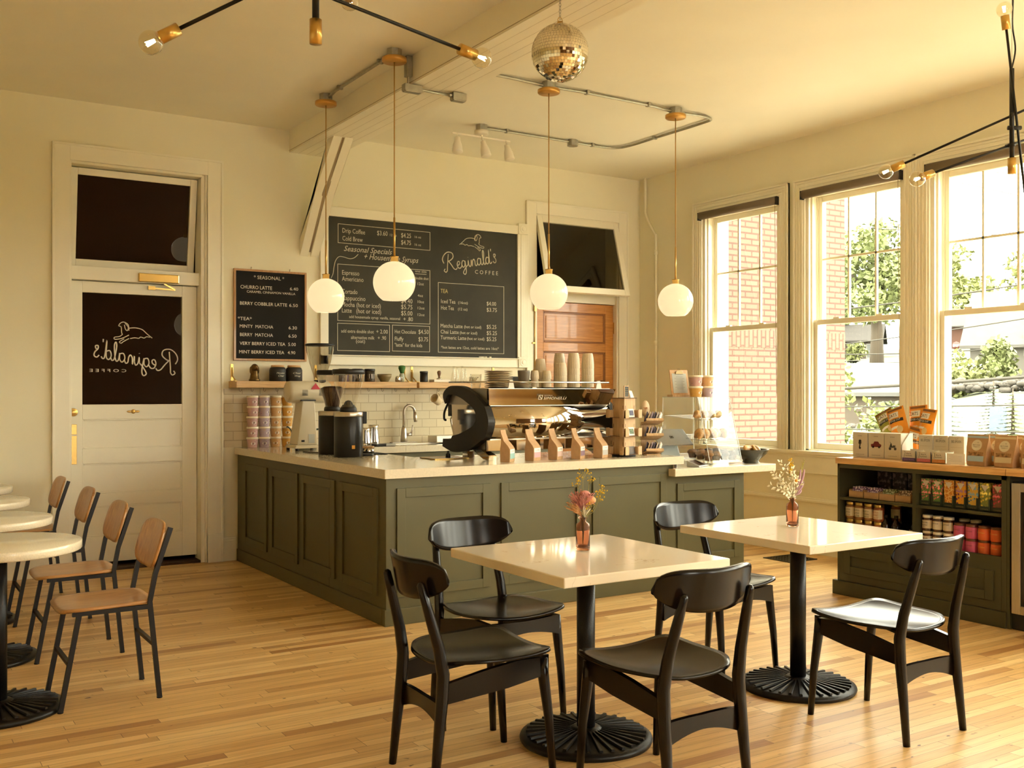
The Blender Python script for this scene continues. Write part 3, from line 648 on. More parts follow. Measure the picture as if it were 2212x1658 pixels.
# black chairs: front of the chair is +Y
def black_chair():
    t = thing('black_chair', '', 'chair', group='black lacquered dining chairs')
    def seat(u, v):
        x = (u-.5)*2; y = (v-.5)*2
        n = 6.5 if y > 0 else 3.2; k = (abs(x)**n+abs(y)**n)**(1/n); m_ = max(abs(x), abs(y))
        if k > 0: x *= m_/k; y *= m_/k
        return (x*(.236-.022*max(0, -y)), .012+y*.222, .446+.030*abs(x)**2.2-.012*cos(pi*y/2)+.008*max(0, y)**4)
    MB().surf(seat, 24, 24, .013).build('seat', BLK, t)
    def back(u, v):
        x = (u-.5)*2
        e = max(0., 1-abs(x)**5.0)**.5
        zt = .762+.062*e+.008*x*x*e; zb = .762-.088*max(0., 1-abs(x)**2.6)**.62
        z = zb+(zt-zb)*v
        return (.235*x, -.288+.085*x*x-.20*(z-.72), z)
    MB().surf(back, 36, 8, .013).build('backrest', BLK, t)
    for s_ in (-1, 1):
        b = MB()
        P_ = [(.186, -.248, 0), (.182, -.232, .16), (.178, -.212, .34), (.177, -.208, .42), (.172, -.224, .52), (.160, -.262, .66), (.154, -.284, .74), (.153, -.286, .75)]
        b.tube([(s_*x, y, z) for x, y, z in P_], [.0145, .0185, .0235, .0235, .021, .018, .015, .007], 10)
        b.build('rear_leg', BLK, t)
        b = MB()
        P_ = [(.188, .240, 0), (.184, .225, .2), (.178, .205, .36), (.176, .200, .428)]
        b.tube([(s_*x, y, z) for x, y, z in P_], [.0135, .0175, .0215, .021], 10)
        b.build('front_leg', BLK, t)
        b = MB()
        pr = [(-.21, .315), (-.21, .385), (-.05, .415), (.10, .435), (.20, .432), (.20, .365), (.05, .340)]
        b.prism(pr, -.011, .011, 0, Matrix(((0, 0, 1, s_*.177), (1, 0, 0, 0), (0, 1, 0, 0), (0, 0, 0, 1))))
        b.build('side_rail', BLK, t, bevel=.003)
    def arch(y0, y1, z, dz, h0, h1, nm):
        def f(u, v):
            x = (u-.5)*2; hh = h0+(h1-h0)*abs(x)**1.6
            return (.175*x, y0, z-dz*(1-x*x)+hh*(v-.5))
        MB().surf(f, 14, 1, .02, smooth=False).build(nm, BLK, t)
    arch(-.215, 0, .262, -.022, .050, .085, 'rear_stretcher'); arch(.21, 0, .395, -.01, .05, .085, 'front_rail')
    return t
bc = black_chair()
def put(o, x, y, rz, label):
    o.location = (x, y, 0); o.rotation_euler = (0, 0, rad(rz)); o['label'] = label
put(bc, 1.948, 3.335, -93, 'black chair at the left side of the pink-flower table, its back to the left')
for x, y, rz, l in ((2.44, 2.825, 1, 'black chair seen from behind at the near side of the pink-flower table'),
                    (3.712, 2.845, 0, 'black chair at the near side of the white-flower table, back to camera'),
                    (2.41, 3.905, 183, 'black chair facing the camera between the pink-flower table and the green counter'),
                    (3.72, 3.885, 181, 'black chair on the far side of the white-flower table, half hidden by the tables')):
    c = dup(bc); put(c, x, y, rz, l)
# plywood chairs on black square steel frames: front is +Y
def ply_chair():
    t = thing('plywood_chair', '', 'chair', group='plywood chairs at the round tables')
    def seat(u, v):
        x = (u-.5)*2; y = (v-.5)*2
        n = 5.; k = (abs(x)**n+abs(y)**n)**(1/n) if (x or y) else 1
        m = max(abs(x), abs(y)); q = m/k if k else 1
        x *= q; y *= q
        return (.195*x, .012+.205*y, .455-.014*cos(pi*x/2)*cos(pi*y/2)-.03*max(0, y-.6)**2*6*.4+.004*y*-1)
    MB().surf(seat, 20, 20, .014).build('seat', OAKP, t)
    def back(u, v):
        x = (u-.5)*2; y = (v-.5)*2
        n = 3.4; k = (abs(x)**n+abs(y)**n)**(1/n) if (x or y) else 1
        m = max(abs(x), abs(y)); q = m/k if k else 1
        x *= q; y *= q
        z = .695+.108*y
        return (.20*x, -.202+.02*x*x-.30*(z-.6), z)
    MB().surf(back, 20, 14, .013).build('backrest', OAKB, t)
    w = .021
    for s_ in (-1, 1):
        b = MB(); b.tube([(s_*.178, -.212, .004), (s_*.178, -.168, .45), (s_*.178, -.192, .575), (s_*.178, -.262, .785)], w*.7, 4, 0, None, False, True); b.cyl(.013, 0, .006, 10, 0, T(s_*.178, -.212, 0)); b.build('rear_leg', BLKM, t)
        b = MB(); b.tube([(s_*.185, .215, .004), (s_*.178, .135, .43)], w*.7, 4, 0, None, False, True); b.cyl(.013, 0, .006, 10, 0, T(s_*.185, .215, 0)); b.build('front_leg', BLKM, t)
        MB().bar((s_*.178, -.168, .428), (s_*.178, .165, .428), .020).build('side_rail', BLKM, t)
    MB().bar((-.178, -.19, .25), (.178, -.19, .25), .018).build('rear_stretcher', BLKM, t)
    MB().bar((-.18, .178, .21), (.18, .178, .21), .018).build('front_stretcher', BLKM, t)
    b = MB(); b.bar((-.178, .13, .425), (.178, .13, .425), .018); b.bar((-.178, -.12, .425), (.178, -.12, .425), .018); b.build('cross_rail', BLKM, t)
    b = MB()
    for x in (-.178, .178):
        for z in (.655, .735): b.ball(.005, 8, 0, T(x*.82, -.202+.013-.30*(z-.6)+.002, z))
    b.build('rivet', STEEL, t)
    return t
pc = ply_chair()
put(pc, .955, 5.055, 90, 'plywood chair nearest the camera, at the first round table')
for x, y, l in ((.985, 6.005, 'second plywood chair from the camera along the round tables'), (.995, 6.99, 'third plywood chair from the camera along the round tables'), (.975, 7.96, 'plywood chair farthest from the camera, beside the white door')):
    c = dup(pc); put(c, x, y, 90, l)
# floor register
b = MB(); b.frame(-.165, .165, -.15, .15, .02, 0, .006, 0, Matrix(((1, 0, 0, 0), (0, 0, 1, 0), (0, 1, 0, 0), (0, 0, 0, 1))))
for i in range(9): b.box(-.15+.034*i, -.135+.034*i, -.14, .14, .001, .005)
for i in range(9): b.box(-.15, .15, -.135+.031*i, -.125+.031*i, .001, .004)
tag(b.build('floor_register', mat('dark_iron_grate', (.03, .022, .012), .5, metal=.5), loc=(6.645, 6.04, .0005)), 'dark metal floor vent by the low window wall', 'vent')

# ------------------------------------------------------------------ lights
OPAL = mat('lit_opal_glass', (.32, .28, .21), .12, emit=(1.0, .74, .42), estr=0.38)
CORD = mat('gold_cord', (.45, .26, .06), .5)
COPPER = mat('satin_gold', (.60, .33, .08), .35, metal=.7)
def pendant(x, y, zc):
    t = thing('globe_pendant', '', 'lamp', (x, y, CZ), group='white globe pendants over the counter')
    MB().lathe([(.052, -.055), (.052, 0)], 8, smooth=False).build('junction_box', GALV, t)
    MB().lathe([(.078, -.083), (.082, -.078), (.082, -.057), (.078, -.055)], 40).build('canopy', COPPER, t)
    z = zc-CZ; R = .14
    MB().tube([(0, 0, -.08), (0, 0, z+.42)], .0042, 8).build('cord', CORD, t)
    b = MB(); b.cyl(.007, z+.17, z+.43, 12); b.lathe([(.026, z+.128), (.026, z+.165), (.029, z+.166), (.029, z+.172), (.010, z+.174), (.007, z+.18)], 24); b.build('stem', BRASS, t)
    MB().ball(R, 48, a0=-57, a1=80, M=T(0, 0, z)).build('globe', OPAL, t)
    return t
p0 = pendant(2.985, 7.325, 2.14)
p0['label'] = 'white globe pendant in front of the diagonal brace, left of the other three'
for x, y, l in ((2.975, 6.12, 'largest-looking white globe pendant, hanging in front of the chalkboard text'), (4.24, 6.155, 'white globe pendant in front of the orange door and its transom'), (5.48, 6.173, 'white globe pendant nearest the windows, at the right end of the counter')):
    dup(p0, (x, y, CZ), label=l)
BULBG = thin_glass('bulb_glass', (.96, .92, .80), .0, 2.5)
FIL = mat('glowing_filament', (1, .8, .5), .5, emit=(1., .70, .36), estr=20.0)
def sputnik(loc, z0, z1, arms, label):
    t = thing('sputnik_lamp', label, 'lamp', loc, group='black and brass multi-arm ceiling lamps')
    b = MB(); b.tube([(0, 0, z0+.075), (0, 0, z1)], .0115, 12); b.build('stem', BLKM, t)
    b = MB(); b.cyl(.020, z0, z0+.078, 24); b.build('socket', BRASS, t)
    b = MB(); b.tube([(0, 0, z1), (0, 0, CZ-.02)], .0012, 5); b.build('suspension_wire', STEEL, t)
    b = MB(); b.tube(catmull([(-.01, 0, z1-.02), (.03, 0, z1+.10), (.005, 0, z1+.22), (.01, 0, z1+.38), (0, 0, CZ-.02)], 6), .004, 6); b.build('power_cord', PLASTICB, t)
    MB().lathe([(.06, CZ-.03), (.065, CZ-.022), (.065, CZ)], 32).build('ceiling_rose', BLKM, t)
    for (ex, ey, ez, cz, sides, *of) in arms:
        C_ = Vector((0, 0, cz)); d = Vector((ex, ey, ez))-C_; L = d.length; u = d/L
        off = Vector(of[0]) if of else u.cross(Vector((0, 0, 1))).normalized()*.022
        b = MB(); b.tube([C_+off-u*(L-.1), C_+off+u*(L-.1)], .0062, 10); a = b.build('arm', BLKM, t)
        b = MB(); b.tube([C_-off*.7, C_+off*1.6], .011, 12); b.build('clamp', BLKM, t)
        for s_ in sides:
            e = C_+off+u*(L-.1)*s_; q = u*s_
            b = MB(); b.tube([e-q*.03, e+q*.038], .020, 20); b.build('socket', BRASS, a)
            c = e+q*.066; R = q.to_track_quat('Z', 'Y').to_matrix().to_4x4()
            M = Matrix.Translation(c) @ R
            b = MB(); b.lathe([(.014, -.036), (.016, -.033)]+[(.0375*cos(rad(g)), .0375*sin(rad(g))) for g in range(-60, 90, 10)]+[(.0005, .0375)], 24, 0, M); bl = b.build('bulb', BULBG, a)
            b = MB()
            for k in range(4):
                x, y = .007*cos(k*pi/2), .007*sin(k*pi/2)
                b.tube([(x*.6, y*.6, -.014), (x, y, .016)], .0016, 5, 0, M)
            b.build('filament', FIL, a)
            b = MB(); b.cyl(.006, -.035, -.012, 8, 0, M); b.build('bulb_stem', CLEAR, a)
sputnik((1.238, 3.124, 0), 2.542, 3.05, [(-.522, .095, 2.471, 2.81, (1, -1)), (.67, .047, 2.611, 2.70, (1, -1)), (.36, .60, 2.934, 2.955, (1, -1))], 'multi-arm black and brass lamp at the top left, over the open floor')
sputnik((4.845, 2.96, 0), 2.506, 3.03, [(-.389, .485, 2.549, 2.80, (1, -1)), (-.581, .133, 2.434, 2.65, (1, -1)), (-.153, -.02, 3.324, 2.735, (1, -1), (.024, -.015, 0))], 'multi-arm black and brass lamp at the top right, before the windows')
# disco ball
t = thing('disco_ball', 'mirrored disco ball hanging on a chain beside the ceiling beam', 'disco ball', (3.058, 4.336, CZ))
R = .148; zc = 3.175-CZ; b = MB(); rows = 30; rnd = random.Random(3)
b.ball(R-.003, 40, 1, T(0, 0, zc))
for j in range(rows):
    f0 = -pi/2+pi*j/rows; f1 = -pi/2+pi*(j+1)/rows; fm = (f0+f1)/2; n = max(5, int(2*pi*R*cos(fm)/.0155)); ph = rnd.random()
    for i in range(n):
        a = 2*pi*(i+ph)/n; h = 2*pi/n*.47; g = (f1-f0)*.47; vs = []
        nrm = Vector((cos(fm)*cos(a), cos(fm)*sin(a), sin(fm))); e1 = Vector((-sin(a), cos(a), 0)); e2 = nrm.cross(e1)
        tw = e1*rnd.gauss(0, .035)+e2*rnd.gauss(0, .035)
        for sx, sy in ((-1, -1), (1, -1), (1, 1), (-1, 1)):
            d_ = e1*sx*R*cos(fm)*h+e2*sy*R*g*(1)
            vs.append(nrm*R+d_+nrm*(d_.dot(tw))+Vector((0, 0, zc)))
        b._add(vs, [(0, 1, 2, 3) if (vs[1]-vs[0]).cross(vs[3]-vs[0]).dot(nrm) > 0 else (3, 2, 1, 0)])
b.build('ball', [mat('mirror_tile', (.86, .80, .66), .03, metal=1.), mat('tile_grout', (.30, .26, .18), .6)], t)
b = MB(); b.cyl(.016, zc+R-.004, zc+R+.012, 16); b.lathe([(.001, 0), (.001, 0)], 4)
b.tube([(.014*cos(k*pi/6), 0, zc+R+.022+.014*sin(k*pi/6)) for k in range(13)], .002, 5); b.build('cap_ring', BRASS, t)
b = MB(); z = zc+R+.034; k = 0
while z < -.01:
    M = T(0, 0, z, rz=k*pi/2)
    b.tube([(.006*cos(a), 0, .011*sin(a)) for a in [2*pi*q/8 for q in range(9)]], .0015, 4, 0, M); z += .017; k += 1
b.build('chain', GALV, t)
# conduit runs
CD = .011
def conduit(name, pts, label, extra=None):
    t = thing(name, label, 'conduit')
    MB().tube(pts, CD, 10).build('pipe', GALV, t)
    if extra:
        for nm, bb in extra: bb.build(nm, GALV, t, bevel=.003)
def clampb(pts):
    L = []
    for x, y, z, ax in pts: L.append(('strap', MB().box(x-(.012 if ax == 'x' else .022), x+(.012 if ax == 'x' else .022), y-(.022 if ax == 'x' else .012), y+(.022 if ax == 'x' else .012), z-.015, z+.0145)))
    return L
conduit('conduit_run', [(2.99, 7.27, 3.65), (2.985, 7.15, 3.662), (2.98, 6.3, 3.662), (2.978, 6.17, 3.65)], 'grey conduit along the ceiling between the two left pendants', [*clampb([(2.983, 7.05, 3.665, 'y'), (2.98, 6.35, 3.665, 'y')])])
cb = [MB().box(3.085, 3.128, 6.155, 6.20, 3.535, 3.675), MB().box(3.07, 3.20, 6.15, 6.205, 3.44, 3.486), MB().box(3.44, 3.545, 6.15, 6.205, 3.435, 3.486)]
c1, c2 = MB().box(3.075, 3.195, 6.153, 6.202, 3.434, 3.441), MB().box(3.445, 3.54, 6.153, 6.202, 3.428, 3.436)
c1.cyl(.015, 0, .02, 12, 0, T(3.20, 6.178, 3.465, ry=rad(90))); c2.cyl(.015, 0, .02, 12, 0, T(3.42, 6.178, 3.465, ry=rad(90)))
conduit('conduit_run', [(3.03, 6.14, 3.655), (3.06, 6.165, 3.655), (3.106, 6.178, 3.65), (3.106, 6.178, 3.465), (3.45, 6.178, 3.465)], 'grey conduit stepping down the beam side and under it to a box', [('conduit_body', q) for q in cb]+[('cover', c1), ('cover', c2)])
P_ = catmull([(3.53, 6.17, 3.662), (3.9, 6.17, 3.662), (4.12, 6.165, 3.655), (4.24, 6.16, 3.648), (4.36, 6.165, 3.655), (4.6, 6.17, 3.662), (5.2, 6.175, 3.662), (5.40, 6.175, 3.65), (5.48, 6.175, 3.648), (5.58, 6.18, 3.655), (5.78, 6.185, 3.662), (5.90, 6.22, 3.662), (5.93, 6.33, 3.662), (5.925, 6.9, 3.662), (5.92, 7.28, 3.662), (5.87, 7.42, 3.662), (5.72, 7.46, 3.662), (5.4, 7.46, 3.662), (4.62, 7.46, 3.662), (4.5, 7.455, 3.655), (4.44, 7.45, 3.65)], 5)
b = MB(); b.lathe([(.05, 3.625), (.05, CZ)], 8, smooth=False, M=T(5.40, 7.46, 0))
conduit('conduit_run', P_, 'long grey conduit looping across the ceiling by the window-side pendants', [('junction_box', b), *clampb([(4.6, 6.17, 3.665, 'x'), (5.2, 6.175, 3.665, 'x'), (5.925, 6.95, 3.665, 'y'), (4.7, 7.46, 3.665, 'x'), (5.62, 7.46, 3.665, 'x')])])
# track light
t = thing('spotlight_bar', 'white three-head spotlight bar on the ceiling above the chalkboard', 'lamp', (4.44, 7.45, CZ))
MB().lathe([(.05, -.05), (.05, 0)], 8, smooth=False).build('junction_box', GALV, t)
MB().lathe([(.058, -.085), (.062, -.08), (.062, -.05)], 32).build('canopy', WHITE, t)
MB().bar((-.285, 0, -.105), (.285, 0, -.105), .014).build('bar', WHITE, t)
MB().cyl(.01, -.105, -.08, 12).build('stem', WHITE, t)
for x, a in ((-.24, 8), (.0, -6), (.24, -4)):
    M = T(x, -.01, -.115, rx=rad(-14), ry=rad(a))
    b = MB(); b.cyl(.006, -.03, .012, 10, 0, M); b.lathe([(.040, -.165), (.044, -.16), (.038, -.10), (.024, -.055), (.022, -.03), (.001, -.028)], 24, 0, M)
    b.build('spot_head', WHITE, t)
# painted pipe in the corner
b = MB(); b.tube(catmull([(7.02, 8.385, CZ), (7.02, 8.385, 3.40), (7.02, 8.38, 3.30), (7.02, 8.30, 3.16), (7.02, 8.225, 3.06), (7.02, 8.215, 2.98), (7.02, 8.215, 2.0), (7.02, 8.215, .2)], 4), .014, 10)
b.cyl(.020, 2.85, 2.90, 12, 0, T(7.02, 8.215, 0)); b.cyl(.019, 1.9, 1.95, 12, 0, T(7.02, 8.215, 0))
tag(b.build('wall_pipe', WALL), 'painted pipe with an offset bend running down the window wall corner', 'pipe')

# ------------------------------------------------------------------ things on the counter
CT, LT = .951, .864
NTH = ['lowest', 'second from the bottom', 'third from the bottom', 'fourth from the bottom', 'topmost', 'sixth']
# ice cream tubs by the wall
def tub(colm):
    t = thing('ice_cream_tub', '', 'tub')
    MB().lathe([(.038, 0), (.0385, .003), (.046, .070), (.046, .074)], 28).build('cup', colm, t)
    MB().lathe([(.0485, .070), (.0495, .074), (.0495, .083), (.047, .0865), (.001, .0865)], 28).build('lid', CREAM, t)
    b = MB(); rn = random.Random(5)
    def patch(a, z, w, h, mi, e=.0006):
        n = 8
        vs = []
        for k in range(n):
            th = 2*pi*k/n; zz = z+h*sin(th); aa = a+w*cos(th)/.042; r = .0385+(zz-.003)*.112+e
            vs.append((r*cos(aa), r*sin(aa), zz))
        b.quad(vs, mi)
    for k in range(14): patch(rn.uniform(-3, .2), rn.uniform(.012, .062), .003, .0025, 1+k % 2)
    patch(-pi/2+.18, .034, .019, .013, 0, .0010)
    for k in (-1, 0, 1): patch(-pi/2+.18, .034+k*.005, .012-abs(k)*.003, .0011, 3, .0016)
    b.build('label', [PAPERW, mat('berry_dots', (.25, .06, .10), .5), mat('mustard_dots', (.60, .33, .05), .5), INK], t)
    return t
TUBC = [('pink', (.55, .33, .30)), ('lilac', (.46, .36, .42)), ('peach', (.66, .40, .18)), ('golden', (.66, .36, .08))]
for i, (nm, c) in enumerate(TUBC):
    pt = tub(mat('tub_'+nm, c, .45))
    for k in range(5):
        q = pt if k == 0 else dup(pt)
        q.location = (2.757+.1*i+(k % 2)*.003, 8.37+random.uniform(-.006, .006), CT+.0868*k); q.rotation_euler[2] = random.uniform(-.5, .5)
        q['label'] = '%s ice cream tub, %s of the %s stack by the tile' % (nm, NTH[k], ['leftmost', 'second', 'third', 'rightmost'][i]); q['group'] = 'ice cream tubs stacked in the counter corner'
# kettle
t = thing('gooseneck_kettle', 'dark green gooseneck kettle on its base behind the white grinder', 'kettle', (3.13, 8.12, CT))
KG = mat('kettle_green', (.045, .06, .03), .4)
MB().lathe([(.085, 0), (.09, .005), (.09, .02), (.08, .026), (.001, .026)], 32).build('power_base', PLASTICB if False else KG, t)
MB().lathe([(.072, .027), (.074, .032), (.066, .09), (.052, .14), (.050, .15), (.046, .155), (.001, .157)], 32).build('body', KG, t)
MB().ball(.010, 12, 0, T(0, 0, .168)).build('lid_knob', SHELFW, t)
MB().tube(catmull([(-.06, 0, .05), (-.10, 0, .06), (-.115, 0, .10), (-.13, 0, .15), (-.155, 0, .175), (-.165, 0, .172)], 5), .006, 8).build('spout', KG, t)
MB().tube(catmull([(.05, 0, .14), (.12, 0, .15), (.125, 0, .10), (.12, 0, .05)], 5), .008, 8).build('handle', KG, t)
# white shop grinder
t = thing('shop_grinder', 'tall off-white shop coffee grinder with a drum-shaped head', 'grinder', (2.985, 7.77, CT))
IV = mat('ivory_enamel', (.62, .54, .38), .35)
b = MB(); b._add([(-.125, -.12, .02), (.125, -.12, .02), (.125, .12, .02), (-.125, .12, .02), (-.115, -.11, .045), (.115, -.11, .045), (.115, .11, .045), (-.115, .11, .045)], [(0, 1, 5, 4), (1, 2, 6, 5), (2, 3, 7, 6), (3, 0, 4, 7), (4, 5, 6, 7), (3, 2, 1, 0)])
b._add([(-.095, -.09, .045), (.075, -.09, .045), (.075, .09, .045), (-.095, .09, .045), (-.045, -.075, .40), (.055, -.075, .40), (.055, .075, .40), (-.045, .075, .40)], [(0, 1, 5, 4), (1, 2, 6, 5), (2, 3, 7, 6), (3, 0, 4, 7), (4, 5, 6, 7), (3, 2, 1, 0)])
b.build('stand', IV, t, bevel=.006)
b = MB(); b.lathe([(.07, -.15), (.083, -.142), (.086, -.12), (.086, .19), (.080, .20)], 36, 0, T(0, 0, .465, ry=rad(90)))
for k in range(7): b.box(-.05, -.005, -.0875, -.084, .435+.007*k, .438+.007*k, 1); b.box(.09, .135, -.0875, -.084, .435+.007*k, .438+.007*k, 1)
b.build('motor_drum', [IV, INK], t)
b = MB(); b.prism([(.02, .485), (.10, .485), (.06, .535)], 0, .003, 0, Matrix.Translation((0, -.083, 0)) @ VB); b.build('badge', mat('red_badge', (.50, .03, .05), .5), t)
b = MB(); b.box(-.055, .065, -.078, .078, .392, .402); b.box(-.06, -.035, -.0925, -.088, .07, .085)
for k in range(4): b.cyl(.014, 0, .02, 10, 0, T((-.1, .1, -.1, .1)[k], (-.1, -.1, .1, .1)[k], 0))
b.build('trim_parts', PLASTICB, t)
MB().box(.0, .05, -.0912, -.0898, .06, .13).build('rating_plate', mat('grey_sticker', (.45, .45, .40), .5), t)
b = MB(); b.lathe([(.045, .545), (.052, .60), (.085, .70), (.110, .80), (.113, .84)], 36, 0, T(.13, 0, 0), cap=False); h = b.build('hopper', SMOKE, t)
MB().lathe([(.113, .832), (.117, .835), (.117, .848), (.11, .852), (.001, .852)], 36, 0, T(.13, 0, 0)).build('hopper_lid', PLASTICB, h)
MB().cyl(.048, .535, .56, 24, 0, T(.13, 0, 0)).build('hopper_collar', PLASTICB, h)
# two black grinders
def black_grinder(beans):
    t = thing('coffee_grinder', '', 'grinder', group='black espresso grinders with clear hoppers')
    BK = mat('grinder_black', (.012, .011, .010), .33, metal=.2)
    MB().lathe([(.10, .0), (.103, .004), (.103, .285), (.100, .29)], 36).build('body', BK, t)
    MB().lathe([(.1035, .288), (.105, .292), (.105, .318), (.102, .322), (.001, .322)], 36).build('steel_band', BSTEEL, t)
    MB().lathe([(.058, .322), (.062, .326), (.060, .345), (.052, .36), (.045, .365)], 28).build('collar', PLASTICB, t)
    h = MB().lathe([(.054, .35), (.062, .40), (.085, .47), (.108, .56), (.112, .60)], 36, cap=False).build('hopper', CLEAR, t)
    MB().lathe([(.112, .592), (.117, .596), (.117, .622), (.110, .628), (.001, .628)], 36).build('hopper_lid', PLASTICB, h)
    b = MB()
    if beans: b.lathe([(.052, .355), (.060, .40), (.082, .465), (.090, .49), (.06, .505), (.001, .51)], 28)
    else: b.tube([(.035*cos(a), 0, .365+.035*sin(a)) for a in [pi*k/10 for k in range(11)]], .006, 8); b.cyl(.045, .355, .372, 20); b.box(-.004, .004, -.03, .03, .365, .40)
    b.build('beans' if beans else 'shutter', mat('coffee_beans', (.035, .014, .006), .5, bump=1., bscale=90) if beans else PLASTICB, h)
    b = MB(); b.box(.095, .128, -.05, .05, .235, .322); b.box(.09, .118, -.02, .02, .20, .24); b.build('dosing_head', PLASTICB, t, bevel=.004)
    b = MB(); b.tube([(.10, -.035, .08), (.145, -.035, .08), (.145, .035, .08), (.10, .035, .08)], .006, 8); b.box(.10, .125, -.012, .012, .075, .11); b.build('portafilter_fork', STEEL, t)
    b = MB(); b.lathe([(.06, .0), (.062, .003), (.062, .012), (.058, .014), (.001, .014)], 24, 0, T(.15, 0, 0)); b.build('ground_tray', PLASTICB, t)
    b = MB(); b.quad([(r*cos(a), r*sin(a), z) for r, a, z in ((.1036, -1.95, .06), (.1036, -1.72, .06), (.1036, -1.72, .085), (.1036, -1.95, .085))]); b.build('warning_label', mat('amber_label', (.65, .30, .02), .5), t)
    return t
g = black_grinder(True); g.location = (2.985, 7.20, CT); g.rotation_euler[2] = rad(15); g['label'] = 'black grinder with beans in its hopper, behind the front grinder'
g = black_grinder(False); g.location = (2.955, 6.83, CT); g.rotation_euler[2] = rad(12); g['label'] = 'black grinder with an empty clear hopper, nearest the worktop corner'
b = MB(); b.tube(catmull([(0, 0, 0), (.03, -.09, 0), (.06, -.16, 0), (.14, -.14, 0)], 6), .004, 6)
tag(b.build('power_cable', PLASTICB, loc=(2.87, 7.50, CT+.004)), 'thin black cable lying on the worktop beside the grinders', 'cable')
# steel pitchers
def pitcher():
    b = MB(); b.lathe([(.050, 0), (.053, .004), (.052, .03), (.043, .10), (.041, .135), (.043, .155)], 28); b.tube(catmull([(.043, 0, .13), (.085, 0, .12), (.088, 0, .07), (.051, 0, .035)], 4), .005, 6)
    return b.build('milk_pitcher', STEEL)
p = tag(pitcher(), 'steel milk pitcher just right of the black grinder', 'pitcher', 'steel milk pitchers'); p.location = (3.66, 8.10, CT); p.rotation_euler[2] = 1.2
p = tag(pitcher(), 'steel milk pitcher nearer the tap, right of its twin', 'pitcher', 'steel milk pitchers'); p.location = (3.765, 8.16, CT); p.rotation_euler[2] = .9; p.scale = (1.05, 1.05, 1.15)
t = thing('scale', 'small black scale with a grey display between grinder and tap', 'scale', (3.78, 7.985, CT))
MB().box(-.09, .09, -.05, .05, 0, .02).build('body', PLASTICB, t, bevel=.003); MB().box(.0, .085, -.054, -.049, .003, .024).build('display', mat('grey_display', (.40, .38, .32), .4), t)
tag(MB().box(-.13, .13, -.09, .09, 0, .005).build('tamping_mat', mat('black_rubber', (.012, .011, .010), .7), loc=(3.19, 7.03, CT), rz=.05, bevel=.002), 'thin black mat on the worktop under the wooden-topped distributor', 'mat')
t = thing('distributor', 'squat steel coffee distributor with an orange wooden top', 'tool', (3.20, 7.03, CT+.005))
MB().lathe([(.040, 0), (.046, .004), (.046, .04)], 24, flute=.02).build('body', STEEL, t); MB().lathe([(.047, .04), (.048, .05), (.044, .054), (.001, .054)], 24).build('wood_top', SHELFW, t)
t = thing('pitcher_rinser', 'flat brass-edged rinser plate with a small black nozzle, left of the espresso machine', 'rinser', (3.48, 6.30, CT))
MB().box(-.16, .10, -.11, .11, 0, .004).build('plate', BSTEEL, t); MB().frame(-.165, .105, -.115, .115, .006, 0, .006, 0, Matrix(((1, 0, 0, 0), (0, 0, 1, 0), (0, 1, 0, 0), (0, 0, 0, 1)))).build('edge', BRASS, t)
MB().lathe([(.018, .004), (.016, .03), (.008, .034), (.008, .05), (.004, .052)], 14).build('nozzle', PLASTICB, t)
# ------------------------------------------------------------------ espresso machine
t = thing('espresso_machine', 'wide polished steel espresso machine with black curved ends, back to the room', 'espresso machine', (0, 0, 0))
PR = [(6.5, 1.328), (6.532, 1.376), (6.52, 1.415), (6.449, 1.453), (6.363, 1.46), (6.272, 1.455), (6.168, 1.432), (6.073, 1.397), (6.002, 1.357), (5.946, 1.318), (5.911, 1.264), (5.894, 1.211), (5.911, 1.146), (5.946, 1.098), (5.988, 1.085), (6.095, 1.037), (6.205, 1.006), (6.287, .992), (6.394, .989), (6.472, 1.004), (6.54, 1.022), (6.532, 1.077), (6.414, 1.079), (6.394, 1.103), (6.302, 1.118), (6.197, 1.147), (6.109, 1.18), (6.066, 1.221), (6.066, 1.265), (6.102, 1.305), (6.182, 1.341), (6.272, 1.374), (6.371, 1.394), (6.449, 1.396), (6.488, 1.369)]
MYZ = lambda x: Matrix(((0, 0, 1, x), (1, 0, 0, 0), (0, 1, 0, 0), (0, 0, 0, 1)))
DK = mat('machine_black', (.010, .008, .006), .45)
PR = [(v.x, v.y) for v in catmull([(a, b_, 0) for a, b_ in PR[:20]], 3)]+PR[20:24]+[(v.x, v.y) for v in catmull([(a, b_, 0) for a, b_ in PR[24:]], 3)]
for x0, x1 in ((3.565, 3.615), (4.625, 4.675)):
    MB().prism(PR, x0, x1, 0, Matrix(((0, 0, 1, 0), (1, 0, 0, 0), (0, 1, 0, 0), (0, 0, 0, 1)))).build('side_ring', DK, t, bevel=.006)
for x in (3.602, 4.63):
    MB().prism([(6.45, 1.09), (6.39, 1.10), (6.2, 1.14), (6.06, 1.2), (6.06, 1.28), (6.1, 1.31), (6.27, 1.38), (6.44, 1.40), (6.47, 1.36)], x, x+.008, 0, Matrix(((0, 0, 1, 0), (1, 0, 0, 0), (0, 1, 0, 0), (0, 0, 0, 1)))).build('side_plate', MIRROR, t)
A_ = [(5.968, 1.325), (5.945, 1.31), (5.918, 1.27), (5.907, 1.225), (5.909, 1.18), (5.922, 1.14), (5.945, 1.108), (5.965, 1.09)]
b = MB(); n = 40
def drum(u, v):
    a = rad(-52+104*(1-v)); return (3.615+1.01*u, 6.055-.150*cos(a), 1.207+.150*sin(a))
MB().surf(drum, 1, 28, 0.004).build('rear_drum', MIRROR, t)
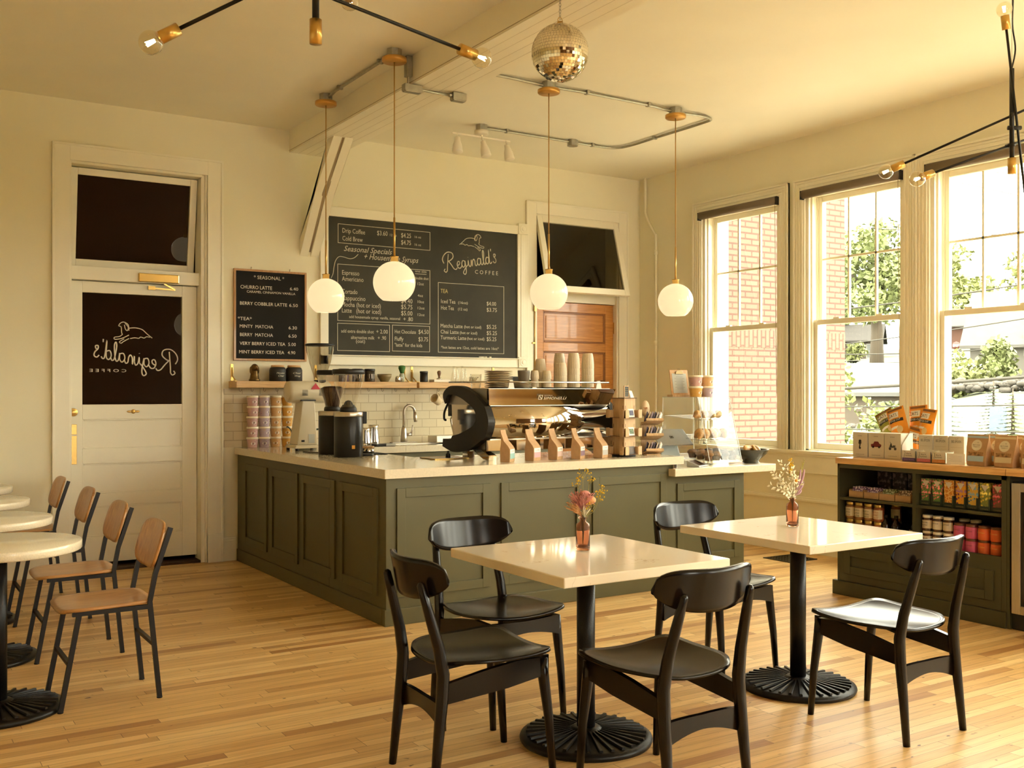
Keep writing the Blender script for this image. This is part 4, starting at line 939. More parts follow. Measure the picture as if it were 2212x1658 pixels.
b = MB(); b._add([(3.575, 5.905, 1.437), (4.665, 5.905, 1.437), (4.63, 5.942, 1.325), (3.60, 5.942, 1.325), (3.575, 5.93, 1.437), (4.665, 5.93, 1.437), (4.63, 5.965, 1.325), (3.60, 5.965, 1.325)], [(3, 2, 1, 0), (4, 5, 6, 7), (0, 1, 5, 4), (2, 3, 7, 6), (1, 2, 6, 5), (3, 0, 4, 7)])
lp = b.build('logo_panel', MIRROR, t)
b = MB(); LM = T(0, 5.9155, 1.364, rx=rad(-18)) @ VB.to_3x3().to_4x4()
LM = Matrix.Translation((0, 5.9165, 1.363)) @ Matrix.Rotation(rad(18), 4, 'X') @ VB
b.text('SIMONELLI', 4.03, 4.225, .0, .020, 0, LM, .2); b.text('NUOVO', 4.03, 4.10, .025, .009, 0, LM, .2)
b.frame(3.985, 4.018, .0, .033, .004, -.001, .001, 0, LM @ Matrix(((1, 0, 0, 0), (0, 0, 1, 0), (0, 1, 0, 0), (0, 0, 0, 1)))); b.stroke([(3.992, .027), (4.011, .006)], .003, 0, LM)
b.build('lettering', mat('light_logo', (.72, .66, .54), .4), lp)
MB().box(3.575, 4.655, 5.93, 5.95, 1.013, 1.088).build('rear_lower_panel', MIRROR, t, bevel=.003)
b = MB(); b.box(3.615, 4.625, 5.95, 6.32, 1.02, 1.325); b.box(3.60, 4.64, 5.945, 6.50, 1.325, 1.44); b.build('body', BSTEEL, t)
b = MB(); b.box(3.615, 4.625, 6.30, 6.53, 1.03, 1.078); b.build('drip_tray', DK, t)
for x in (3.8, 4.12, 4.44):
    b = MB(); b.cyl(.037, 1.23, 1.325, 20, 0, T(x, 6.40, 0)); b.cyl(.03, 1.20, 1.23, 20, 0, T(x, 6.40, 0)); gp = b.build('group_head', STEEL, t)
    MB().tube([(x, 6.43, 1.215), (x, 6.50, 1.205), (x, 6.60, 1.19)], [.012, .014, .017], 10).build('portafilter_handle', PLASTICB, gp)
b = MB(); b.box(3.60, 3.70, 6.47, 6.52, 1.24, 1.33); b.tube(catmull([(3.60, 6.52, 1.33), (3.60, 6.57, 1.27), (3.60, 6.575, 1.22), (3.60, 6.55, 1.21)], 5), .009, 8); b.build('steam_lever', PLASTICB, t, bevel=.004)
b = MB(); b.tube(catmull([(3.64, 6.47, 1.25), (3.63, 6.52, 1.23), (3.625, 6.52, 1.20), (3.62, 6.46, 1.10)], 5), .006, 8); b.build('steam_wand', STEEL, t)
for x in (3.62, 4.57):
    b = MB(); b._add([(x-.03, 5.93, CT), (x+.03, 5.93, CT), (x+.03, 5.99, CT), (x-.03, 5.99, CT), (x-.03, 6.04, 1.02), (x+.03, 6.04, 1.02), (x+.03, 6.16, 1.02), (x-.03, 6.16, 1.02), (x-.03, 5.93, .985), (x+.03, 5.93, .985)],
                    [(3, 2, 1, 0), (0, 1, 9, 8), (8, 9, 5, 4), (2, 3, 7, 6), (4, 5, 6, 7), (1, 2, 6, 5), (1, 5, 9), (0, 8, 4), (0, 4, 7, 3)]); b.box(x-.028, x+.028, 6.22, 6.29, CT, 1.0)
    b.build('foot', MIRROR, t)
b = MB(); b.tube([(3.40+.2, 6.50, 1.485), (3.60, 5.98, 1.485)], .006, 8); b.tube([(3.60, 5.975, 1.485), (4.65, 5.975, 1.485)], .006, 8); b.tube([(4.65, 5.975, 1.485), (4.65, 6.50, 1.485)], .006, 8); b.build('cup_rail', STEEL, t)
for x in (3.80, 4.56): MB().prism([(-.026, 0), (.026, 0), (.013, .06), (-.013, .06)], 0, .012, 0, Matrix.Translation((x, 5.985, 1.437)) @ VB).build('rail_post', WHITE, t)
MT = 1.441
pl = MB().lathe([(.055, 0), (.06, .001), (.10, .010), (.103, .0125), (.10, .0135), (.058, .004), (.001, .004)], 40).build('plate', BEIGE)
for k in range(10):
    q = pl if k == 0 else dup(pl)
    q.location = (3.83+random.uniform(-.002, .002), 6.19, MT+.0125*k)
    tag(q, 'cream plate, %s in the tall plate stack on the espresso machine' % (['lowest', 'second from bottom', 'third from bottom', 'fourth from bottom', 'fifth from bottom', 'fifth from top', 'fourth from top', 'third from top', 'second from top', 'topmost'][k]), 'plate', 'plates on the espresso machine')
sc = MB().lathe([(.040, 0), (.044, .001), (.072, .009), (.075, .0125), (.072, .0125), (.042, .004), (.001, .004)], 36).build('saucer', BEIGE)
for k in range(4):
    q = sc if k == 0 else dup(sc)
    q.location = (4.012, 6.17, MT+.011*k)
    tag(q, 'cream saucer, %s in the short stack under the grey mug' % ['lowest', 'second from bottom', 'third from bottom', 'topmost'][k], 'saucer', 'saucers under the grey mug')
for x, l in ((4.265, 'pale saucer plate under the small cup stacks on the espresso machine'), (4.50, 'pale saucer plate under the tall cup stacks on the espresso machine')):
    q = tag(MB().lathe([(.06, 0), (.065, .001), (.105, .006), (.11, .009), (.105, .009), (.06, .003), (.001, .003)], 40).build('serving_plate', mat('celadon', (.50, .47, .30), .3), loc=(x, 6.17, MT)), l, 'plate')
def mug(nm, m, r, h):
    t = thing(nm, '', 'mug')
    MB().lathe([(r*.82, 0), (r*.86, .003), (r, h*.85), (r, h), (r*.93, h), (r*.80, .008), (.001, .008)], 28, cap=False).build('body', m, t)
    MB().tube(catmull([(r*.95, 0, h*.8), (r+.022, 0, h*.72), (r+.024, 0, h*.4), (r*.9, 0, h*.25)], 4), .005, 8).build('handle', m, t)
    return t
q = mug('mug', mat('grey_glaze', (.17, .14, .10), .35), .045, .085); q.location = (4.025, 6.16, MT+.045); q.rotation_euler = (0, 0, .6); q['label'] = 'grey mug standing on the short saucer stack'
q = mug('mug', mat('green_glaze', (.07, .13, .03), .35), .028, .065); q.location = (4.15, 6.28, MT); q.rotation_euler = (0, 0, 0); q['label'] = 'small green mug right of the grey mug on the espresso machine'
q = mug('glass_mug', CLEAR, .04, .10); q.location = (3.69, 6.27, MT); q.rotation_euler = (0, 0, pi); q['label'] = 'clear glass mug left of the tall plate stack'
tag(MB().box(0, .14, 0, .05, 0, .09).build('knock_box', mat('slate_blue', (.10, .12, .13), .4), loc=(4.02, 6.42, MT), bevel=.005), 'slate grey box at the back behind the green mug', 'box')
def cup(r, h):
    b = MB(); b.lathe([(r-.0025, 0), (r, .001), (r*.985, h*.3), (r*.93, h*.6), (r*.82, h*.9), (r*.74, h), (.001, h)], 44, 0, None, False, False, -.035)
    b.lathe([(r-.0025, 0), (r*.985-.004, h*.3), (r*.93-.004, h*.6), (r*.82-.005, h*.9), (.001, h*.94)], 22, 0, None, True, False); return b.build('ribbed_cup', BEIGE)
STK = [(4.112, 6.15, 2, .032, .062, .058, 'left front small stack'), (4.203, 6.13, 2, .036, .062, .058, 'second small stack from left'), (4.257, 6.29, 3, .043, .100, .055, 'back stack behind the small cups'),
       (4.33, 6.13, 3, .046, .095, .042, 'third front stack'), (4.437, 6.30, 4, .044, .105, .050, 'back stack left of the tallest one'), (4.445, 6.13, 4, .047, .115, .046, 'tallest front stack'), (4.555, 6.29, 3, .044, .10, .045, 'back stack between the two tall ones'), (4.583, 6.14, 4, .047, .115, .046, 'rightmost tall stack')]
for x, y, n, r, h, st, ds in STK:
    c0 = cup(r, h)
    for k in range(n):
        q = c0 if k == 0 else dup(c0)
        q.location = (x, y, MT+.010+st*k); q.rotation_euler[2] = k*.05
        tag(q, 'upturned cream ribbed cup, %s of the %s' % ({0: 'lowest', n-1: 'topmost'}.get(k) or ['', 'second up', 'third up', 'fourth up'][k], ds), 'cup', 'upturned ribbed cups on the espresso machine')
# kraft coffee bags along the front edge
KL = [('teal', (.25, .42, .40)), ('rose', (.62, .32, .33)), ('blush', (.60, .42, .36)), ('plum', (.20, .12, .16)), ('grey', (.40, .38, .34))]
for i, (x, y) in enumerate(((3.63, 5.755), (3.85, 5.78), (4.045, 5.79), (4.215, 5.76), (4.41, 5.755))):
    t = thing('coffee_bag', 'kraft coffee bag with a %s label band, %s of the five in the row' % (KL[i][0], ['first', 'second', 'third', 'fourth', 'fifth'][i]), 'bag', (x, y, CT), rad(32+random.uniform(-6, 6)), 'kraft coffee bags along the worktop edge')
    w, d = .050, .034; h = .212
    b = MB(); L = [(0, w*.96, d*.96, 0), (.02, w, d, 0), (.085, w, d*1.02, 0), (.105, w*.98, d*.8, .004), (.14, w*.96, d*.28, .018), (.19, w*.95, d*.08, .030), (h, w*.95, d*.07, .034)]
    vs = []; fs = []
    for z, a, c, yo in L: vs += [(-a, -c+yo, z), (a, -c+yo, z), (a, c*.2+yo, z), (a*(.9 if .1 < z < .15 else 1), yo+c*.4, z), (a, c+yo, z), (-a, c+yo, z)]
    for j in range(len(L)-1):
        for k in range(6): fs.append((j*6+k, j*6+(k+1) % 6, (j+1)*6+(k+1) % 6, (j+1)*6+k))
    fs.append((5, 4, 3, 2, 1, 0)); fs.append(tuple(len(vs)-6+k for k in range(6)))
    b._add(vs, fs); b.build('pouch', KRAFT, t, bevel=.002)
    b = MB(); b.box(-w*.85, w*.85, -d*1.02-.0015, -d-.0005, .058, .085, 0); b.box(-w*.85, w*.85, -d*1.02-.0015, -d-.0005, .022, .058, 1)
    b.text('COFFEE', -.03, .03, .066, .010, 2, Matrix.Translation((0, -d*1.02-.002, 0)) @ VB)
    b.build('label', [PAPERW, mat('bag_label_'+KL[i][0], KL[i][1], .6), INK], t)
# rotating card tower
t = thing('card_tower', 'birch ply card tower with three tiers at the right end of the worktop', 'display stand', (4.655, 5.80, CT), rad(8))
MB().lathe([(.085, 0), (.085, .012)], 32).build('turntable', PLASTICB, t)
MB().box(-.058, .058, -.058, .058, .014, .418).build('core', BIRCH, t); MB().box(-.066, .066, -.066, .066, .418, .423).build('top_plate', mat('burnt_edge', (.12, .05, .02), .6), t)
for z in (.018, .150, .282):
    b = MB()
    for k in range(4):
        M = T(rz=k*pi/2); b.box(-.08, .08, -.094, -.058, z-.003, z, 1, M)
        b.box(-.085, -.052, -.098, -.094, z-.004, z+.056, 0, M); b.box(.052, .085, -.098, -.094, z-.004, z+.056, 0, M)
        b.box(-.052, -.047, -.096, -.06, z, z+.052, 0, M); b.box(.047, .052, -.096, -.06, z, z+.052, 0, M)
        b.box(-.048, -.044, -.0585, -.0575, z+.06, z+.085, 1, M); b.box(.044, .048, -.0585, -.0575, z+.06, z+.085, 1, M)
    b.build('tier', [BIRCH, _M['burnt_edge']], t)
def card(nm, lab, loc, rz, w, h, m1, m2, tilt=-12, grp='sticker cards in the card tower'):
    t = thing(nm, lab, 'card', loc, rz, grp)
    M = T(rx=rad(tilt)); b = MB(); b.box(-w/2, w/2, -.001, .001, 0, h, 0, M); b.box(-w*.34, w*.34, -.0018, -.001, h*.2, h*.82, 1, M)
    b.build('sheet', [m1, m2], t)
CR8 = rad(8); ca, sa = cos(CR8), sin(CR8)
tp = lambda x, y: (4.655+x*ca-y*sa, 5.80+x*sa+y*ca)
card('sticker_card', 'small card with a blue patterned square on the top tier', (*tp(0, -.078), CT+.284), CR8, .062, .06, PAPERW, mat('blue_pattern', (.05, .05, .12), .5, var=.9, scale=120))
card('sticker_card', 'small card with a green and orange picture on the middle tier', (*tp(.002, -.078), CT+.152), CR8, .062, .06, PAPERW, mat('green_pattern', (.10, .16, .06), .5, var=.7, scale=90))
card('sticker_card', 'dark brown card with light lettering on the bottom tier', (*tp(-.002, -.078), CT+.020), CR8, .085, .055, mat('dark_card', (.06, .04, .025), .5), mat('dark_card_print', (.09, .06, .04), .5, var=.5, scale=150))
for z, l, m1 in ((.284, 'blank white card on the window side of the top tier', PAPERW), (.152, 'pale green card on the window side of the middle tier', mat('pale_green', (.45, .50, .22), .5, var=.5, scale=30)), (.020, 'yellow green card on the window side of the bottom tier', mat('yellow_green', (.50, .52, .20), .5, var=.5, scale=28))):
    card('sticker_card', l, (*tp(.078, 0), CT+z), CR8+pi/2, .055, .06, m1, m1, -8)
t = thing('price_sign', 'tiny blackboard sign in a kraft frame on top of the card tower', 'sign', (*tp(.005, -.02), CT+.424), CR8)
b = MB(); b.frame(-.026, .026, 0, .086, .007, -.004, .004); b.build('frame', BIRCH, t); b = MB(); b.box(-.019, .019, -.002, .002, .007, .079); bd = b.build('board', PLASTICB, t)
b = MB()
for k in range(4): b.text('stickers' if k == 0 else '$%d each' % (k+1), -.016, .014, .064-.016*k, .007, 0, Matrix.Translation((0, -.0025, 0)) @ VB)
b.build('lettering', mat('yellow_chalk_small', (.35, .30, .08), .8), bd)
tag(MB()._add([(-.018, -.02, 0), (.018, -.02, 0), (.014, .0, .05), (-.014, .0, .05), (-.018, .02, 0), (.018, .02, 0)], [(0, 1, 2, 3), (5, 4, 3, 2), (0, 3, 4), (1, 5, 2), (0, 4, 5, 1)]).build('tent_card', PAPERW, loc=(*tp(.052, -.015), CT+.424), rz=CR8), 'small white folded card beside the tiny blackboard sign', 'card')
# packet stand
t = thing('packet_stand', 'birch ply stand with three sloping trays of paper packets and an oval sign', 'display stand', (4.955, 5.86, CT), rad(-20))
b = MB(); b.box(-.05, .05, .06, .068, 0, .24); b.box(-.055, .055, -.07, .07, 0, .006); b.build('post', BIRCH, t)
b = MB(); b.lathe([(.001, 0), (.034, 0), (.034, .005), (.001, .005)], 32, 0, T(-.03, .055, .34, rx=rad(90), s=(1, 1, 1.75)) if False else Matrix.Translation((-.02, .06, .34)) @ Matrix.Diagonal((1, 1, 1.8, 1)) @ Matrix.Rotation(rad(90), 4, 'X')); b.box(-.03, -.01, .056, .061, .22, .30)
b.build('oval_sign', mat('pale_ply', (.60, .44, .26), .5), t)
b = MB(); rn = random.Random(2)
for k in range(5): b.stroke([(-.035+.006*k, .325+rn.uniform(-.01, .02)), (-.03+.006*k, .35), (-.028+.006*k, .335)], .0012, 0, Matrix.Translation((0, .0545, 0)) @ VB)
b.build('oval_mark', mat('orange_mark', (.50, .20, .05), .6), t)
PK = [mat('packet_%s' % n, c, .5, var=.5, scale=60) for n, c in (('white', (.62, .56, .50)), ('cream', (.60, .46, .30)), ('lilac', (.40, .34, .44)), ('dark', (.06, .05, .08)), ('rust', (.45, .20, .10)))]
for tz, nm in ((.235, 'top'), (.125, 'middle'), (.012, 'bottom')):
    b = MB(); M = T(0, 0, tz, rx=rad(-14)); b.box(-.06, .075, -.085, .06, -.005, 0, 0, M); b.box(-.06, .075, -.085, -.08, -.005, .016, 0, M); b.box(.07, .075, -.085, .06, -.005, .014, 0, M)
    b.build('tray', BIRCH, t)
    for k in range(6):
        M2 = Matrix.Translation((4.955, 5.86, CT)) @ Matrix.Rotation(rad(-20), 4, 'Z') @ M
        p_ = MB(); Mp = M2 @ T(-.045+.021*k, -.01, .001, rz=rad(65)) @ T(rx=rad(22))
        p_.box(-.05, .05, -.004, .004, 0, .075, 0, None)
        ob = p_.build('paper_packet', PK[[3, 1, 2, 3, 0, 0][k]], bevel=.002); ob.matrix_world = Mp
        tag(ob, 'paper packet, %s from the left in the %s tray of the packet stand' % (['first', 'second', 'third', 'fourth', 'fifth', 'sixth'][k], nm), 'packet', 'paper packets in the packet stand')
# point of sale tablet
t = thing('sales_tablet', 'grey tablet till on a pale metal stand, seen from behind', 'till', (5.27, 6.02, LT), rad(-14))
ALU = mat('anodised_grey', (.34, .33, .30), .35, metal=.6)
b = MB(); b._add([(-.09, -.07, 0), (.09, -.07, 0), (.09, .08, 0), (-.09, .08, 0), (-.07, .00, .17), (.07, .00, .17), (.07, .025, .17), (-.07, .025, .17)], [(0, 1, 5, 4), (1, 2, 6, 5), (2, 3, 7, 6), (3, 0, 4, 7), (4, 5, 6, 7), (3, 2, 1, 0)])
b.build('stand', mat('pale_metal', (.42, .46, .45), .4), t, bevel=.008)
b = MB(); M = T(0, -.05, .20, rx=rad(-58)); b.box(-.145, .145, -.006, .006, -.10, .11, 0, M)
b.build('tablet', ALU, t, bevel=.004)
b = MB(); b.frame(-.013, .013, -.013, .013, .003, -.0075, -.006, 0, M); b.box(-.005, .005, -.0075, -.006, -.005, .005, 0, M); b.build('mark', INK, t)
t = thing('card_reader', 'small dark-screened card terminal lying on the low worktop before the pastry case', 'terminal', (5.24, 5.66, LT), rad(24))
b = MB(); b._add([(-.085, -.05, .0), (.085, -.05, .0), (.085, .05, .0), (-.085, .05, .0), (-.085, -.05, .008), (.085, -.05, .008), (.085, .05, .045), (-.085, .05, .045)], [(0, 1, 5, 4), (1, 2, 6, 5), (2, 3, 7, 6), (3, 0, 4, 7), (4, 5, 6, 7), (3, 2, 1, 0)])
b.build('body', ALU, t, bevel=.003)
b = MB(); b.quad([(-.065, -.04, .0125), (.055, -.04, .0125), (.055, .04, .0425), (-.065, .04, .0425)]); b.build('screen', mat('dark_screen', (.03, .018, .012), .1, var=.8, scale=20), t)
# pastry case
t = thing('pastry_case', 'clear acrylic pastry case with three shelves at the counter end', 'display case', (0, 0, 0))
X0, X1 = 5.36, 5.69; YB, YT, YF = 6.19, 5.79, 5.655; Z0, Z1 = .882, 1.375
b = MB(); b.box(X0+.02, X1+.04, YF+.01, YB, LT, Z0); b.build('base', ACRYL, t)
b = MB()
b.box(X0, X0+.005, YT, YB, Z0, Z1); b.box(X1-.005, X1, YT, YB, Z0, Z1); b.box(X0, X1, YT, YB, Z1-.006, Z1); b.box(X0, X1, YB-.005, YB, Z0, Z1)
for x in (X0, X1-.005): b.prism([(YF, Z0), (YT, Z0), (YT, Z1)], x, x+.005, 0, Matrix(((0, 0, 1, 0), (1, 0, 0, 0), (0, 1, 0, 0), (0, 0, 0, 1))))
b.build('shell', ACRYL, t)
b = MB(); b._add([(X0-.004, YF, Z0), (X1+.004, YF, Z0), (X1+.004, YT, Z1), (X0-.004, YT, Z1), (X0-.004, YF-.005, Z0), (X1+.004, YF-.005, Z0), (X1+.004, YT-.005, Z1), (X0-.004, YT-.005, Z1)], [(0, 1, 2, 3), (7, 6, 5, 4), (0, 4, 5, 1), (2, 6, 7, 3), (1, 5, 6, 2), (3, 7, 4, 0)])
b.build('sloped_front', ACRYL, t)
b = MB(); e = .004
for x in (X0, X1):
    b.bar((x, YF-.003, Z0), (x, YT-.003, Z1), e); b.bar((x, YB, Z0), (x, YB, Z1), e); b.bar((x, YT, Z1), (x, YB, Z1), e)
b.bar((X0, YB, Z1), (X1, YB, Z1), e); b.bar((X0, YT, Z1), (X1, YT, Z1), e); b.bar((X0, YF, Z0), (X1, YF, Z0), e); b.bar((X0, YB, Z0), (X1, YB, Z0), e)
b.build('edges', ACEDGE, t)
LV = [(.893, .0), (1.045, .05), (1.20, .085)]
for z, dy in LV:
    b = MB(); b._add([(X0+.006, YF+.02+dy, z), (X1-.006, YF+.02+dy, z), (X1-.006, YB-.01, z+.03), (X0+.006, YB-.01, z+.03)], [(0, 1, 2, 3)]); b.box(X0+.006, X1-.006, YF+.018+dy, YF+.022+dy, z, z+.014); b.build('tray', ACRYL, t)
    b = MB(); b.bar((X0+.006, YF+.02+dy, z), (X1-.006, YF+.02+dy, z), .003); b.bar((X0+.006, YB-.01, z+.03), (X1-.006, YB-.01, z+.03), .003); b.bar((X0+.006, YF+.02+dy, z), (X0+.006, YB-.01, z+.03), .003); b.build('tray_edge', ACEDGE, t)
MUF = mat('muffin_crust', (.22, .10, .03), .8, var=.5, scale=40, bump=1., bscale=60); MUFD = mat('dark_muffin', (.06, .025, .014), .8, var=.5, scale=40, bump=1., bscale=60); LINER = mat('brown_liner', (.14, .07, .03), .8)
CROI = mat('croissant_crust', (.58, .31, .10), .5, var=.5, scale=18, bump=.6, bscale=30); SCONE = mat('scone_crust', (.62, .44, .24), .8, var=.4, scale=30, bump=.8, bscale=50)
def muffin(m):
    t = thing('muffin', '', 'muffin', group='muffins on the lowest shelf of the pastry case')
    MB().lathe([(.026, 0), (.035, .035)], 20, flute=-.05, smooth=False).build('paper_liner', LINER, t)
    MB().lathe([(.034, .033), (.041, .040), (.039, .052), (.026, .064), (.001, .069)], 20).build('top', m, t); return t
m0 = muffin(MUF); m1_ = muffin(MUFD); slot = 0
for j, (y, zz) in enumerate(((5.715, .897), (5.80, .903), (5.89, .909))):
    for k in range(4):
        d_ = k >= 2; src = m1_ if d_ else m0
        q = src if (j == 0 and k in (0, 2)) else dup(src)
        q.location = (5.402+.082*k, y, zz)
        q['label'] = '%s muffin, %s from the left in the %s row of the lowest shelf' % ('dark chocolate' if d_ else 'golden brown', ['first', 'second', 'third', 'fourth'][k], ['front', 'middle', 'back'][j])
def croissant(nm, m, lab, grp, loc, rz, s=1., rx=0):
    b = MB(); P_ = catmull([(-.055, .02, .014), (-.03, .0, .024), (0, -.006, .030), (.03, .0, .024), (.055, .02, .014)], 6)
    rr = [.006+.022*sin(pi*i/(len(P_)-1))*(1+.12*cos(i*2.1)) for i in range(len(P_))]
    b.tube(P_, rr, 12); o = b.build(nm, m, loc=loc, rz=rz); o.scale = (s, s, s); o.rotation_euler[0] = rx
    tag(o, lab, nm.replace('_', ' '), grp)
for k in range(5): croissant('croissant', CROI, 'golden croissant, %s from the left on the middle shelf of the pastry case' % ['first', 'second', 'third', 'fourth', 'fifth'][k], 'croissants on the middle shelf', (5.402+.060*k, 5.80+.012*(k % 2), 1.060), rad(60+15*(k % 3)), 1.3, rad(-25))
for k in range(4): croissant('scone', SCONE if k > 1 else CROI, 'pale pastry, %s from the left on the top shelf of the pastry case' % ['first', 'second', 'third', 'fourth'][k], 'pastries on the top shelf', (5.415+.072*k, 5.86, 1.212), rad(50+20*(k % 3)), 1.05)
# on top of the case
t = thing('clipboard', 'wooden clipboard with a printed sheet standing on the pastry case', 'clipboard', (5.478, 6.12, Z1+.001), rad(-8))
MB().box(-.10, .10, -.05, .03, 0, .018).build('stand', BIRCH, t); M = T(0, -.01, .012, rx=rad(-10))
MB().box(-.085, .085, -.004, .003, 0, .205, 0, M).build('board', wood('clip_wood', (.42, .22, .07), (.58, .34, .14), .5, 2), t, bevel=.003)
b = MB(); b.box(-.066, .066, -.006, -.0045, .018, .175, 0, M)
for k in range(9): b.box(-.03-.015*(k % 2), .03+.015*(k % 2), -.0066, -.006, .05+.012*k, .053+.012*k, 1, M)
b.build('sheet', [mat('printed_sheet', (.44, .44, .38), .6), mat('grey_print', (.26, .26, .23), .6)], t)
b = MB(); b.prism([(-.035, .17), (.035, .17), (.028, .19), (.010, .20), (-.010, .20), (-.028, .19)], .004, .014, 0, M @ VB); b.tube([(-.008, -.012, .20), (-.008, -.012, .215), (.008, -.012, .215), (.008, -.012, .20)], .002, 6, 0, M); b.build('clip', mat('aged_steel', (.22, .16, .08), .35, metal=1.), t)
for i, (dx, dz, ci, l) in enumerate(((0, 0, 3, 'golden ice cream tub on the pastry case, lower left of four'), (.118, 0, 1, 'lilac ice cream tub on the pastry case, lower right of four'), (0, 1, 0, 'pink ice cream tub on the pastry case, upper left of four'), (.118, 1, 2, 'peach ice cream tub on the pastry case, upper right of four'))):
    q = tub(_M['tub_'+TUBC[ci][0]]); q.location = (5.498+dx, 5.96, Z1+.001+.0873*dz*.98); q.scale = (1.15, 1.15, .97); q['label'] = l; q['group'] = 'ice cream tubs on the pastry case'
# snack bowl
t = thing('snack_bowl', 'dark glazed bowl of wrapped cookies at the right end of the low worktop', 'bowl', (5.855, 5.72, LT))
MB().lathe([(.064, 0), (.066, .004), (.062, .022), (.085, .04), (.118, .07), (.137, .102), (.140, .106), (.134, .105), (.10, .065), (.05, .035), (.001, .032)], 44, cap=False).build('bowl', mat('dark_glaze', (.045, .042, .030), .18, var=.6, scale=8, coat=.4), t)
COOK = mat('cookie', (.50, .27, .07), .5, var=.3, scale=30, bump=.8, bscale=60)
for k, (x, y, a, l) in enumerate(((-.05, -.02, .2, 'left'), (.01, .03, 1.4, 'middle back'), (.0, -.05, .8, 'middle front'), (.055, .02, 2.2, 'right'))):
    M = T(5.855+x, 5.72+y, LT+.098, rz=a, rx=rad(55)); b = MB(); b.lathe([(.001, -.012), (.045, -.010), (.050, 0), (.043, .010), (.001, .013)], 18)
    o = b.build('cookie', COOK if k < 3 else mat('wrapped_pale', (.66, .52, .36), .3, var=.3, scale=20), bevel=0); o.matrix_world = M
    tag(o, 'wrapped cookie at the %s of the dark bowl' % l, 'cookie', 'wrapped cookies in the dark bowl')
# ------------------------------------------------------------------ on the wall shelves
SZ = 1.506
t = thing('dog_bust', 'small bronze dog bust on the left part of the long wall shelf', 'statue', (2.785, 8.40, SZ))
BZ = mat('bronze', (.14, .085, .03), .35, metal=.9, var=.4, scale=40)
b = MB(); b.lathe([(.045, 0), (.048, .01), (.040, .02), (.034, .05), (.028, .085), (.022, .10)], 24, 0, T(s=(1, .85, 1))); b.ball(.034, 20, 0, T(0, -.005, .112, s=(.9, 1, 1))); b.ball(.017, 14, 0, T(.002, -.038, .102, s=(.9, 1.5, .85)))
b.ball(.009, 10, 0, T(.002, -.061, .106)); b.build('head', BZ, t)
for s_ in (-1, 1): MB().ball(.016, 14, 0, T(s_*.032, -.002, .092, s=(.55, .9, 1.9))).build('ear', BZ, t)
def canister(label, txt, loc):
    t = thing('canister', label, 'jar', loc, 0, 'dark canisters with wooden lids')
    DC = mat('matte_charcoal', (.028, .026, .022), .55)
    MB().lathe([(.066, 0), (.07, .004), (.07, .095), (.062, .115), (.055, .118)], 32).build('jar', DC, t)
    MB().lathe([(.052, .118), (.056, .12), (.056, .133), (.052, .137), (.001, .137)], 32).build('lid', SHELFW, t)
    b = MB(); b.text(txt[0], -.035, .035, .062, .016, 0, Matrix.Translation((0, -.0715, 0)) @ VB, .3); b.text(txt[1], -.02, .03, .038, .016, 0, Matrix.Translation((0, -.0715, 0)) @ VB, .3); b.build('lettering', CHALKM, t)
canister('dark canister with a wooden lid, left of the pair on the long shelf', ('House', 'Chai'), (2.985, 8.395, SZ))
canister('dark canister with a wooden lid, right of the pair on the long shelf', ('Chai', 'Wrap'), (3.13, 8.395, SZ))
def tin(label, loc, m, r=.045, h=.115, lid=PLASTICB, lab=True):
    t = thing('storage_jar', label, 'jar', loc, 0, 'black-lidded jars on the long shelf')
    MB().lathe([(r*.95, 0), (r, .004), (r, h*.85)], 28).build('jar', m, t); MB().lathe([(r*1.05, h*.83), (r*1.06, h*.86), (r*1.06, h*.97), (r, h), (.001, h)], 28).build('lid', lid, t)
    if lab:
        b = MB(); b.quad([(r*1.012*cos(a), r*1.012*sin(a), z) for a, z in ((-2.1, h*.25), (-1.55, h*.25), (-1.0, h*.25), (-1.0, h*.6), (-1.55, h*.6), (-2.1, h*.6))]); b.build('label', PAPERW, t)
TEA = mat('loose_tea', (.05, .035, .02), .5, var=.8, scale=60)
tin('black-lidded jar of loose tea, left of the pair behind the grinders', (3.72, 8.40, SZ), TEA); tin('black-lidded jar of loose tea, right of the pair behind the grinders', (3.84, 8.40, SZ), TEA)
tin('purple-labelled jar half hidden behind the grinder hoppers', (3.60, 8.42, SZ), mat('purple_jar', (.08, .045, .09), .4), lab=False)
tag(MB().lathe([(.035, 0), (.038, .004), (.062, .045), (.066, .07), (.062, .068), (.03, .012), (.001, .010)], 32, cap=False).build('matcha_bowl', mat('moss_glaze', (.22, .17, .08), .35, var=.2, scale=20), loc=(3.985, 8.40, SZ)), 'olive ceramic bowl on the long shelf, right of the tea jars', 'bowl')
b = MB(); b.lathe([(.022, 0), (.028, .015), (.024, .04), (.020, .052)], 20); b.tube(catmull([(.02, 0, .045), (.042, 0, .04), (.026, 0, .015)], 4), .003, 6); tag(b.build('creamer_jug', STEEL, loc=(4.105, 8.37, SZ)), 'tiny steel creamer jug left of the whisk holder', 'jug')
t = thing('matcha_whisk', 'green bamboo whisk upside down on a pale ceramic holder', 'whisk', (4.16, 8.40, SZ))
MB().lathe([(.026, 0), (.028, .03), (.022, .07), (.016, .078)], 20).build('holder', mat('pale_celadon', (.42, .44, .33), .3), t)
b = MB(); b.lathe([(.014, .075), (.018, .09), (.030, .125), (.028, .145), (.012, .150)], 28, flute=.10); b.build('bristles', mat('whisk_green', (.05, .16, .035), .6), t)
tin('plain black canister on the short shelf beside its left bracket', (4.385, 8.40, SZ), PLASTICB, .036, .10, PLASTICB, False)
t = thing('tamper', 'coffee tamper with a brown wooden handle on a white tray', 'tamper', (4.545, 8.40, SZ+.024))
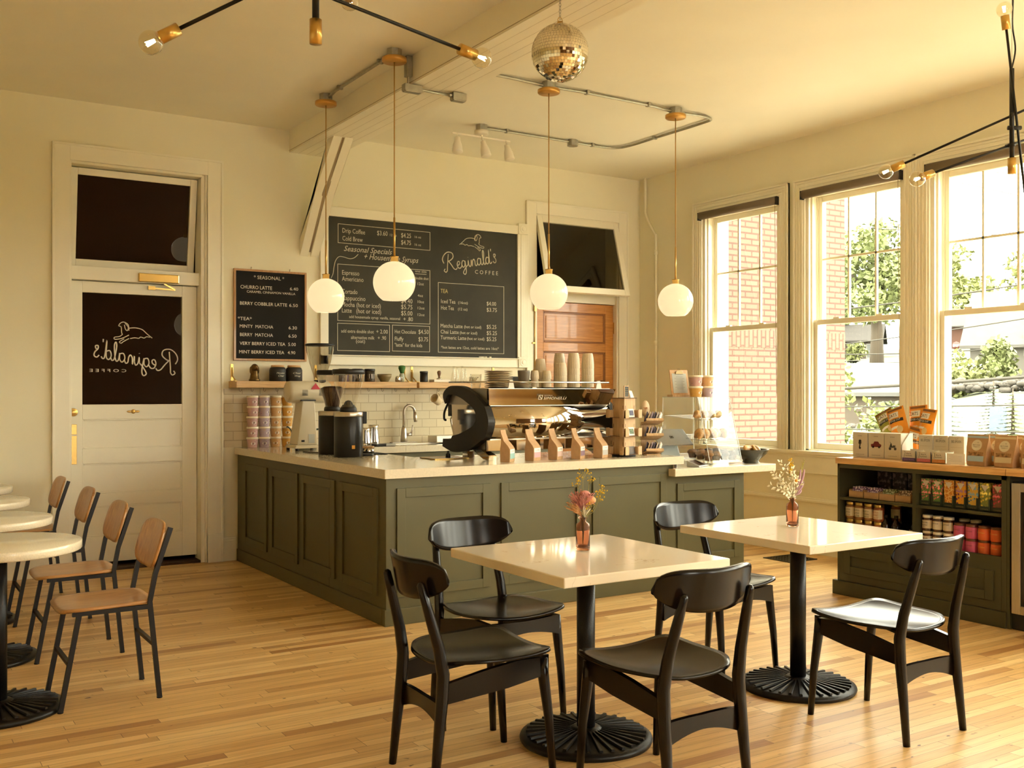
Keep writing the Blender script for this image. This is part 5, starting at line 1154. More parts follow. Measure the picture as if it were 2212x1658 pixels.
MB().lathe([(.026, 0), (.027, .004), (.025, .012), (.010, .018)], 24).build('base', STEEL, t); MB().lathe([(.009, .016), (.010, .03), (.018, .055), (.020, .068), (.014, .08), (.001, .084)], 20).build('handle', wood('walnut', (.12, .05, .02), (.22, .10, .04), .35, 2), t)
tag(MB().box(-.085, .085, -.05, .05, 0, .024).build('white_tray', WHITE, loc=(4.545, 8.39, SZ), bevel=.003), 'flat white tray under the wooden-handled tamper', 'tray')
for k, (x, r, h) in enumerate(((4.70, .020, .15), (4.745, .018, .14), (4.79, .021, .155), (4.835, .019, .13))):
    b = MB(); b.lathe([(r, 0), (r*1.05, .005), (r*1.05, h*.5), (r*.55, h*.7), (r*.5, h*.93), (r*.65, h)], 20, cap=False); tag(b.build('glass_bottle', CLEAR, loc=(x, 8.40+.02*(k % 2), SZ)), 'small clear glass bottle, %s of four on the short shelf' % ['first', 'second', 'third', 'last'][k], 'bottle', 'clear bottles on the short shelf')
b = MB(); b.lathe([(.03, 0), (.034, .005), (.030, .045), (.032, .05)], 20); b.tube([(.03, 0, .02), (.06, 0, .05)], .005, 6); tag(b.build('steel_jug', STEEL, loc=(4.89, 8.37, SZ)), 'small steel jug right of the clear bottles', 'jug')
t = mug('hanging_mug', BEIGE, .042, .085); t.location = (4.492, 8.305, 1.322); t.rotation_euler = (rad(10), rad(-62), rad(15)); t['label'] = 'cream mug hanging from a hook under the short shelf'

# ------------------------------------------------------------------ retail cabinet on the right
FX = 5.782
t = thing('display_cabinet', 'olive green open display cabinet of packets and jars under the windows', 'cabinet')
b = MB(); y0, y1 = 3.565, 4.822; XB = 6.36
b.box(FX, XB, y1-.018, y1, .0, .914); b.box(FX, XB, y0, y0+.034, 0, .914); b.box(FX, XB, 4.19, 4.217, .41, .89)
b.box(FX, XB, y0, y1, .885, .914); b.box(XB-.012, XB, y0, y1, .1, .914); b.box(FX+.02, XB, y0, y1, .36, .395)
b.box(FX, FX+.02, y0+.034, y1-.018, .10, .425)
b.build('carcass', CGREEN, t, bevel=.002)
MB().box(FX-.012, FX+.02, y0-.0, y1+.035, 0, .098).build('plinth', CGREEN, t, bevel=.003)
MB().box(FX+.004, XB, 4.217, y1-.018, .664, .682).build('shelf', CGREEN, t); MB().box(FX+.004, XB, y0+.034, 4.19, .664, .682).build('shelf', CGREEN, t)
MB().box(FX+.02, XB, 4.217, y1-.018, .395, .412).build('shelf', CGREEN, t); MB().box(FX+.02, XB, y0+.034, 4.19, .395, .412).build('shelf', CGREEN, t)
b = MB(); panel_x(b, 3.645, 4.757, .155, .335, FX, .055); b.build('panel', CGREEN, t, bevel=.002)
tag(MB().box(FX-.016, 6.40, 3.566, 4.828, .915, .956).build('butcher_top', BUTCH, bevel=.003), 'butcher block top holding the chocolate boxes, chips and granola', 'worktop')
t = thing('drinks_fridge', 'steel framed glass door fridge at the right edge of the picture', 'fridge', (5.782, 0, 0))
MB().box(.02, .60, 2.90, 3.54, .0, .88).build('body', PLASTICB, t); b = MB()
b.box(-.01, .02, 3.475, 3.53, .10, .875); b.box(-.01, .02, 2.91, 2.965, .10, .875); b.box(-.01, .02, 2.965, 3.475, .10, .15); b.box(-.01, .02, 2.965, 3.475, .825, .875); d_ = b.build('door_frame', BSTEEL, t, bevel=.003)
MB().box(.0, .006, 2.965, 3.475, .15, .825).build('pane', mat('fridge_glass', (.02, .016, .012), .05), d_)
tag(MB().box(FX, 6.36, 3.545, 3.563, 0, .913).build('end_panel', CGREEN), 'narrow olive end panel between cabinet and fridge', 'panel')
tag(MB().box(FX-.016, 6.40, 2.88, 3.562, .915, .956).build('butcher_top', BUTCH, bevel=.003), 'butcher block top over the steel framed fridge', 'worktop')
TP = .957
def lab(b, s, y0, y1, z, cap, x, mi):   # printed words on a face that looks toward -X: y0 > y1
    b.text(s, -y0, -y1, z, cap, mi, Matrix.Translation((x, 0, 0)) @ VX)
# triple chocolate boxes
WB = mat('cream_carton', (.60, .54, .42), .5)
BOXD = [('woman in a dark hat', mat('ink_print', (.03, .025, .02), .6)), ('dark red car', mat('maroon_print', (.16, .015, .012), .6)), ('grey scooter', mat('grey_scooter_print', (.05, .05, .045), .6))]
t0 = thing('carton_tray', 'white slant-sided carton holding the three cream chocolate boxes', 'carton', (5.925, 0, TP))
b = MB(); b.prism([(.004, 0), (.12, 0), (.12, .178), (.085, .178), (.004, .10)], 4.403, 4.406, 0, Matrix(((1, 0, 0, 0), (0, 0, 1, 0), (0, 1, 0, 0), (0, 0, 0, 1)))); b.box(.118, .122, 4.405, 4.81, 0, .178); b.box(.004, .12, 4.405, 4.81, 0, .003); b.build('tray', PAPERW, t0)
for i, (ya, yb) in enumerate(((4.808, 4.685), (4.675, 4.548), (4.543, 4.412))):
    t = thing('chocolate_box', 'tall cream chocolate box with a picture of a %s' % BOXD[i][0], 'box', (5.92, 0, TP), 0, 'cream chocolate boxes on the cabinet')
    MB().box(.008, .11, yb, ya, .004, .176).build('box', WB, t, bevel=.002)
    b = MB(); yc = (ya+yb)/2; M = Matrix.Translation((.007, yc, .09)) @ VX
    if i == 0: b.prism([(-.012, .022), (-.006, .033), (.006, .033), (.014, .022)], 0, .001, 0, M); b.lathe([(.012, 0), (.012, .001)], 16, 0, M @ T(0, .012, 0)); b.prism([(-.003, .002), (.006, .0), (.002, -.018), (-.008, -.02)], 0, .001, 0, M); b.lathe([(.008, 0), (.008, .001)], 12, 0, M @ T(0, -.024, 0))
    elif i == 1: b.prism([(-.040, -.012), (.040, -.012), (.044, .004), (.028, .012), (.018, .026), (-.012, .026), (-.022, .010), (-.042, .006)], 0, .001, 0, M); b.lathe([(.008, 0), (.008, .0016)], 14, 1, M @ T(-.024, -.012, 0)); b.lathe([(.008, 0), (.008, .0016)], 14, 1, M @ T(.026, -.012, 0))
    else: b.prism([(-.024, -.006), (-.005, -.012), (.018, -.010), (.026, .004), (.008, .006), (-.002, -.002), (-.008, .018), (-.014, .018)], 0, .001, 0, M); b.lathe([(.010, 0), (.010, .001)], 14, 0, M @ T(-.020, -.018, 0)); b.lathe([(.010, 0), (.010, .001)], 14, 0, M @ T(.022, -.018, 0)); b.stroke([(-.010, .018), (-.020, .028)], .0012, 0, M)
    b.text('CHOCOLATE', -.035, .035, -.072, .006, 1, M); b.text('DARK', -.018, .018, .058, .006, 1, M); b.build('print', [BOXD[i][1], INK], t)
# small cartons in front
SM = [('purple', (.10, .05, .16)), ('coral', (.55, .14, .14)), ('orange', (.55, .22, .06))]
for i, (ya, yb) in enumerate(((4.336, 4.234), (4.226, 4.121), (4.113, 4.015))):
    t = thing('snack_carton', 'small cream open carton with a %s band' % SM[i][0], 'carton', (5.84, 0, TP), 0, 'small cartons along the cabinet front')
    b = MB(); b.box(0, .003, yb, ya, 0, .072); b.box(.085, .088, yb, ya, 0, .078); b.box(0, .088, yb, yb+.003, 0, .07); b.box(0, .088, ya-.003, ya, 0, .07); b.box(0, .088, yb, ya, 0, .003); b.build('box', WB, t)
    b = MB(); b.box(-.001, 0, yb+.002, ya-.002, .003, .024, 0); yc = (ya+yb)/2; M = Matrix.Translation((-.001, yc, 0)) @ VX
    b.text('ALMOND', -.025, .025, .034, .010, 1, M); b.text('dark', -.02, .02, .049, .010, 1, M); b.stroke([(-.035, .03), (-.028, .06), (-.036, .066)], .001, 1, M); b.text('CHOCOLATE', -.04, .04, .010, .006, 2, M); b.build('print', [mat('band_'+SM[i][0], SM[i][1], .5), INK, PAPERW], t)
t = thing('folded_note', 'white folded note card standing at the right end of the small cartons', 'card', (5.84, 0, TP))
b = MB(); b.box(0, .002, 3.878, 4.005, 0, .070)
for k in range(5): b.box(-.0006, 0, 3.90, 3.99-.01*(k % 2), .02+.008*k, .0215+.008*k, 1)
b.build('sheet', [PAPERW, mat('pale_print', (.50, .45, .36), .6)], t)
for i, (ya, yb) in enumerate(((4.328, 4.222), (4.213, 4.108), (4.10, 3.990))):
    t = thing('spoon_pouch', 'cream flat pouch reading BIG SPOON, %s of the three' % ['leftmost', 'middle', 'rightmost'][i], 'pouch', (6.0, 0, TP), 0, 'cream pouches behind the small cartons')
    b = MB(); b.box(0, .055, yb, ya, 0, .172); b.build('pack', WB, t, bevel=.004)
    b = MB(); yc = (ya+yb)/2; M = Matrix.Translation((-.0008, yc, 0)) @ VX; b.text('BIG SPOON', -.034, .034, .128, .018, 0, M); b.stroke([(-.01, .156), (.0, .152), (.014, .157)], .0008, 0, M); b.box(-.0005, .0, yb+.012, ya-.012, .098, .0995, 1); b.build('print', [INK, mat('tan_line', (.40, .30, .18), .6)], t)
# granola pouches
WIN_ = mat('granola', (.28, .15, .06), .7, var=.6, scale=70)
GP = [(5.88, 3.882, 3.738, 'light blue', (.36, .48, .56), 'front left'), (5.97, 3.80, 3.67, 'light blue', (.36, .48, .56), 'behind the front left one'), (5.885, 3.70, 3.560, 'cream', (.62, .52, .32), 'front, second from left'), (5.98, 3.62, 3.49, 'cream', (.62, .52, .32), 'back right corner'), (5.90, 3.535, 3.40, 'cream', (.62, .52, .32), 'at the picture edge')]
for x, ya, yb, cn, c, wh in GP:
    yc = (ya+yb)/2; w = (ya-yb)/2
    t = thing('granola_pouch', 'kraft granola pouch with a %s band, %s' % (cn, wh), 'pouch', (x, yc, TP), 0, 'kraft granola pouches')
    b = MB(); L = [(0, .034, w*.86), (.03, .038, w*.9), (.11, .024, w*.97), (.165, .008, w*1.0), (.195, .004, w*1.02)]; vs = []; fs = []
    for z, d, ww in L: vs += [(-d, -ww, z), (-d*.9, ww, z), (d, ww, z), (d, -ww, z)]
    for j in range(4):
        for k in range(4): fs.append((j*4+(k+1) % 4, j*4+k, (j+1)*4+k, (j+1)*4+(k+1) % 4))
    fs += [(0, 1, 2, 3), (19, 18, 17, 16)]; b._add(vs, fs); b.build('pouch', KRAFT, t, bevel=.002)
    def fx(z): 
        for q in range(4):
            if L[q][0] <= z <= L[q+1][0]: return -(L[q][1]+(L[q+1][1]-L[q][1])*(z-L[q][0])/(L[q+1][0]-L[q][0]))-.0015
    b = MB()
    def strip(z0, z1, a, bb, mi): b.quad([(fx(z0), a, z0), (fx(z0), bb, z0), (fx(z1), bb, z1), (fx(z1), a, z1)], mi)
    strip(.172, .185, w*.98, -w*.98, 0); strip(.028, .062, w*.75, -w*.75, 0); strip(.062, .086, w*.7, -w*.7, 1)
    n = 20; b.quad([(fx(.128+.034*sin(2*pi*k/n)), -.035*cos(2*pi*k/n), .128+.034*sin(2*pi*k/n)) for k in range(n)], 2)
    M = Matrix.Translation((fx(.125)-.002, 0, 0)) @ VX; b.text('BEST EVER', -.024, .024, .126, .007, 3, M); b.text('GRANOLA', -.022, .022, .114, .007, 3, M); b.text('-o', .004, .016, .142, .008, 3, M)
    b.build('label', [mat('band_'+cn.replace(' ', '_'), c, .5), WIN_, mat('pale_disc', (.66, .58, .42), .5), INK], t)
# wire basket of chips
t = thing('wire_basket', 'white wire basket full of bags of chips behind the cartons', 'basket', (6.10, 4.33, TP))
b = MB()
for z in (0, .055, .11, .155): b.tube([(0, 0, z), (0, .40, z), (.22, .40, z), (.22, 0, z), (0, 0, z)], .002 if z < .15 else .003, 6)
for k in range(11): y = .04*k; b.tube([(0, y, .155), (0, y, 0), (.22, y, 0), (.22, y, .155)], .0015, 5)
for k in range(1, 6): x = .037*k; b.tube([(x, 0, .155), (x, 0, 0), (x, .40, 0), (x, .40, .155)], .0015, 5)
b.build('wire', WHITE, t)
CHO = mat('orange_foil', (.72, .27, .02), .3, var=.15, scale=12, bump=.4, bscale=14); CHG = mat('olive_foil', (.26, .25, .03), .3, var=.2, scale=12, bump=.4, bscale=14)
def chips(m, lab_, x, y, z, rz, rx, ry=0, s=1.):
    t = thing('chip_bag', lab_, 'chips', (x, y, z), 0, 'bags of chips in the wire basket')
    t.rotation_euler = (rad(rx), rad(ry), rad(rz)); t.scale = (s, s, s)
    def f(sd):
        def g(u, v):
            a = (u-.5)*2; c_ = (v-.5)*2
            k = (1-abs(a)**2.2)*(1-abs(c_)**2.6)
            return (sd*(.033*k+.0015*sin(9*a+4*c_)*k), .068*a*(1-.10*k), .105*c_*(1-.03*k))
        return g
    b = MB(); b.surf(f(-1), 14, 18); b.surf(lambda u, v: f(1)(1-u, v), 14, 18); bg_ = b.build('bag', m, t)
    b = MB()
    def q(a0, a1, c0, c1, mi, e=.002):
        N_ = 5; vs = []
        for i in range(N_+1):
            for c_ in (c0, c1):
                p = Vector(f(-1)(.5+(a0+(a1-a0)*i/N_)/2, .5+c_/2)); vs.append((p.x-e, p.y, p.z))
        b._add(vs, [(2*i, 2*i+1, 2*i+3, 2*i+2) for i in range(N_)], mi, True)
    q(.75, -.45, .28, .68, 0); q(.8, -.8, -.02, .2, 1); q(.8, -.2, -.45, -.3, 0); q(.85, -.85, .80, .95, 3)
    n = 14; b.quad([(-.033, -.02-.024*cos(2*pi*k/n), -.06+.026*sin(2*pi*k/n)) for k in range(n)], 2)
    p = f(-1)(.55, .74); M = Matrix.Translation((p[0]-.0065, 0, 0)) @ VX; b.text('ZATS', -.044, .022, .037, .024, 1, M)
    M = Matrix.Translation((-.0375, 0, 0)) @ VX; b.text('RIDGE CUT', -.045, .045, .004, .012, 0, M)
    b.build('print', [PAPERW, INK, mat('chip_print', (.66, .50, .24), .5), mat('foil_dark', (.20, .07, .01), .4)], t)
chips(CHG, 'olive green bag of chips at the left of the basket', 6.17, 4.70, TP+.235, 8, -32, 18)
chips(CHO, 'orange bag of chips beside the green one, leaning left', 6.15, 4.60, TP+.245, 5, -20, 8)
chips(CHO, 'orange bag of chips standing highest in the middle of the basket', 6.20, 4.47, TP+.255, 0, -6, 6, 1.05)
chips(CHO, 'orange bag of chips at the right of the basket', 6.16, 4.375, TP+.245, -8, 6, 10, .95)
chips(CHO, 'orange bag of chips low in the basket, seen through the wires', 6.15, 4.46, TP+.11, 0, 12, 0)
# upper right: patterned bars in dark green cartons
PAT = [('pink flower', (.62, .14, .16), (.10, .20, .05), 40), ('pink flower', (.62, .14, .16), (.10, .20, .05), 40), ('giraffe', (.50, .19, .03), (.72, .50, .18), 26), ('purple orchid', (.14, .03, .10), (.62, .28, .02), 30), ('blue parrot', (.05, .16, .25), (.55, .34, .05), 34), ('yellow banana', (.70, .48, .06), (.20, .22, .05), 30), ('dark pink fig', (.50, .04, .09), (.16, .07, .05), 34)]
DGC = mat('dark_green_card', (.016, .026, .013), .5)
def pattern(nm, a, c, sc):
    k = 'pattern_'+nm.replace(' ', '_')
    if k in _M: return _M[k]
    m = mat(k, a, .4); N = NT(m); bb = m.node_tree.nodes['Principled BSDF']
    v = N.n('TexVoronoi', {'Vector': N.n('TexCoord').outputs['Object'], 'Scale': float(sc)*1.6})
    n2 = N.n('TexNoise', {'Vector': N.n('TexCoord').outputs['Object'], 'Scale': float(sc)*1.1}).outputs[0]
    if nm == 'giraffe':
        v.feature = 'DISTANCE_TO_EDGE'
        N.t.links.new(N.mix(N.math('LESS_THAN', v.outputs[0], .06), rgba(a), rgba(c)), bb.inputs['Base Color'])
    else:
        x = N.mix(N.math('LESS_THAN', v.outputs[0], .34), rgba(c), rgba(a)); N.t.links.new(N.mix(N.ramp(n2, [(.52, (0, 0, 0)), (.60, (1, 1, 1))]), x, rgba(tuple(min(1, q*1.6+.12) for q in a))), bb.inputs['Base Color'])
    return m
for i in range(7):
    yc = 4.149-.083*i; nm, a, c, sc_ = PAT[i]
    wh = nm if i != 1 else 'second pink flower'
    t = thing('bar_carton', 'dark green open carton under the %s bars' % wh, 'carton', (5.82, yc, .683), 0, 'dark green cartons on the upper right shelf')
    b = MB(); w = .040; b.box(0, .003, -w, w, 0, .03); b.box(0, .003, w-.012, w, .03, .075); b.box(0, .003, -w, -w+.012, .03, .075); b.box(.003, .12, w-.003, w, 0, .075); b.box(.003, .12, -w, -w+.003, 0, .075); b.box(0, .12, -w, w, 0, .003); b.build('box', DGC, t)
    b = MB(); b.text('COMPARTES', -.026, .026, .008, .009, 0, Matrix.Translation((-.0006, 0, 0)) @ VX); b.build('print', mat('gold_print', (.32, .24, .10), .5), t)
    for k in range(2):
        q = thing('chocolate_bar', '%s patterned chocolate bar, %s in its carton' % (wh, ['front one', 'back one'][k]), 'chocolate', (5.828+.045*k, yc, .687), 0, 'patterned chocolate bars on the upper right shelf')
        MB().box(0, .014, -.034, .034, 0, .168).build('wrapper', pattern(nm, a, c, sc_), q, bevel=.001)
        if k == 0: MB().prism([(-.026, .155), (.026, .155), (0, .115)], 0, .0008, 0, Matrix.Translation((-.0002, 0, 0)) @ VX).build('label', WB, q)
# upper left: small wrapped bars in kraft trays and dark boxes behind
for i in range(4):
    yc = 4.698-.126*i
    t = thing('kraft_tray', 'low kraft tray, %s from the left on the upper left shelf' % ['first', 'second', 'third', 'fourth'][i], 'tray', (5.825, yc, .683), 0, 'kraft trays on the upper left shelf')
    b = MB(); w = .059; b.box(0, .003, -w, w, 0, .045); b.box(.003, .15, w-.003, w, 0, .055); b.box(.003, .15, -w, -w+.003, 0, .055); b.box(.147, .15, -w, w, 0, .055); b.box(0, .15, -w, w, 0, .002); b.build('tray', KRAFT, t)
    nm, a, c = [('purple speckled', (.42, .34, .36), (.10, .03, .14)), ('purple speckled', (.42, .34, .36), (.10, .03, .14)), ('green and orange', (.30, .32, .20), (.10, .12, .04)), ('cream speckled', (.42, .35, .26), (.12, .06, .05))][i]
    for k in range(3):
        q = MB().box(0, .012, -.05, .05, 0, .072).build('wrapped_bar', pattern('bar '+nm, a, c, 70), loc=(5.832+.03*k, yc, .688), bevel=.002); q.rotation_euler = (0, rad(18), 0)
        tag(q, '%s wrapped bar, %s in the %s kraft tray' % (nm, ['front', 'middle', 'back'][k], ['first', 'second', 'third', 'fourth'][i]), 'chocolate', 'wrapped bars in the kraft trays')
for i in range(3):
    tag(MB().box(0, .08, -.058, .058, 0, .17).build('dark_carton', pattern('dusky', (.07, .04, .05), (.03, .02, .03), 30), loc=(6.08, 4.66-.125*i, .683), bevel=.002), 'dark patterned carton at the back of the upper left shelf, %s of three' % ['left', 'middle', 'right'][i], 'carton', 'dark cartons at the back of the upper left shelf')
# jars
def jar(nm, body, lidm, labm, words, r, h, two=None):
    t = thing(nm, '', 'jar')
    MB().lathe([(r*.95, 0), (r, .004), (r, h*.78), (r*.86, h*.84)], 24).build('jar', body, t)
    MB().lathe([(r*.92, h*.83), (r*.93, h*.84), (r*.93, h*.97), (r*.88, h), (.001, h)], 24).build('lid', lidm, t)
    b = MB(); n = 12; vs = []
    for k in range(n+1):
        a = pi+rad(-75+150*k/n)
        for z in (h*.16, h*.68): vs.append((r*1.012*cos(a), r*1.012*sin(a), z))
    b._add(vs, [(2*k, 2*k+2, 2*k+3, 2*k+1) for k in range(n)], 0, True)
    M = Matrix.Translation((-r*1.03, 0, 0)) @ VX
    for k, s_ in enumerate(words): b.text(s_, -r*.62, r*.62, h*(.50-.16*k), h*.10, 1, M)
    b.build('label', [labm, INK if two is None else two], t); return t
NUT = mat('nut_butter', (.20, .085, .025), .2, coat=.5); GLID = mat('gold_lid', (.50, .34, .10), .3, metal=1.); CLAB = mat('cream_label', (.62, .53, .36), .6)
VAR = [('ALMOND', 'BUTTER', CLAB, 'almond butter', NUT), ('ALMOND', 'BUTTER', CLAB, 'second almond butter', NUT), ('CHAI', 'SPICE', CLAB, 'chai spice', NUT), ('SWEET', 'HEAT', CLAB, 'sweet heat', mat('red_nut', (.28, .07, .02), .2, coat=.5))]
for i in range(4):
    w = VAR[i]; src = jar('nut_butter_jar', w[4], GLID, w[2], ('BIG SPOON', w[0], w[1]), .036, .118, mat('red_ink', (.35, .05, .03), .6) if i == 3 else None)
    for k in range(2):
        q = src if k == 0 else dup(src); q.location = (5.855, 4.765-.078*i, .413+.119*k); q['group'] = 'gold-lidded jars on the lower left shelf'
        q['label'] = 'gold-lidded %s jar, %s layer of the left shelf' % (w[3], ['lower', 'upper'][k])
src = jar('nut_butter_jar', NUT, GLID, CLAB, (), .036, .118)
for k in range(2):
    q = src if k == 0 else dup(src); q.location = (6.0, 4.50-.085*0, .413+.119*k); q['group'] = 'gold-lidded jars on the lower left shelf'; q['label'] = 'gold-lidded jar in the shade behind the dark bottles, %s layer' % ['lower', 'upper'][k]
for i, (x, y, l) in enumerate(((5.87, 4.49, 'left'), (5.87, 4.405, 'middle'), (5.95, 4.32, 'right'))):
    t = thing('syrup_bottle', 'dark syrup bottle with a cream label on the lower left shelf, %s one' % l, 'bottle', (x, y, .413), 0, 'dark bottles on the lower left shelf')
    MB().lathe([(.033, 0), (.035, .004), (.035, .10), (.028, .118), (.013, .135), (.012, .155)], 24).build('bottle', mat('dark_glass', (.012, .007, .004), .08), t); MB().lathe([(.014, .15), (.014, .17), (.001, .17)], 16).build('cap', PLASTICB, t)
    b = MB(); n = 10; vs = []
    for k in range(n+1):
        a = pi+rad(-70+140*k/n); vs += [(.0355*cos(a), .0355*sin(a), .02), (.0355*cos(a), .0355*sin(a), .08)]
    b._add(vs, [(2*k, 2*k+2, 2*k+3, 2*k+1) for k in range(n)], 0, True); b.build('label', CLAB, t)
for i, y in enumerate((4.29, 4.245)):
    q = jar('small_jar', mat('amber_jam', (.25, .12, .04), .15, coat=.5), GLID, CLAB, (), .020, .06); q.location = (5.86, y, .413); q['label'] = 'tiny jar at the right end of the lower left shelf, %s one' % ['left', 'right'][i]; q['group'] = 'tiny jars on the lower left shelf'
CHOC = mat('chocolate_spread', (.055, .02, .008), .15, coat=.6); WL = mat('white_label', (.62, .54, .42), .6)
for i in range(3):
    src = jar('spread_jar', CHOC, WHITE, WL, ('Panda', 'butter') if i == 0 else ('spread',), .035, .102, None)
    for k in range(2):
        q = src if k == 0 else dup(src); q.location = (5.86, 4.155-.076*i, .413+.1025*k); q['group'] = 'white-lidded spread jars'
        q['label'] = 'white-lidded chocolate spread jar, %s column, %s layer' % (['left', 'middle', 'right'][i], ['lower', 'upper'][k])
    if i:
        q = dup(src); q.location = (5.96, 4.04-.08*i, .413+.09); q['group'] = 'white-lidded spread jars'; q['label'] = 'white-lidded jar at the back, above the %s jars' % ['', 'first pink', 'second pink'][i]
        q2 = dup(src); q2.location = (5.96, 4.04-.08*i, .413-.0125 if False else .413); q2.scale = (1, 1, .88); q2['group'] = 'white-lidded spread jars'; q2['label'] = 'white-lidded jar at the back bottom, behind the %s jars' % ['', 'first pink', 'second pink'][i]
BLID = mat('brown_lid', (.14, .05, .02), .4)
PKM, ORM = mat('hot_pink', (.55, .09, .20), .35), mat('bright_orange', (.66, .12, .03), .35)
for i in range(4):
    m = PKM if i < 2 else ORM; lm = mat('yellow_script', (.70, .45, .12), .5) if i > 1 else INK
    src = jar('scoop_jar', m, BLID, m, ('Coops',), .038, .088, lm)
    for k in range(2):
        q = src if k == 0 else dup(src); q.location = (5.86, 3.925-.084*i, .413+.0885*k); q['group'] = 'pink and orange brown-lidded jars'
        q['label'] = '%s brown-lidded jar, %s of its colour, %s layer' % (['pink', 'orange'][i > 1], ['left', 'right'][i % 2], ['lower', 'upper'][k])
# ------------------------------------------------------------------ flower vases on the square tables
AMB = mat('amber_glass', (.90, .56, .40), .04, trans=.95, ior=1.15)
def vase(x, y, z, label):
    t = thing('bud_vase', label, 'vase', (x, y, z), 0, 'amber bud vases on the square tables')
    b = MB(); b.lathe([(.0285, 0), (.030, .004), (.030, .010)], 40)
    b.lathe([(.030, .010), (.0295, .014), (.0292, .098), (.027, .108), (.014, .118), (.013, .128), (.019, .133), (.019, .137), (.012, .137), (.0115, .12), (.024, .106), (.0262, .098), (.0262, .014), (.001, .012)], 56, cap=False, flute=-.02); b.build('glass', AMB, t); return t
v1 = vase(2.535, 3.43, .7605, 'amber ribbed vase of pink and yellow dried flowers on the nearer table')
v2 = vase(3.85, 3.485, .7605, 'amber ribbed vase of white dried flowers on the table by the packet shelves')
def stem(b, p, mi=0, r=.0011): b.tube(catmull(p, 5), r, 5, mi)
rn = random.Random(11)
# bouquet 1
STEMM = mat('dry_stem', (.30, .25, .07), .7); YEL = mat('yellow_flowers', (.72, .46, .02), .7); PINKF = mat('pink_flower', (.62, .26, .22), .7); PEACH = mat('peach_grass', (.70, .36, .15), .7); IVORY = mat('ivory_leaf', (.74, .67, .48), .7); MAUVE = mat('mauve_grass', (.46, .28, .34), .8)
b = MB()
tips = [(.0, .0, .32), (.045, .01, .30), (.085, -.01, .225), (-.02, .01, .285), (.06, .02, .20), (.02, -.02, .18), (.10, .0, .25)]
for tx, ty, tz in tips: stem(b, [(0, 0, .02), (tx*.15, ty*.2, .13), (tx*.6, ty*.7, tz*.7), (tx, ty, tz)])
for tx, ty, tz in tips:
    for k in range(15):
        a = rn.uniform(0, 2*pi); r = rn.uniform(.003, .025); z = tz+rn.uniform(-.02, .018); px, py = tx+r*cos(a), ty+r*sin(a)
        stem(b, [(tx*.92, ty*.92, tz-.03), (px, py, z)], 0, .0005); b.ball(rn.uniform(.0022, .004), 6, 1, T(px, py, z))
b.build('yellow_sprigs', [STEMM, YEL], v1)
b = MB(); 
for k in range(120):
    a = rn.uniform(0, 2*pi); e = rn.uniform(0, 1)**.6*.055; c_ = Vector((-.015, -.01, .225)); tip = c_+Vector((e*cos(a), e*sin(a), rn.uniform(-.01, .035)-e*.4))
    b.tube([(-.006, -.004, .165), tuple((Vector((-.006, -.004, .165))+tip)*.5+Vector((0, 0, .004))), tuple(tip)], [.0005, .001, .0014], 4, 0)
    if k % 3 == 0: b.ball(.0032, 6, 0, Matrix.Translation(tip))
b.ball(.020, 16, 0, T(-.005, -.02, .235, s=(1.2, 1, .7))); b.ball(.004, 8, 2, T(.003, -.042, .232)); b.ball(.022, 14, 1, T(.034, -.01, .205, s=(1.1, .8, .8)))
stem(b, [(0, 0, .02), (-.003, 0, .12), (-.006, -.004, .17)], 3); b.build('pink_bloom', [PINKF, PEACH, mat('dark_red_bud', (.20, .02, .02), .6), STEMM], v1)
b = MB()
for k in range(46):
    a = rn.uniform(pi*.65, pi*1.35); L = rn.uniform(.06, .10); d = Vector((cos(a)*.75, rn.uniform(-.4, .4), rn.uniform(.35, 1.0))).normalized()
    s0 = Vector((-.004, 0, .135)); p1 = s0+d*L*.6; p2 = s0+d*L+Vector((0, 0, -.012)); b.tube([tuple(s0), tuple(p1), tuple(p2)], [.0006, .0008, .0016], 4, 0)
b.build('peach_grass', PEACH, v1)
b = MB()
for k in range(26):
    a = 2*pi*k/26; d = Vector((cos(a)*.5, sin(a)*.5, rn.uniform(.3, 1.))).normalized(); s0 = Vector((.0, -.012, .14)); L = rn.uniform(.02, .045)
    b.tube([tuple(s0), tuple(s0+d*L*.5), tuple(s0+d*L)], [.0012, .0022, .0004], 4, 0)
b.tube([(0, -.012, .13), (-.008, -.016, .17), (-.012, -.02, .215)], [.003, .004, .001], 6); b.build('ivory_thistle', IVORY, v1)
# bouquet 2
b = MB()
def leaf(b, p, d, L, mi=0):
    d = d.normalized(); sd = d.cross(Vector((0.4, -1, .3))).normalized(); w = L*.28; up = d.cross(sd)*L*.12
    b._add([p, p+d*L*.45+sd*w+up, p+d*L, p+d*L*.45-sd*w+up], [(0, 1, 2), (0, 2, 3)], mi, False)
for bx, bz, n in ((-.115, .275, 15), (-.075, .31, 17), (-.045, .32, 16), (-.125, .205, 14), (-.09, .245, 14), (-.02, .29, 14), (.02, .25, 10), (-.06, .22, 12), (-.03, .25, 13), (.035, .215, 8)):
    p = catmull([(0, 0, .10), (bx*.12, rn.uniform(-.01, .01), .14), (bx*.6, rn.uniform(-.03, .03), .14+(bz-.14)*.6), (bx, rn.uniform(-.05, .05), bz)], 8)
    b.tube(p, .0009, 4, 1)
    for k in range(n):
        i = int(len(p)*(.35+.62*k/n)); i = min(i, len(p)-2); d = (p[i+1]-p[i]).normalized()
        sdv = Vector((-d.z, rn.uniform(-.5, .5), d.x))*(1 if k % 2 else -1)
        leaf(b, p[i], d*.6+sdv*.8, rn.uniform(.018, .030))
b.build('white_leaf_sprays', [IVORY, STEMM], v2)
b = MB(); c_ = Vector((-.012, -.03, .225))
for k in range(9): a = 2*pi*k/9; leaf(b, c_, Vector((cos(a), -.35, sin(a))), .022)
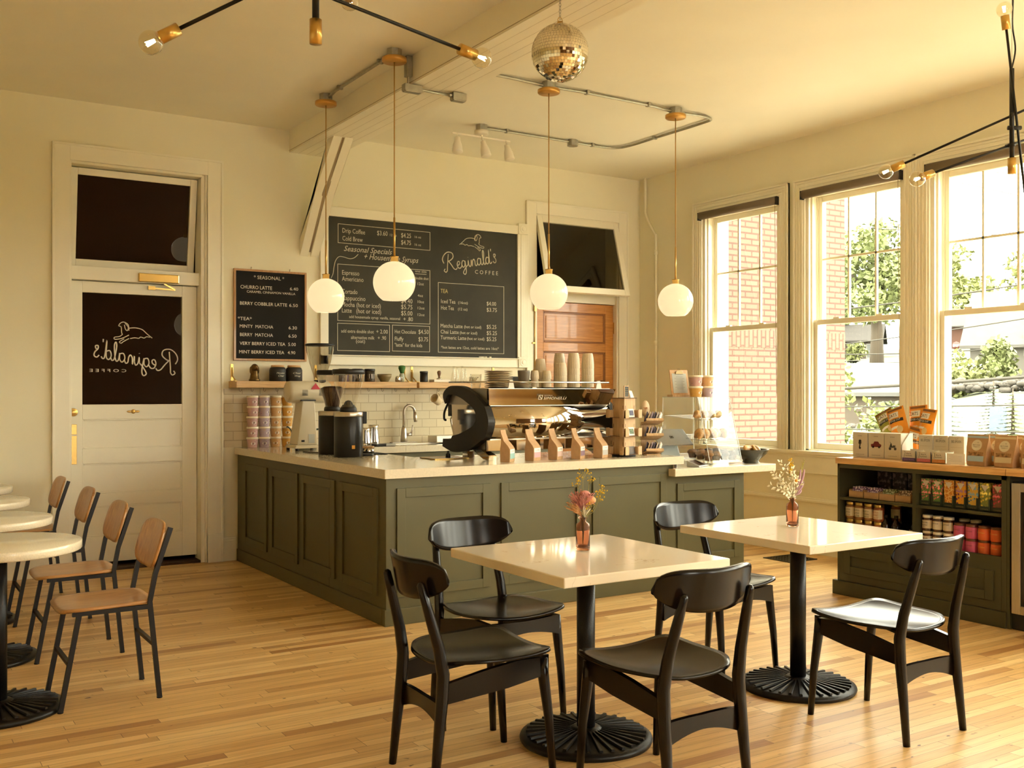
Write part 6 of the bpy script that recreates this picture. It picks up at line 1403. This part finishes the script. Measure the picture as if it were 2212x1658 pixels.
b.ball(.007, 10, 1, T(*(c_+Vector((0, -.006, 0))))); stem(b, [(0, 0, .02), (0, 0, .13), (-.01, -.02, .215)], 2); b.build('white_daisy', [IVORY, mat('orange_eye', (.72, .30, .02), .7), STEMM], v2)
b = MB(); stem(b, [(0, 0, .02), (0, 0, .13), (-.005, .01, .23), (.0, .01, .32)])
for k in range(60): z = rn.uniform(.25, .33); a = rn.uniform(0, 2*pi); r = rn.uniform(.0, .012); b.ball(.0032, 6, 1, T(r*cos(a), .01+r*sin(a), z))
stem(b, [(0, 0, .02), (.01, 0, .13), (.06, .0, .24), (.085, 0, .32)])
for k in range(24): i = k/24; p = Vector((.045+.04*i, 0, .22+.10*i)); d = Vector((rn.choice((-.5, .5)), rn.uniform(-.3, .3), 1)).normalized(); b.tube([tuple(p), tuple(p+d*.03*(1.1-i*.6))], [.0007, .0004], 4, 2)
b.build('yellow_sprigs', [STEMM, YEL, mat('lime_fern', (.50, .48, .06), .7)], v2)
b = MB()
for tx, tz in ((.075, .275), (.048, .275), (.068, .215), (.052, .175)):
    p = catmull([(.004, 0, .10), (.012, 0, .14), (tx*.75, -.01, .14+(tz-.14)*.6), (tx, -.01, tz)], 5); n = len(p)
    b.tube(p, [.0008 if i < n*.45 else .0055*sin(pi*min(1, (i-n*.45)/(n*.55)*.9+.1))+.0006 for i in range(n)], 7)
b.build('mauve_bunny_tails', MAUVE, v2)

# ------------------------------------------------------------------ outside
def sm(a, b, x): t = max(0, min(1, (x-a)/(b-a))); return t*t*(3-2*t)
def ground_z(x, y):
    s_ = [(7.4, -2.6), (14, -1.6), (20, -.1), (26, .9), (37, 1.35), (50, 1.45), (56, 2.0), (75, 3.4), (95, 4.7), (140, 8.2), (180, 10), (400, 13)]
    for (a, za), (b_, zb) in zip(s_, s_[1:]):
        if x <= b_:
            z = za+(zb-za)*max(0, (x-a))/(b_-a); break
    else: z = s_[-1][1]
    r = y/max(x, 1)
    return z-1.7*sm(.68, .78, r)*sm(20, 28, x)*(1-sm(45, 75, x))
GR = mat('lawn', (.050, .055, .026), .9, var=.25, scale=.6)
b = MB(); xs = [7.3, 10, 13, 16, 19, 22, 25, 28, 32, 36, 40, 45, 50, 55, 62, 70, 80, 95, 110, 130, 150, 180, 220, 300]; ys = [-260, -120, -60, -30, -10, 0, 6, 10, 14, 18, 22, 26, 30, 34, 38, 44, 50, 60, 72, 85, 100, 120, 160, 240]
for i in range(len(xs)-1):
    for j in range(len(ys)-1): b._add([(x, y, ground_z(x, y)) for x, y in ((xs[i], ys[j]), (xs[i+1], ys[j]), (xs[i+1], ys[j+1]), (xs[i], ys[j+1]))], [(0, 1, 2, 3)], 0, True)
struct(b.build('lawn', GR), 'sunlit grass slope outside the windows', 'lawn')
# paved strip, road
def strip(name, pts, w, m, label, lift=.06):
    b = MB(); P_ = [Vector((x, y, 0)) for x, y in pts]
    for i in range(len(P_)-1):
        for q in range(8):
            a = P_[i].lerp(P_[i+1], q/8); c = P_[i].lerp(P_[i+1], (q+1)/8); n = (c-a).cross(Vector((0, 0, 1))).normalized()*w/2
            b._add([(v.x, v.y, ground_z(v.x, v.y)+lift) for v in (a-n, a+n, c+n, c-n)], [(0, 1, 2, 3)])
    struct(b.build(name, m), label, 'road')
strip('path', [(27, -10), (27, 30)], .5, mat('concrete', (.09, .085, .07), .9), 'thin pale path across the lawn', .12)
strip('road', [(88, -60), (92, 30), (84, 120)], 6, mat('asphalt', (.034, .030, .022), .9), 'grey street climbing behind the houses', .45)
# brick wing of the building
BR = brick_mat('red_brick', (.105, .070, .047), (.092, .060, .040), (.060, .026, .017), 1, .205, .0677, .011, 'XZ', .85, .4)
SOL = brick_mat('soldier_brick', (.105, .068, .045), (.092, .060, .040), (.060, .026, .017), 1, .205, .0677, .011, 'ZX', .85, .4)
t = thing('wall_exterior', 'red brick wing of the building beside the corner window', 'wall', (0, 0, 0), kind='structure')
b = MB(); b.box(7.29, 10.33, 8.50, 12.5, -3, 1.93); b.box(7.29, 10.33, 8.50, 12.5, 2.135, 8.5); b.build('brick_face', BR, t)
MB().box(7.29, 10.332, 8.497, 12.5, 1.93, 2.135).build('soldier_course', SOL, t)
b = MB(); b.box(8.17, 8.27, 8.42, 8.492, -2, 8); tag(b.build('downspout', REVEAL, bevel=.01), 'white square downspout on the brick wing outside the corner window', 'downspout')
MBX = MB()
for i in range(6): MBX._add([(x, y, ground_z(x, y)+.05) for x, y in ((7.3+i*1.2, -30), (8.5+i*1.2, -30), (8.5+i*1.2, 40), (7.3+i*1.2, 40))], [(0, 1, 2, 3)])
struct(MBX.build('bounce_strip', mat('bounce_concrete', (.36, .33, .27), .9, var=.1, scale=1)), 'unseen pale strip added outside the window wall to bounce daylight in', 'bounce_strip')  # out of view, added to reflect warm light up to the ceiling
# houses
SID = mat('grey_siding', (.065, .060, .050), .8); RF1 = mat('pale_roof', (.045, .042, .036), .8, var=.1, scale=3); RBR = mat('house_brick', (.065, .028, .018), .85, var=.1, scale=5); WTR = mat('white_house_trim', (.10, .095, .085), .6); HWIN = mat('house_window', (.02, .024, .02), .2)
def house(label, loc, rz, w, d, h, rh, wm, rm, wins, chim=False, porch=False, ov=.5):
    # local: front face toward -X, ridge along y
    t = thing('house', label, 'house', loc, rz)
    b = MB(); b.box(0, d, -w/2, w/2, -2.5, h)
    for s_ in (-1, 1): b._add([(0, s_*w/2, h), (d, s_*w/2, h), (d/2, s_*w/2, h+rh)], [(0, 1, 2)])
    b.build('walls', wm, t)
    b = MB(); k = rh/(d/2)
    for s_ in (-1, 1):
        xe = d/2+s_*(d/2+ov); ze = h-ov*k
        b._add([(d/2, -w/2-ov, h+rh), (d/2, w/2+ov, h+rh), (xe, w/2+ov, ze), (xe, -w/2-ov, ze), (d/2, -w/2-ov, h+rh+.18), (d/2, w/2+ov, h+rh+.18), (xe, w/2+ov, ze+.18), (xe, -w/2-ov, ze+.18)], [(0, 1, 2, 3), (7, 6, 5, 4), (2, 6, 7, 3), (0, 4, 5, 1), (1, 5, 6, 2), (0, 3, 7, 4)])
    b.build('roof', rm, t)
    for (y, z, ww, hh) in wins:
        b = MB(); b.frame(-ww/2-.12, ww/2+.12, -hh/2-.12, hh/2+.12, .12, -.06, .04, 0, Matrix.Translation((0, y, z)) @ Matrix.Rotation(pi/2, 4, 'Z')); b.box(-.04, .03, y-.03, y+.03, z-hh/2, z+hh/2); b.box(-.04, .03, y-ww/2, y+ww/2, z-.03, z+.03); f = b.build('window', WTR, t)
        MB().box(-.02, .02, y-ww/2, y+ww/2, z-hh/2, z+hh/2).build('pane', HWIN, f)
    if chim: MB().box(-.5, .4, chim-.55, chim+.55, 0, h+rh+.9).build('chimney', RBR, t)
    if porch:
        b = MB(); y0, y1 = porch; b.box(-2.2, 0, y0, y1, h-.35, h-.1)
        for y in (y0+.15, (y0+y1)/2, y1-.15): b.box(-2.15, -1.95, y-.1, y+.1, 0, h-.35)
        b.build('porch', WTR, t)
    return t
AN = math.atan2(-.62, -1)  # house fronts look back toward the cafe
def at(px_right, w): return None
house('low red brick house with a chimney, far up the slope in the nearest window', (134, 84.5, ground_z(134, 84.5)+.3), rad(33), 14, 7, 2.8, 2.2, RBR, RF1, [(3.4, 1.5, 1.0, 1.5), (1.2, 1.5, 1.2, 1.2), (-4.2, 1.4, 1.2, 1.6)], .2, (-6.6, -1.0))
house('grey sided house with a pale gable at the right of the nearest window', (54.5, 32.3, 1.2), rad(25), 6.0, 8.0, 3.0, 3.0, SID, RF1, [(-.2, 2.9, .7, 1.2), (-.6, 1.0, .9, 1.0)], False, False)
house('white roofed brick house below the street in the middle window', (39.8, 31.5, -.35), rad(34), 9, 6, 1.75, 1.25, mat('tan_brick', (.075, .060, .045), .85), mat('white_roof', (.062, .060, .055), .7), [(2.0, .55, 1.0, 1.0), (-1.2, .8, .8, .8)])
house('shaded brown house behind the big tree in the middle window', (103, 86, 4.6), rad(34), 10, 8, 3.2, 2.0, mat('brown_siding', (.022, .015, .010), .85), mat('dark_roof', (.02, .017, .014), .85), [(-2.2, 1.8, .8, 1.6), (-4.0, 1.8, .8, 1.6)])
# trees
LEAFM = [mat('leaf_sun', (.15, .165, .055), .7, var=.4, scale=.8), mat('leaf_mid', (.115, .135, .045), .7, var=.4, scale=.8), mat('leaf_blue', (.075, .095, .065), .7, var=.3, scale=.8)]
BARK = mat('bark', (.05, .038, .025), .9)
def leaves(b, c, r, n, rnd, lsz, squash=1.):
    for k in range(n):
        u = rnd.uniform(-1, 1); a = rnd.uniform(0, 2*pi); q = math.sqrt(1-u*u); R_ = r*(rnd.uniform(.55, 1.05))
        p = Vector(c)+Vector((q*cos(a), q*sin(a), u*squash))*R_
        n1 = Vector((rnd.gauss(0, 1), rnd.gauss(0, 1), rnd.gauss(0, 1))).normalized(); n2 = n1.cross(Vector((rnd.gauss(0, 1), rnd.gauss(0, 1), rnd.gauss(0, 1)))).normalized(); s_ = lsz*rnd.uniform(.6, 1.3)
        b._add([p-n1*s_, p+n2*s_*.6, p+n1*s_, p-n2*s_*.6], [(0, 1, 2, 3)], 0, False)
def tree(label, x, y, H, crown, mi=1, seed=0, base=None, trunk=.3, nb=26, lsz=.3, grp='trees on the far slope'):
    z = ground_z(x, y) if base is None else base; rnd = random.Random(seed)
    t = thing('broadleaf_tree', label, 'tree', (x, y, z), 0, grp)
    b = MB(); b.tube([(0, 0, -.5), (.05*H*.1, 0, H*.25), (0, .02*H, H*.5), (0, 0, H*.75)], [trunk*1.3, trunk, trunk*.7, trunk*.25], 8)
    for k in range(5):
        a = 2*pi*k/5; b.tube([(0, 0, H*(.3+.05*k)), (cos(a)*crown*.35, sin(a)*crown*.35, H*(.5+.05*k)), (cos(a)*crown*.6, sin(a)*crown*.6, H*(.62+.05*k))], [trunk*.5, trunk*.3, trunk*.1], 6)
    b.build('trunk', BARK, t); b = MB()
    for k in range(nb):
        a = rnd.uniform(0, 2*pi); h = rnd.uniform(.34, .96); rr = crown*math.sqrt(max(.05, 1-((h-.58)/.42)**2))*rnd.uniform(.2, .85)
        leaves(b, (rr*cos(a), rr*sin(a), H*h), crown*.33, 110, rnd, lsz, .75)
    b.build('crown', LEAFM[mi], t); return t
tree('large leafy tree with a thick trunk in the middle window', 83, 64.5, 13.5, 5.2, 1, 3, None, .55, 46, .30)
tree('tree to the left behind the big one in the middle window', 108, 92, 14, 5.5, 1, 4, None, .4, 30, .35)
tree('pale tree right of the chimney house in the nearest window', 150, 84, 17, 9, 0, 5, None, .5, 34, .5)
tree('tall tree at the right edge of the nearest window', 120, 62, 17, 7, 0, 6, None, .4, 34, .42)
tree('small far tree behind the brick house in the nearest window', 165, 108, 12, 7, 0, 7, None, .4, 24, .5)
tree('tree behind the big one, filling the right of the middle window', 118, 84, 15, 6.5, 0, 8, None, .4, 30, .4)
def bush(label, x, y, H, R_, mi, seed, base=None, lsz=.12, nb=12):
    z = ground_z(x, y) if base is None else base; rnd = random.Random(seed); t = thing('shrub', label, 'shrub', (x, y, z), 0, 'shrubs on the slope')
    b = MB(); b.tube([(0, 0, -.3), (0, 0, H*.5)], [.06, .03], 6); b.build('stem', BARK, t); b = MB()
    for k in range(nb):
        a = rnd.uniform(0, 2*pi); h = rnd.uniform(.15, .85); rr = R_*rnd.uniform(.1, .7)*(1.05-h*.5); leaves(b, (rr*cos(a), rr*sin(a), H*h), R_*.45, 70, rnd, lsz, .9)
    b.build('foliage', LEAFM[mi], t)
bush('tall bright shrub against the brick wing edge in the middle window', 21.0, 17.8, 3.6, .75, 0, 21, -1.0, .10, 20)
bush('round bright bush below the white roofed house', 24.0, 18.6, 1.9, .95, 0, 22, -.75, .10, 16)
bush('bush behind the chips basket in the middle window', 26.5, 19.9, 1.5, .9, 1, 23, -.5, .10)
bush('left shrub on the stone bank in the nearest window', 40.5, 28.6, 2.2, 1.0, 0, 24, None, .14)
bush('wide shrub on the stone bank in the nearest window', 41.5, 27.3, 1.7, 1.5, 0, 25, None, .14, 16)
bush('tall pointed shrub on the stone bank in the nearest window', 42.0, 26.2, 2.5, 1.05, 1, 26, None, .14, 16)
bush('shrub by the grey house corner', 43.0, 24.3, 1.9, .9, 1, 27, None, .13)
bush('shrub before the grey house porch', 43.5, 23.0, 1.6, .9, 1, 28, None, .13)
bush('shrub beside the chimney of the red brick house', 128, 80.5, 2.6, 1.8, 0, 29, None, .25)
bush('small round shrub on the lawn in the middle window', 88, 71, 2.2, 1.3, 0, 30, None, .2)
def fir(label, x, y, H, R_, mi, seed):
    z = ground_z(x, y); rnd = random.Random(seed); t = thing('young_fir', label, 'tree', (x, y, z), 0, 'young firs on the lawn')
    MB().tube([(0, 0, -.3), (0, 0, H)], [.07, .01], 6).build('trunk', BARK, t); b = MB()
    for j in range(16):
        h = .08+.88*j/16; r = R_*(1-h)**.9+.04; n = 13
        for k in range(n):
            a = 2*pi*(k+rnd.random())/n; L = r*rnd.uniform(.75, 1.15); d = Vector((cos(a), sin(a), -.12)); p = Vector((0, 0, H*h))
            for q in range(7):
                c = p+d*L*(q+1)/7; w = .12*(1-q/9)*H*.25
                n1 = Vector((-sin(a), cos(a), rnd.uniform(-.2, .5)))*w
                b._add([c-d*L*.12, c+n1, c+d*L*.10, c-n1], [(0, 1, 2, 3)])
    b.build('needles', LEAFM[mi], t)
fir('blue green fir at the left of the nearest window', 19.2, 13.1, 1.75, .75, 2, 41)
fir('small fir between the other two in the nearest window', 22.5, 14.2, 1.35, .45, 2, 42)
fir('dark green fir right of the tent in the nearest window', 20.5, 12.5, 1.5, .55, 1, 43)
fir('fir at the right edge of the nearest window', 20.5, 11.6, 1.6, .7, 2, 44)
fir('pale fir before the white roofed house in the middle window', 27.5, 20.0, 2.4, .6, 2, 45)
# stone bank
b = MB(); rnd = random.Random(9)
for k in range(420):
    y = rnd.uniform(16, 31); x = 39.2+rnd.uniform(-.35, .5)-(y-24)*.12; z = ground_z(x, y)+.1+rnd.uniform(0, .55)*(.5+(x-38.8)*.5); r = rnd.uniform(.10, .22)
    b.ball(r, 6, 0, T(x, y, z, rz=rnd.uniform(0, 3), s=(1, 1.2, .7)))
tag(b.build('stone_bank', mat('field_stone', (.05, .044, .036), .9, var=.3, scale=3)), 'low bank of rubble stone under the shrubs', 'stone bank', None, 'stuff')
# tent roof on the lawn
t = thing('play_tent', 'little blue, white and red pitched tent on the lawn', 'tent', (21.4, 12.95, ground_z(21.4, 12.95)), rad(30))
b = MB()
for k, (ya, yb) in enumerate(((.55, .2), (.2, -.2), (-.2, -.55))):
    b._add([(-.25, ya, .42), (-.25, yb, .42), (.05, yb, .95), (.05, ya, .95)], [(0, 1, 2, 3)], k); b._add([(.35, ya, .42), (.35, yb, .42), (.05, yb, .95), (.05, ya, .95)], [(3, 2, 1, 0)], k)
b.build('roof', [mat('tent_blue', (.035, .05, .08), .7), mat('tent_white', (.06, .06, .058), .7), mat('tent_red', (.07, .035, .035), .7)], t)
b = MB()
for x in (-.2, .3):
    for y in (-.5, .5): b.box(x-.02, x+.02, y-.02, y+.02, 0, .45)
b.build('frame', BARK, t)
# car, sign
t = thing('parked_car', 'dark car parked up the street at the left of the middle window', 'car', (88, 78.6, ground_z(88, 78.6)+.45), rad(60))
b = MB(); b.prism([(-2.1, .25), (2.1, .25), (2.15, .75), (1.3, .9), (.7, 1.4), (-1.0, 1.4), (-1.7, .9), (-2.15, .8)], -.85, .85, 0, Matrix(((1, 0, 0, 0), (0, 0, 1, 0), (0, 1, 0, 0), (0, 0, 0, 1)))); b.build('body', mat('car_paint', (.012, .012, .016), .2, coat=1.), t, bevel=.08)
for x in (-1.35, 1.35):
    for y in (-.8, .8): MB().cyl(.32, -.1, .1, 16, 0, T(x, y, .32, rx=rad(90))).build('wheel', PLASTICB, t)
t = thing('stop_sign', 'distant red stop sign on a post on the slope', 'sign', (77, 51.9, ground_z(77, 51.9)))
MB().box(-.03, .03, -.03, .03, 0, 1.9).build('post', GALV, t); b = MB(); b.cyl(.36, 0, .03, 8, 0, T(-.05, 0, 1.7, ry=rad(-90))); s_ = b.build('plate', mat('stop_red', (.07, .018, .014), .5), t)
b = MB(); b.text('STOP', -.27, .27, 1.61, .2, 0, Matrix.Translation((-.085, 0, 0)) @ VX); b.build('lettering', PAPERW, s_)
# overhead cables
CABM = mat('cable_sheath', (.03, .027, .02), .7)
def cable(label, a, c, sag, r):
    a, c = Vector(a), Vector(c); P_ = [a.lerp(c, k/16)-Vector((0, 0, sag*4*(k/16)*(1-k/16))) for k in range(17)]
    o = MB().tube(P_, r, 5).build('overhead_cable', CABM); tag(o, label, 'cable', 'overhead cables outside the windows')
cable('thick overhead cable crossing the lower panes, highest of the low three', (13.5, 13.2, 1.40), (22.0, 2.0, 2.9), .25, .028)
cable('thin overhead cable crossing the shrubs', (15, 14.0, 1.12), (22, 2, 1.65), .12, .013)
cable('thin overhead cable crossing the lawn, lowest of the three', (15, 14.2, .72), (22, 2, .80), .05, .013)
cable('slanting overhead cable through the upper panes of the nearest window', (15, 12.6, 2.9), (20, 4, 4.5), .2, .014)
cable('highest fine overhead cable in the upper panes', (14, 11, 5.2), (24, 6, 5.0), .15, .007)
cable('fine overhead cable under the highest one', (14, 11, 4.1), (24, 6, 4.2), .15, .007)
cable('fine overhead cable sloping down across the middle window', (14, 12.0, 5.6), (20, 7, 3.7), .1, .007)
cable('overhead cable through the crown of the big tree', (40, 33, 3.7), (50, 15, 7.0), .3, .03)
cable('pale overhead cable in front of the big tree trunk', (40, 33, 3.2), (50, 22, 4.3), .3, .03)
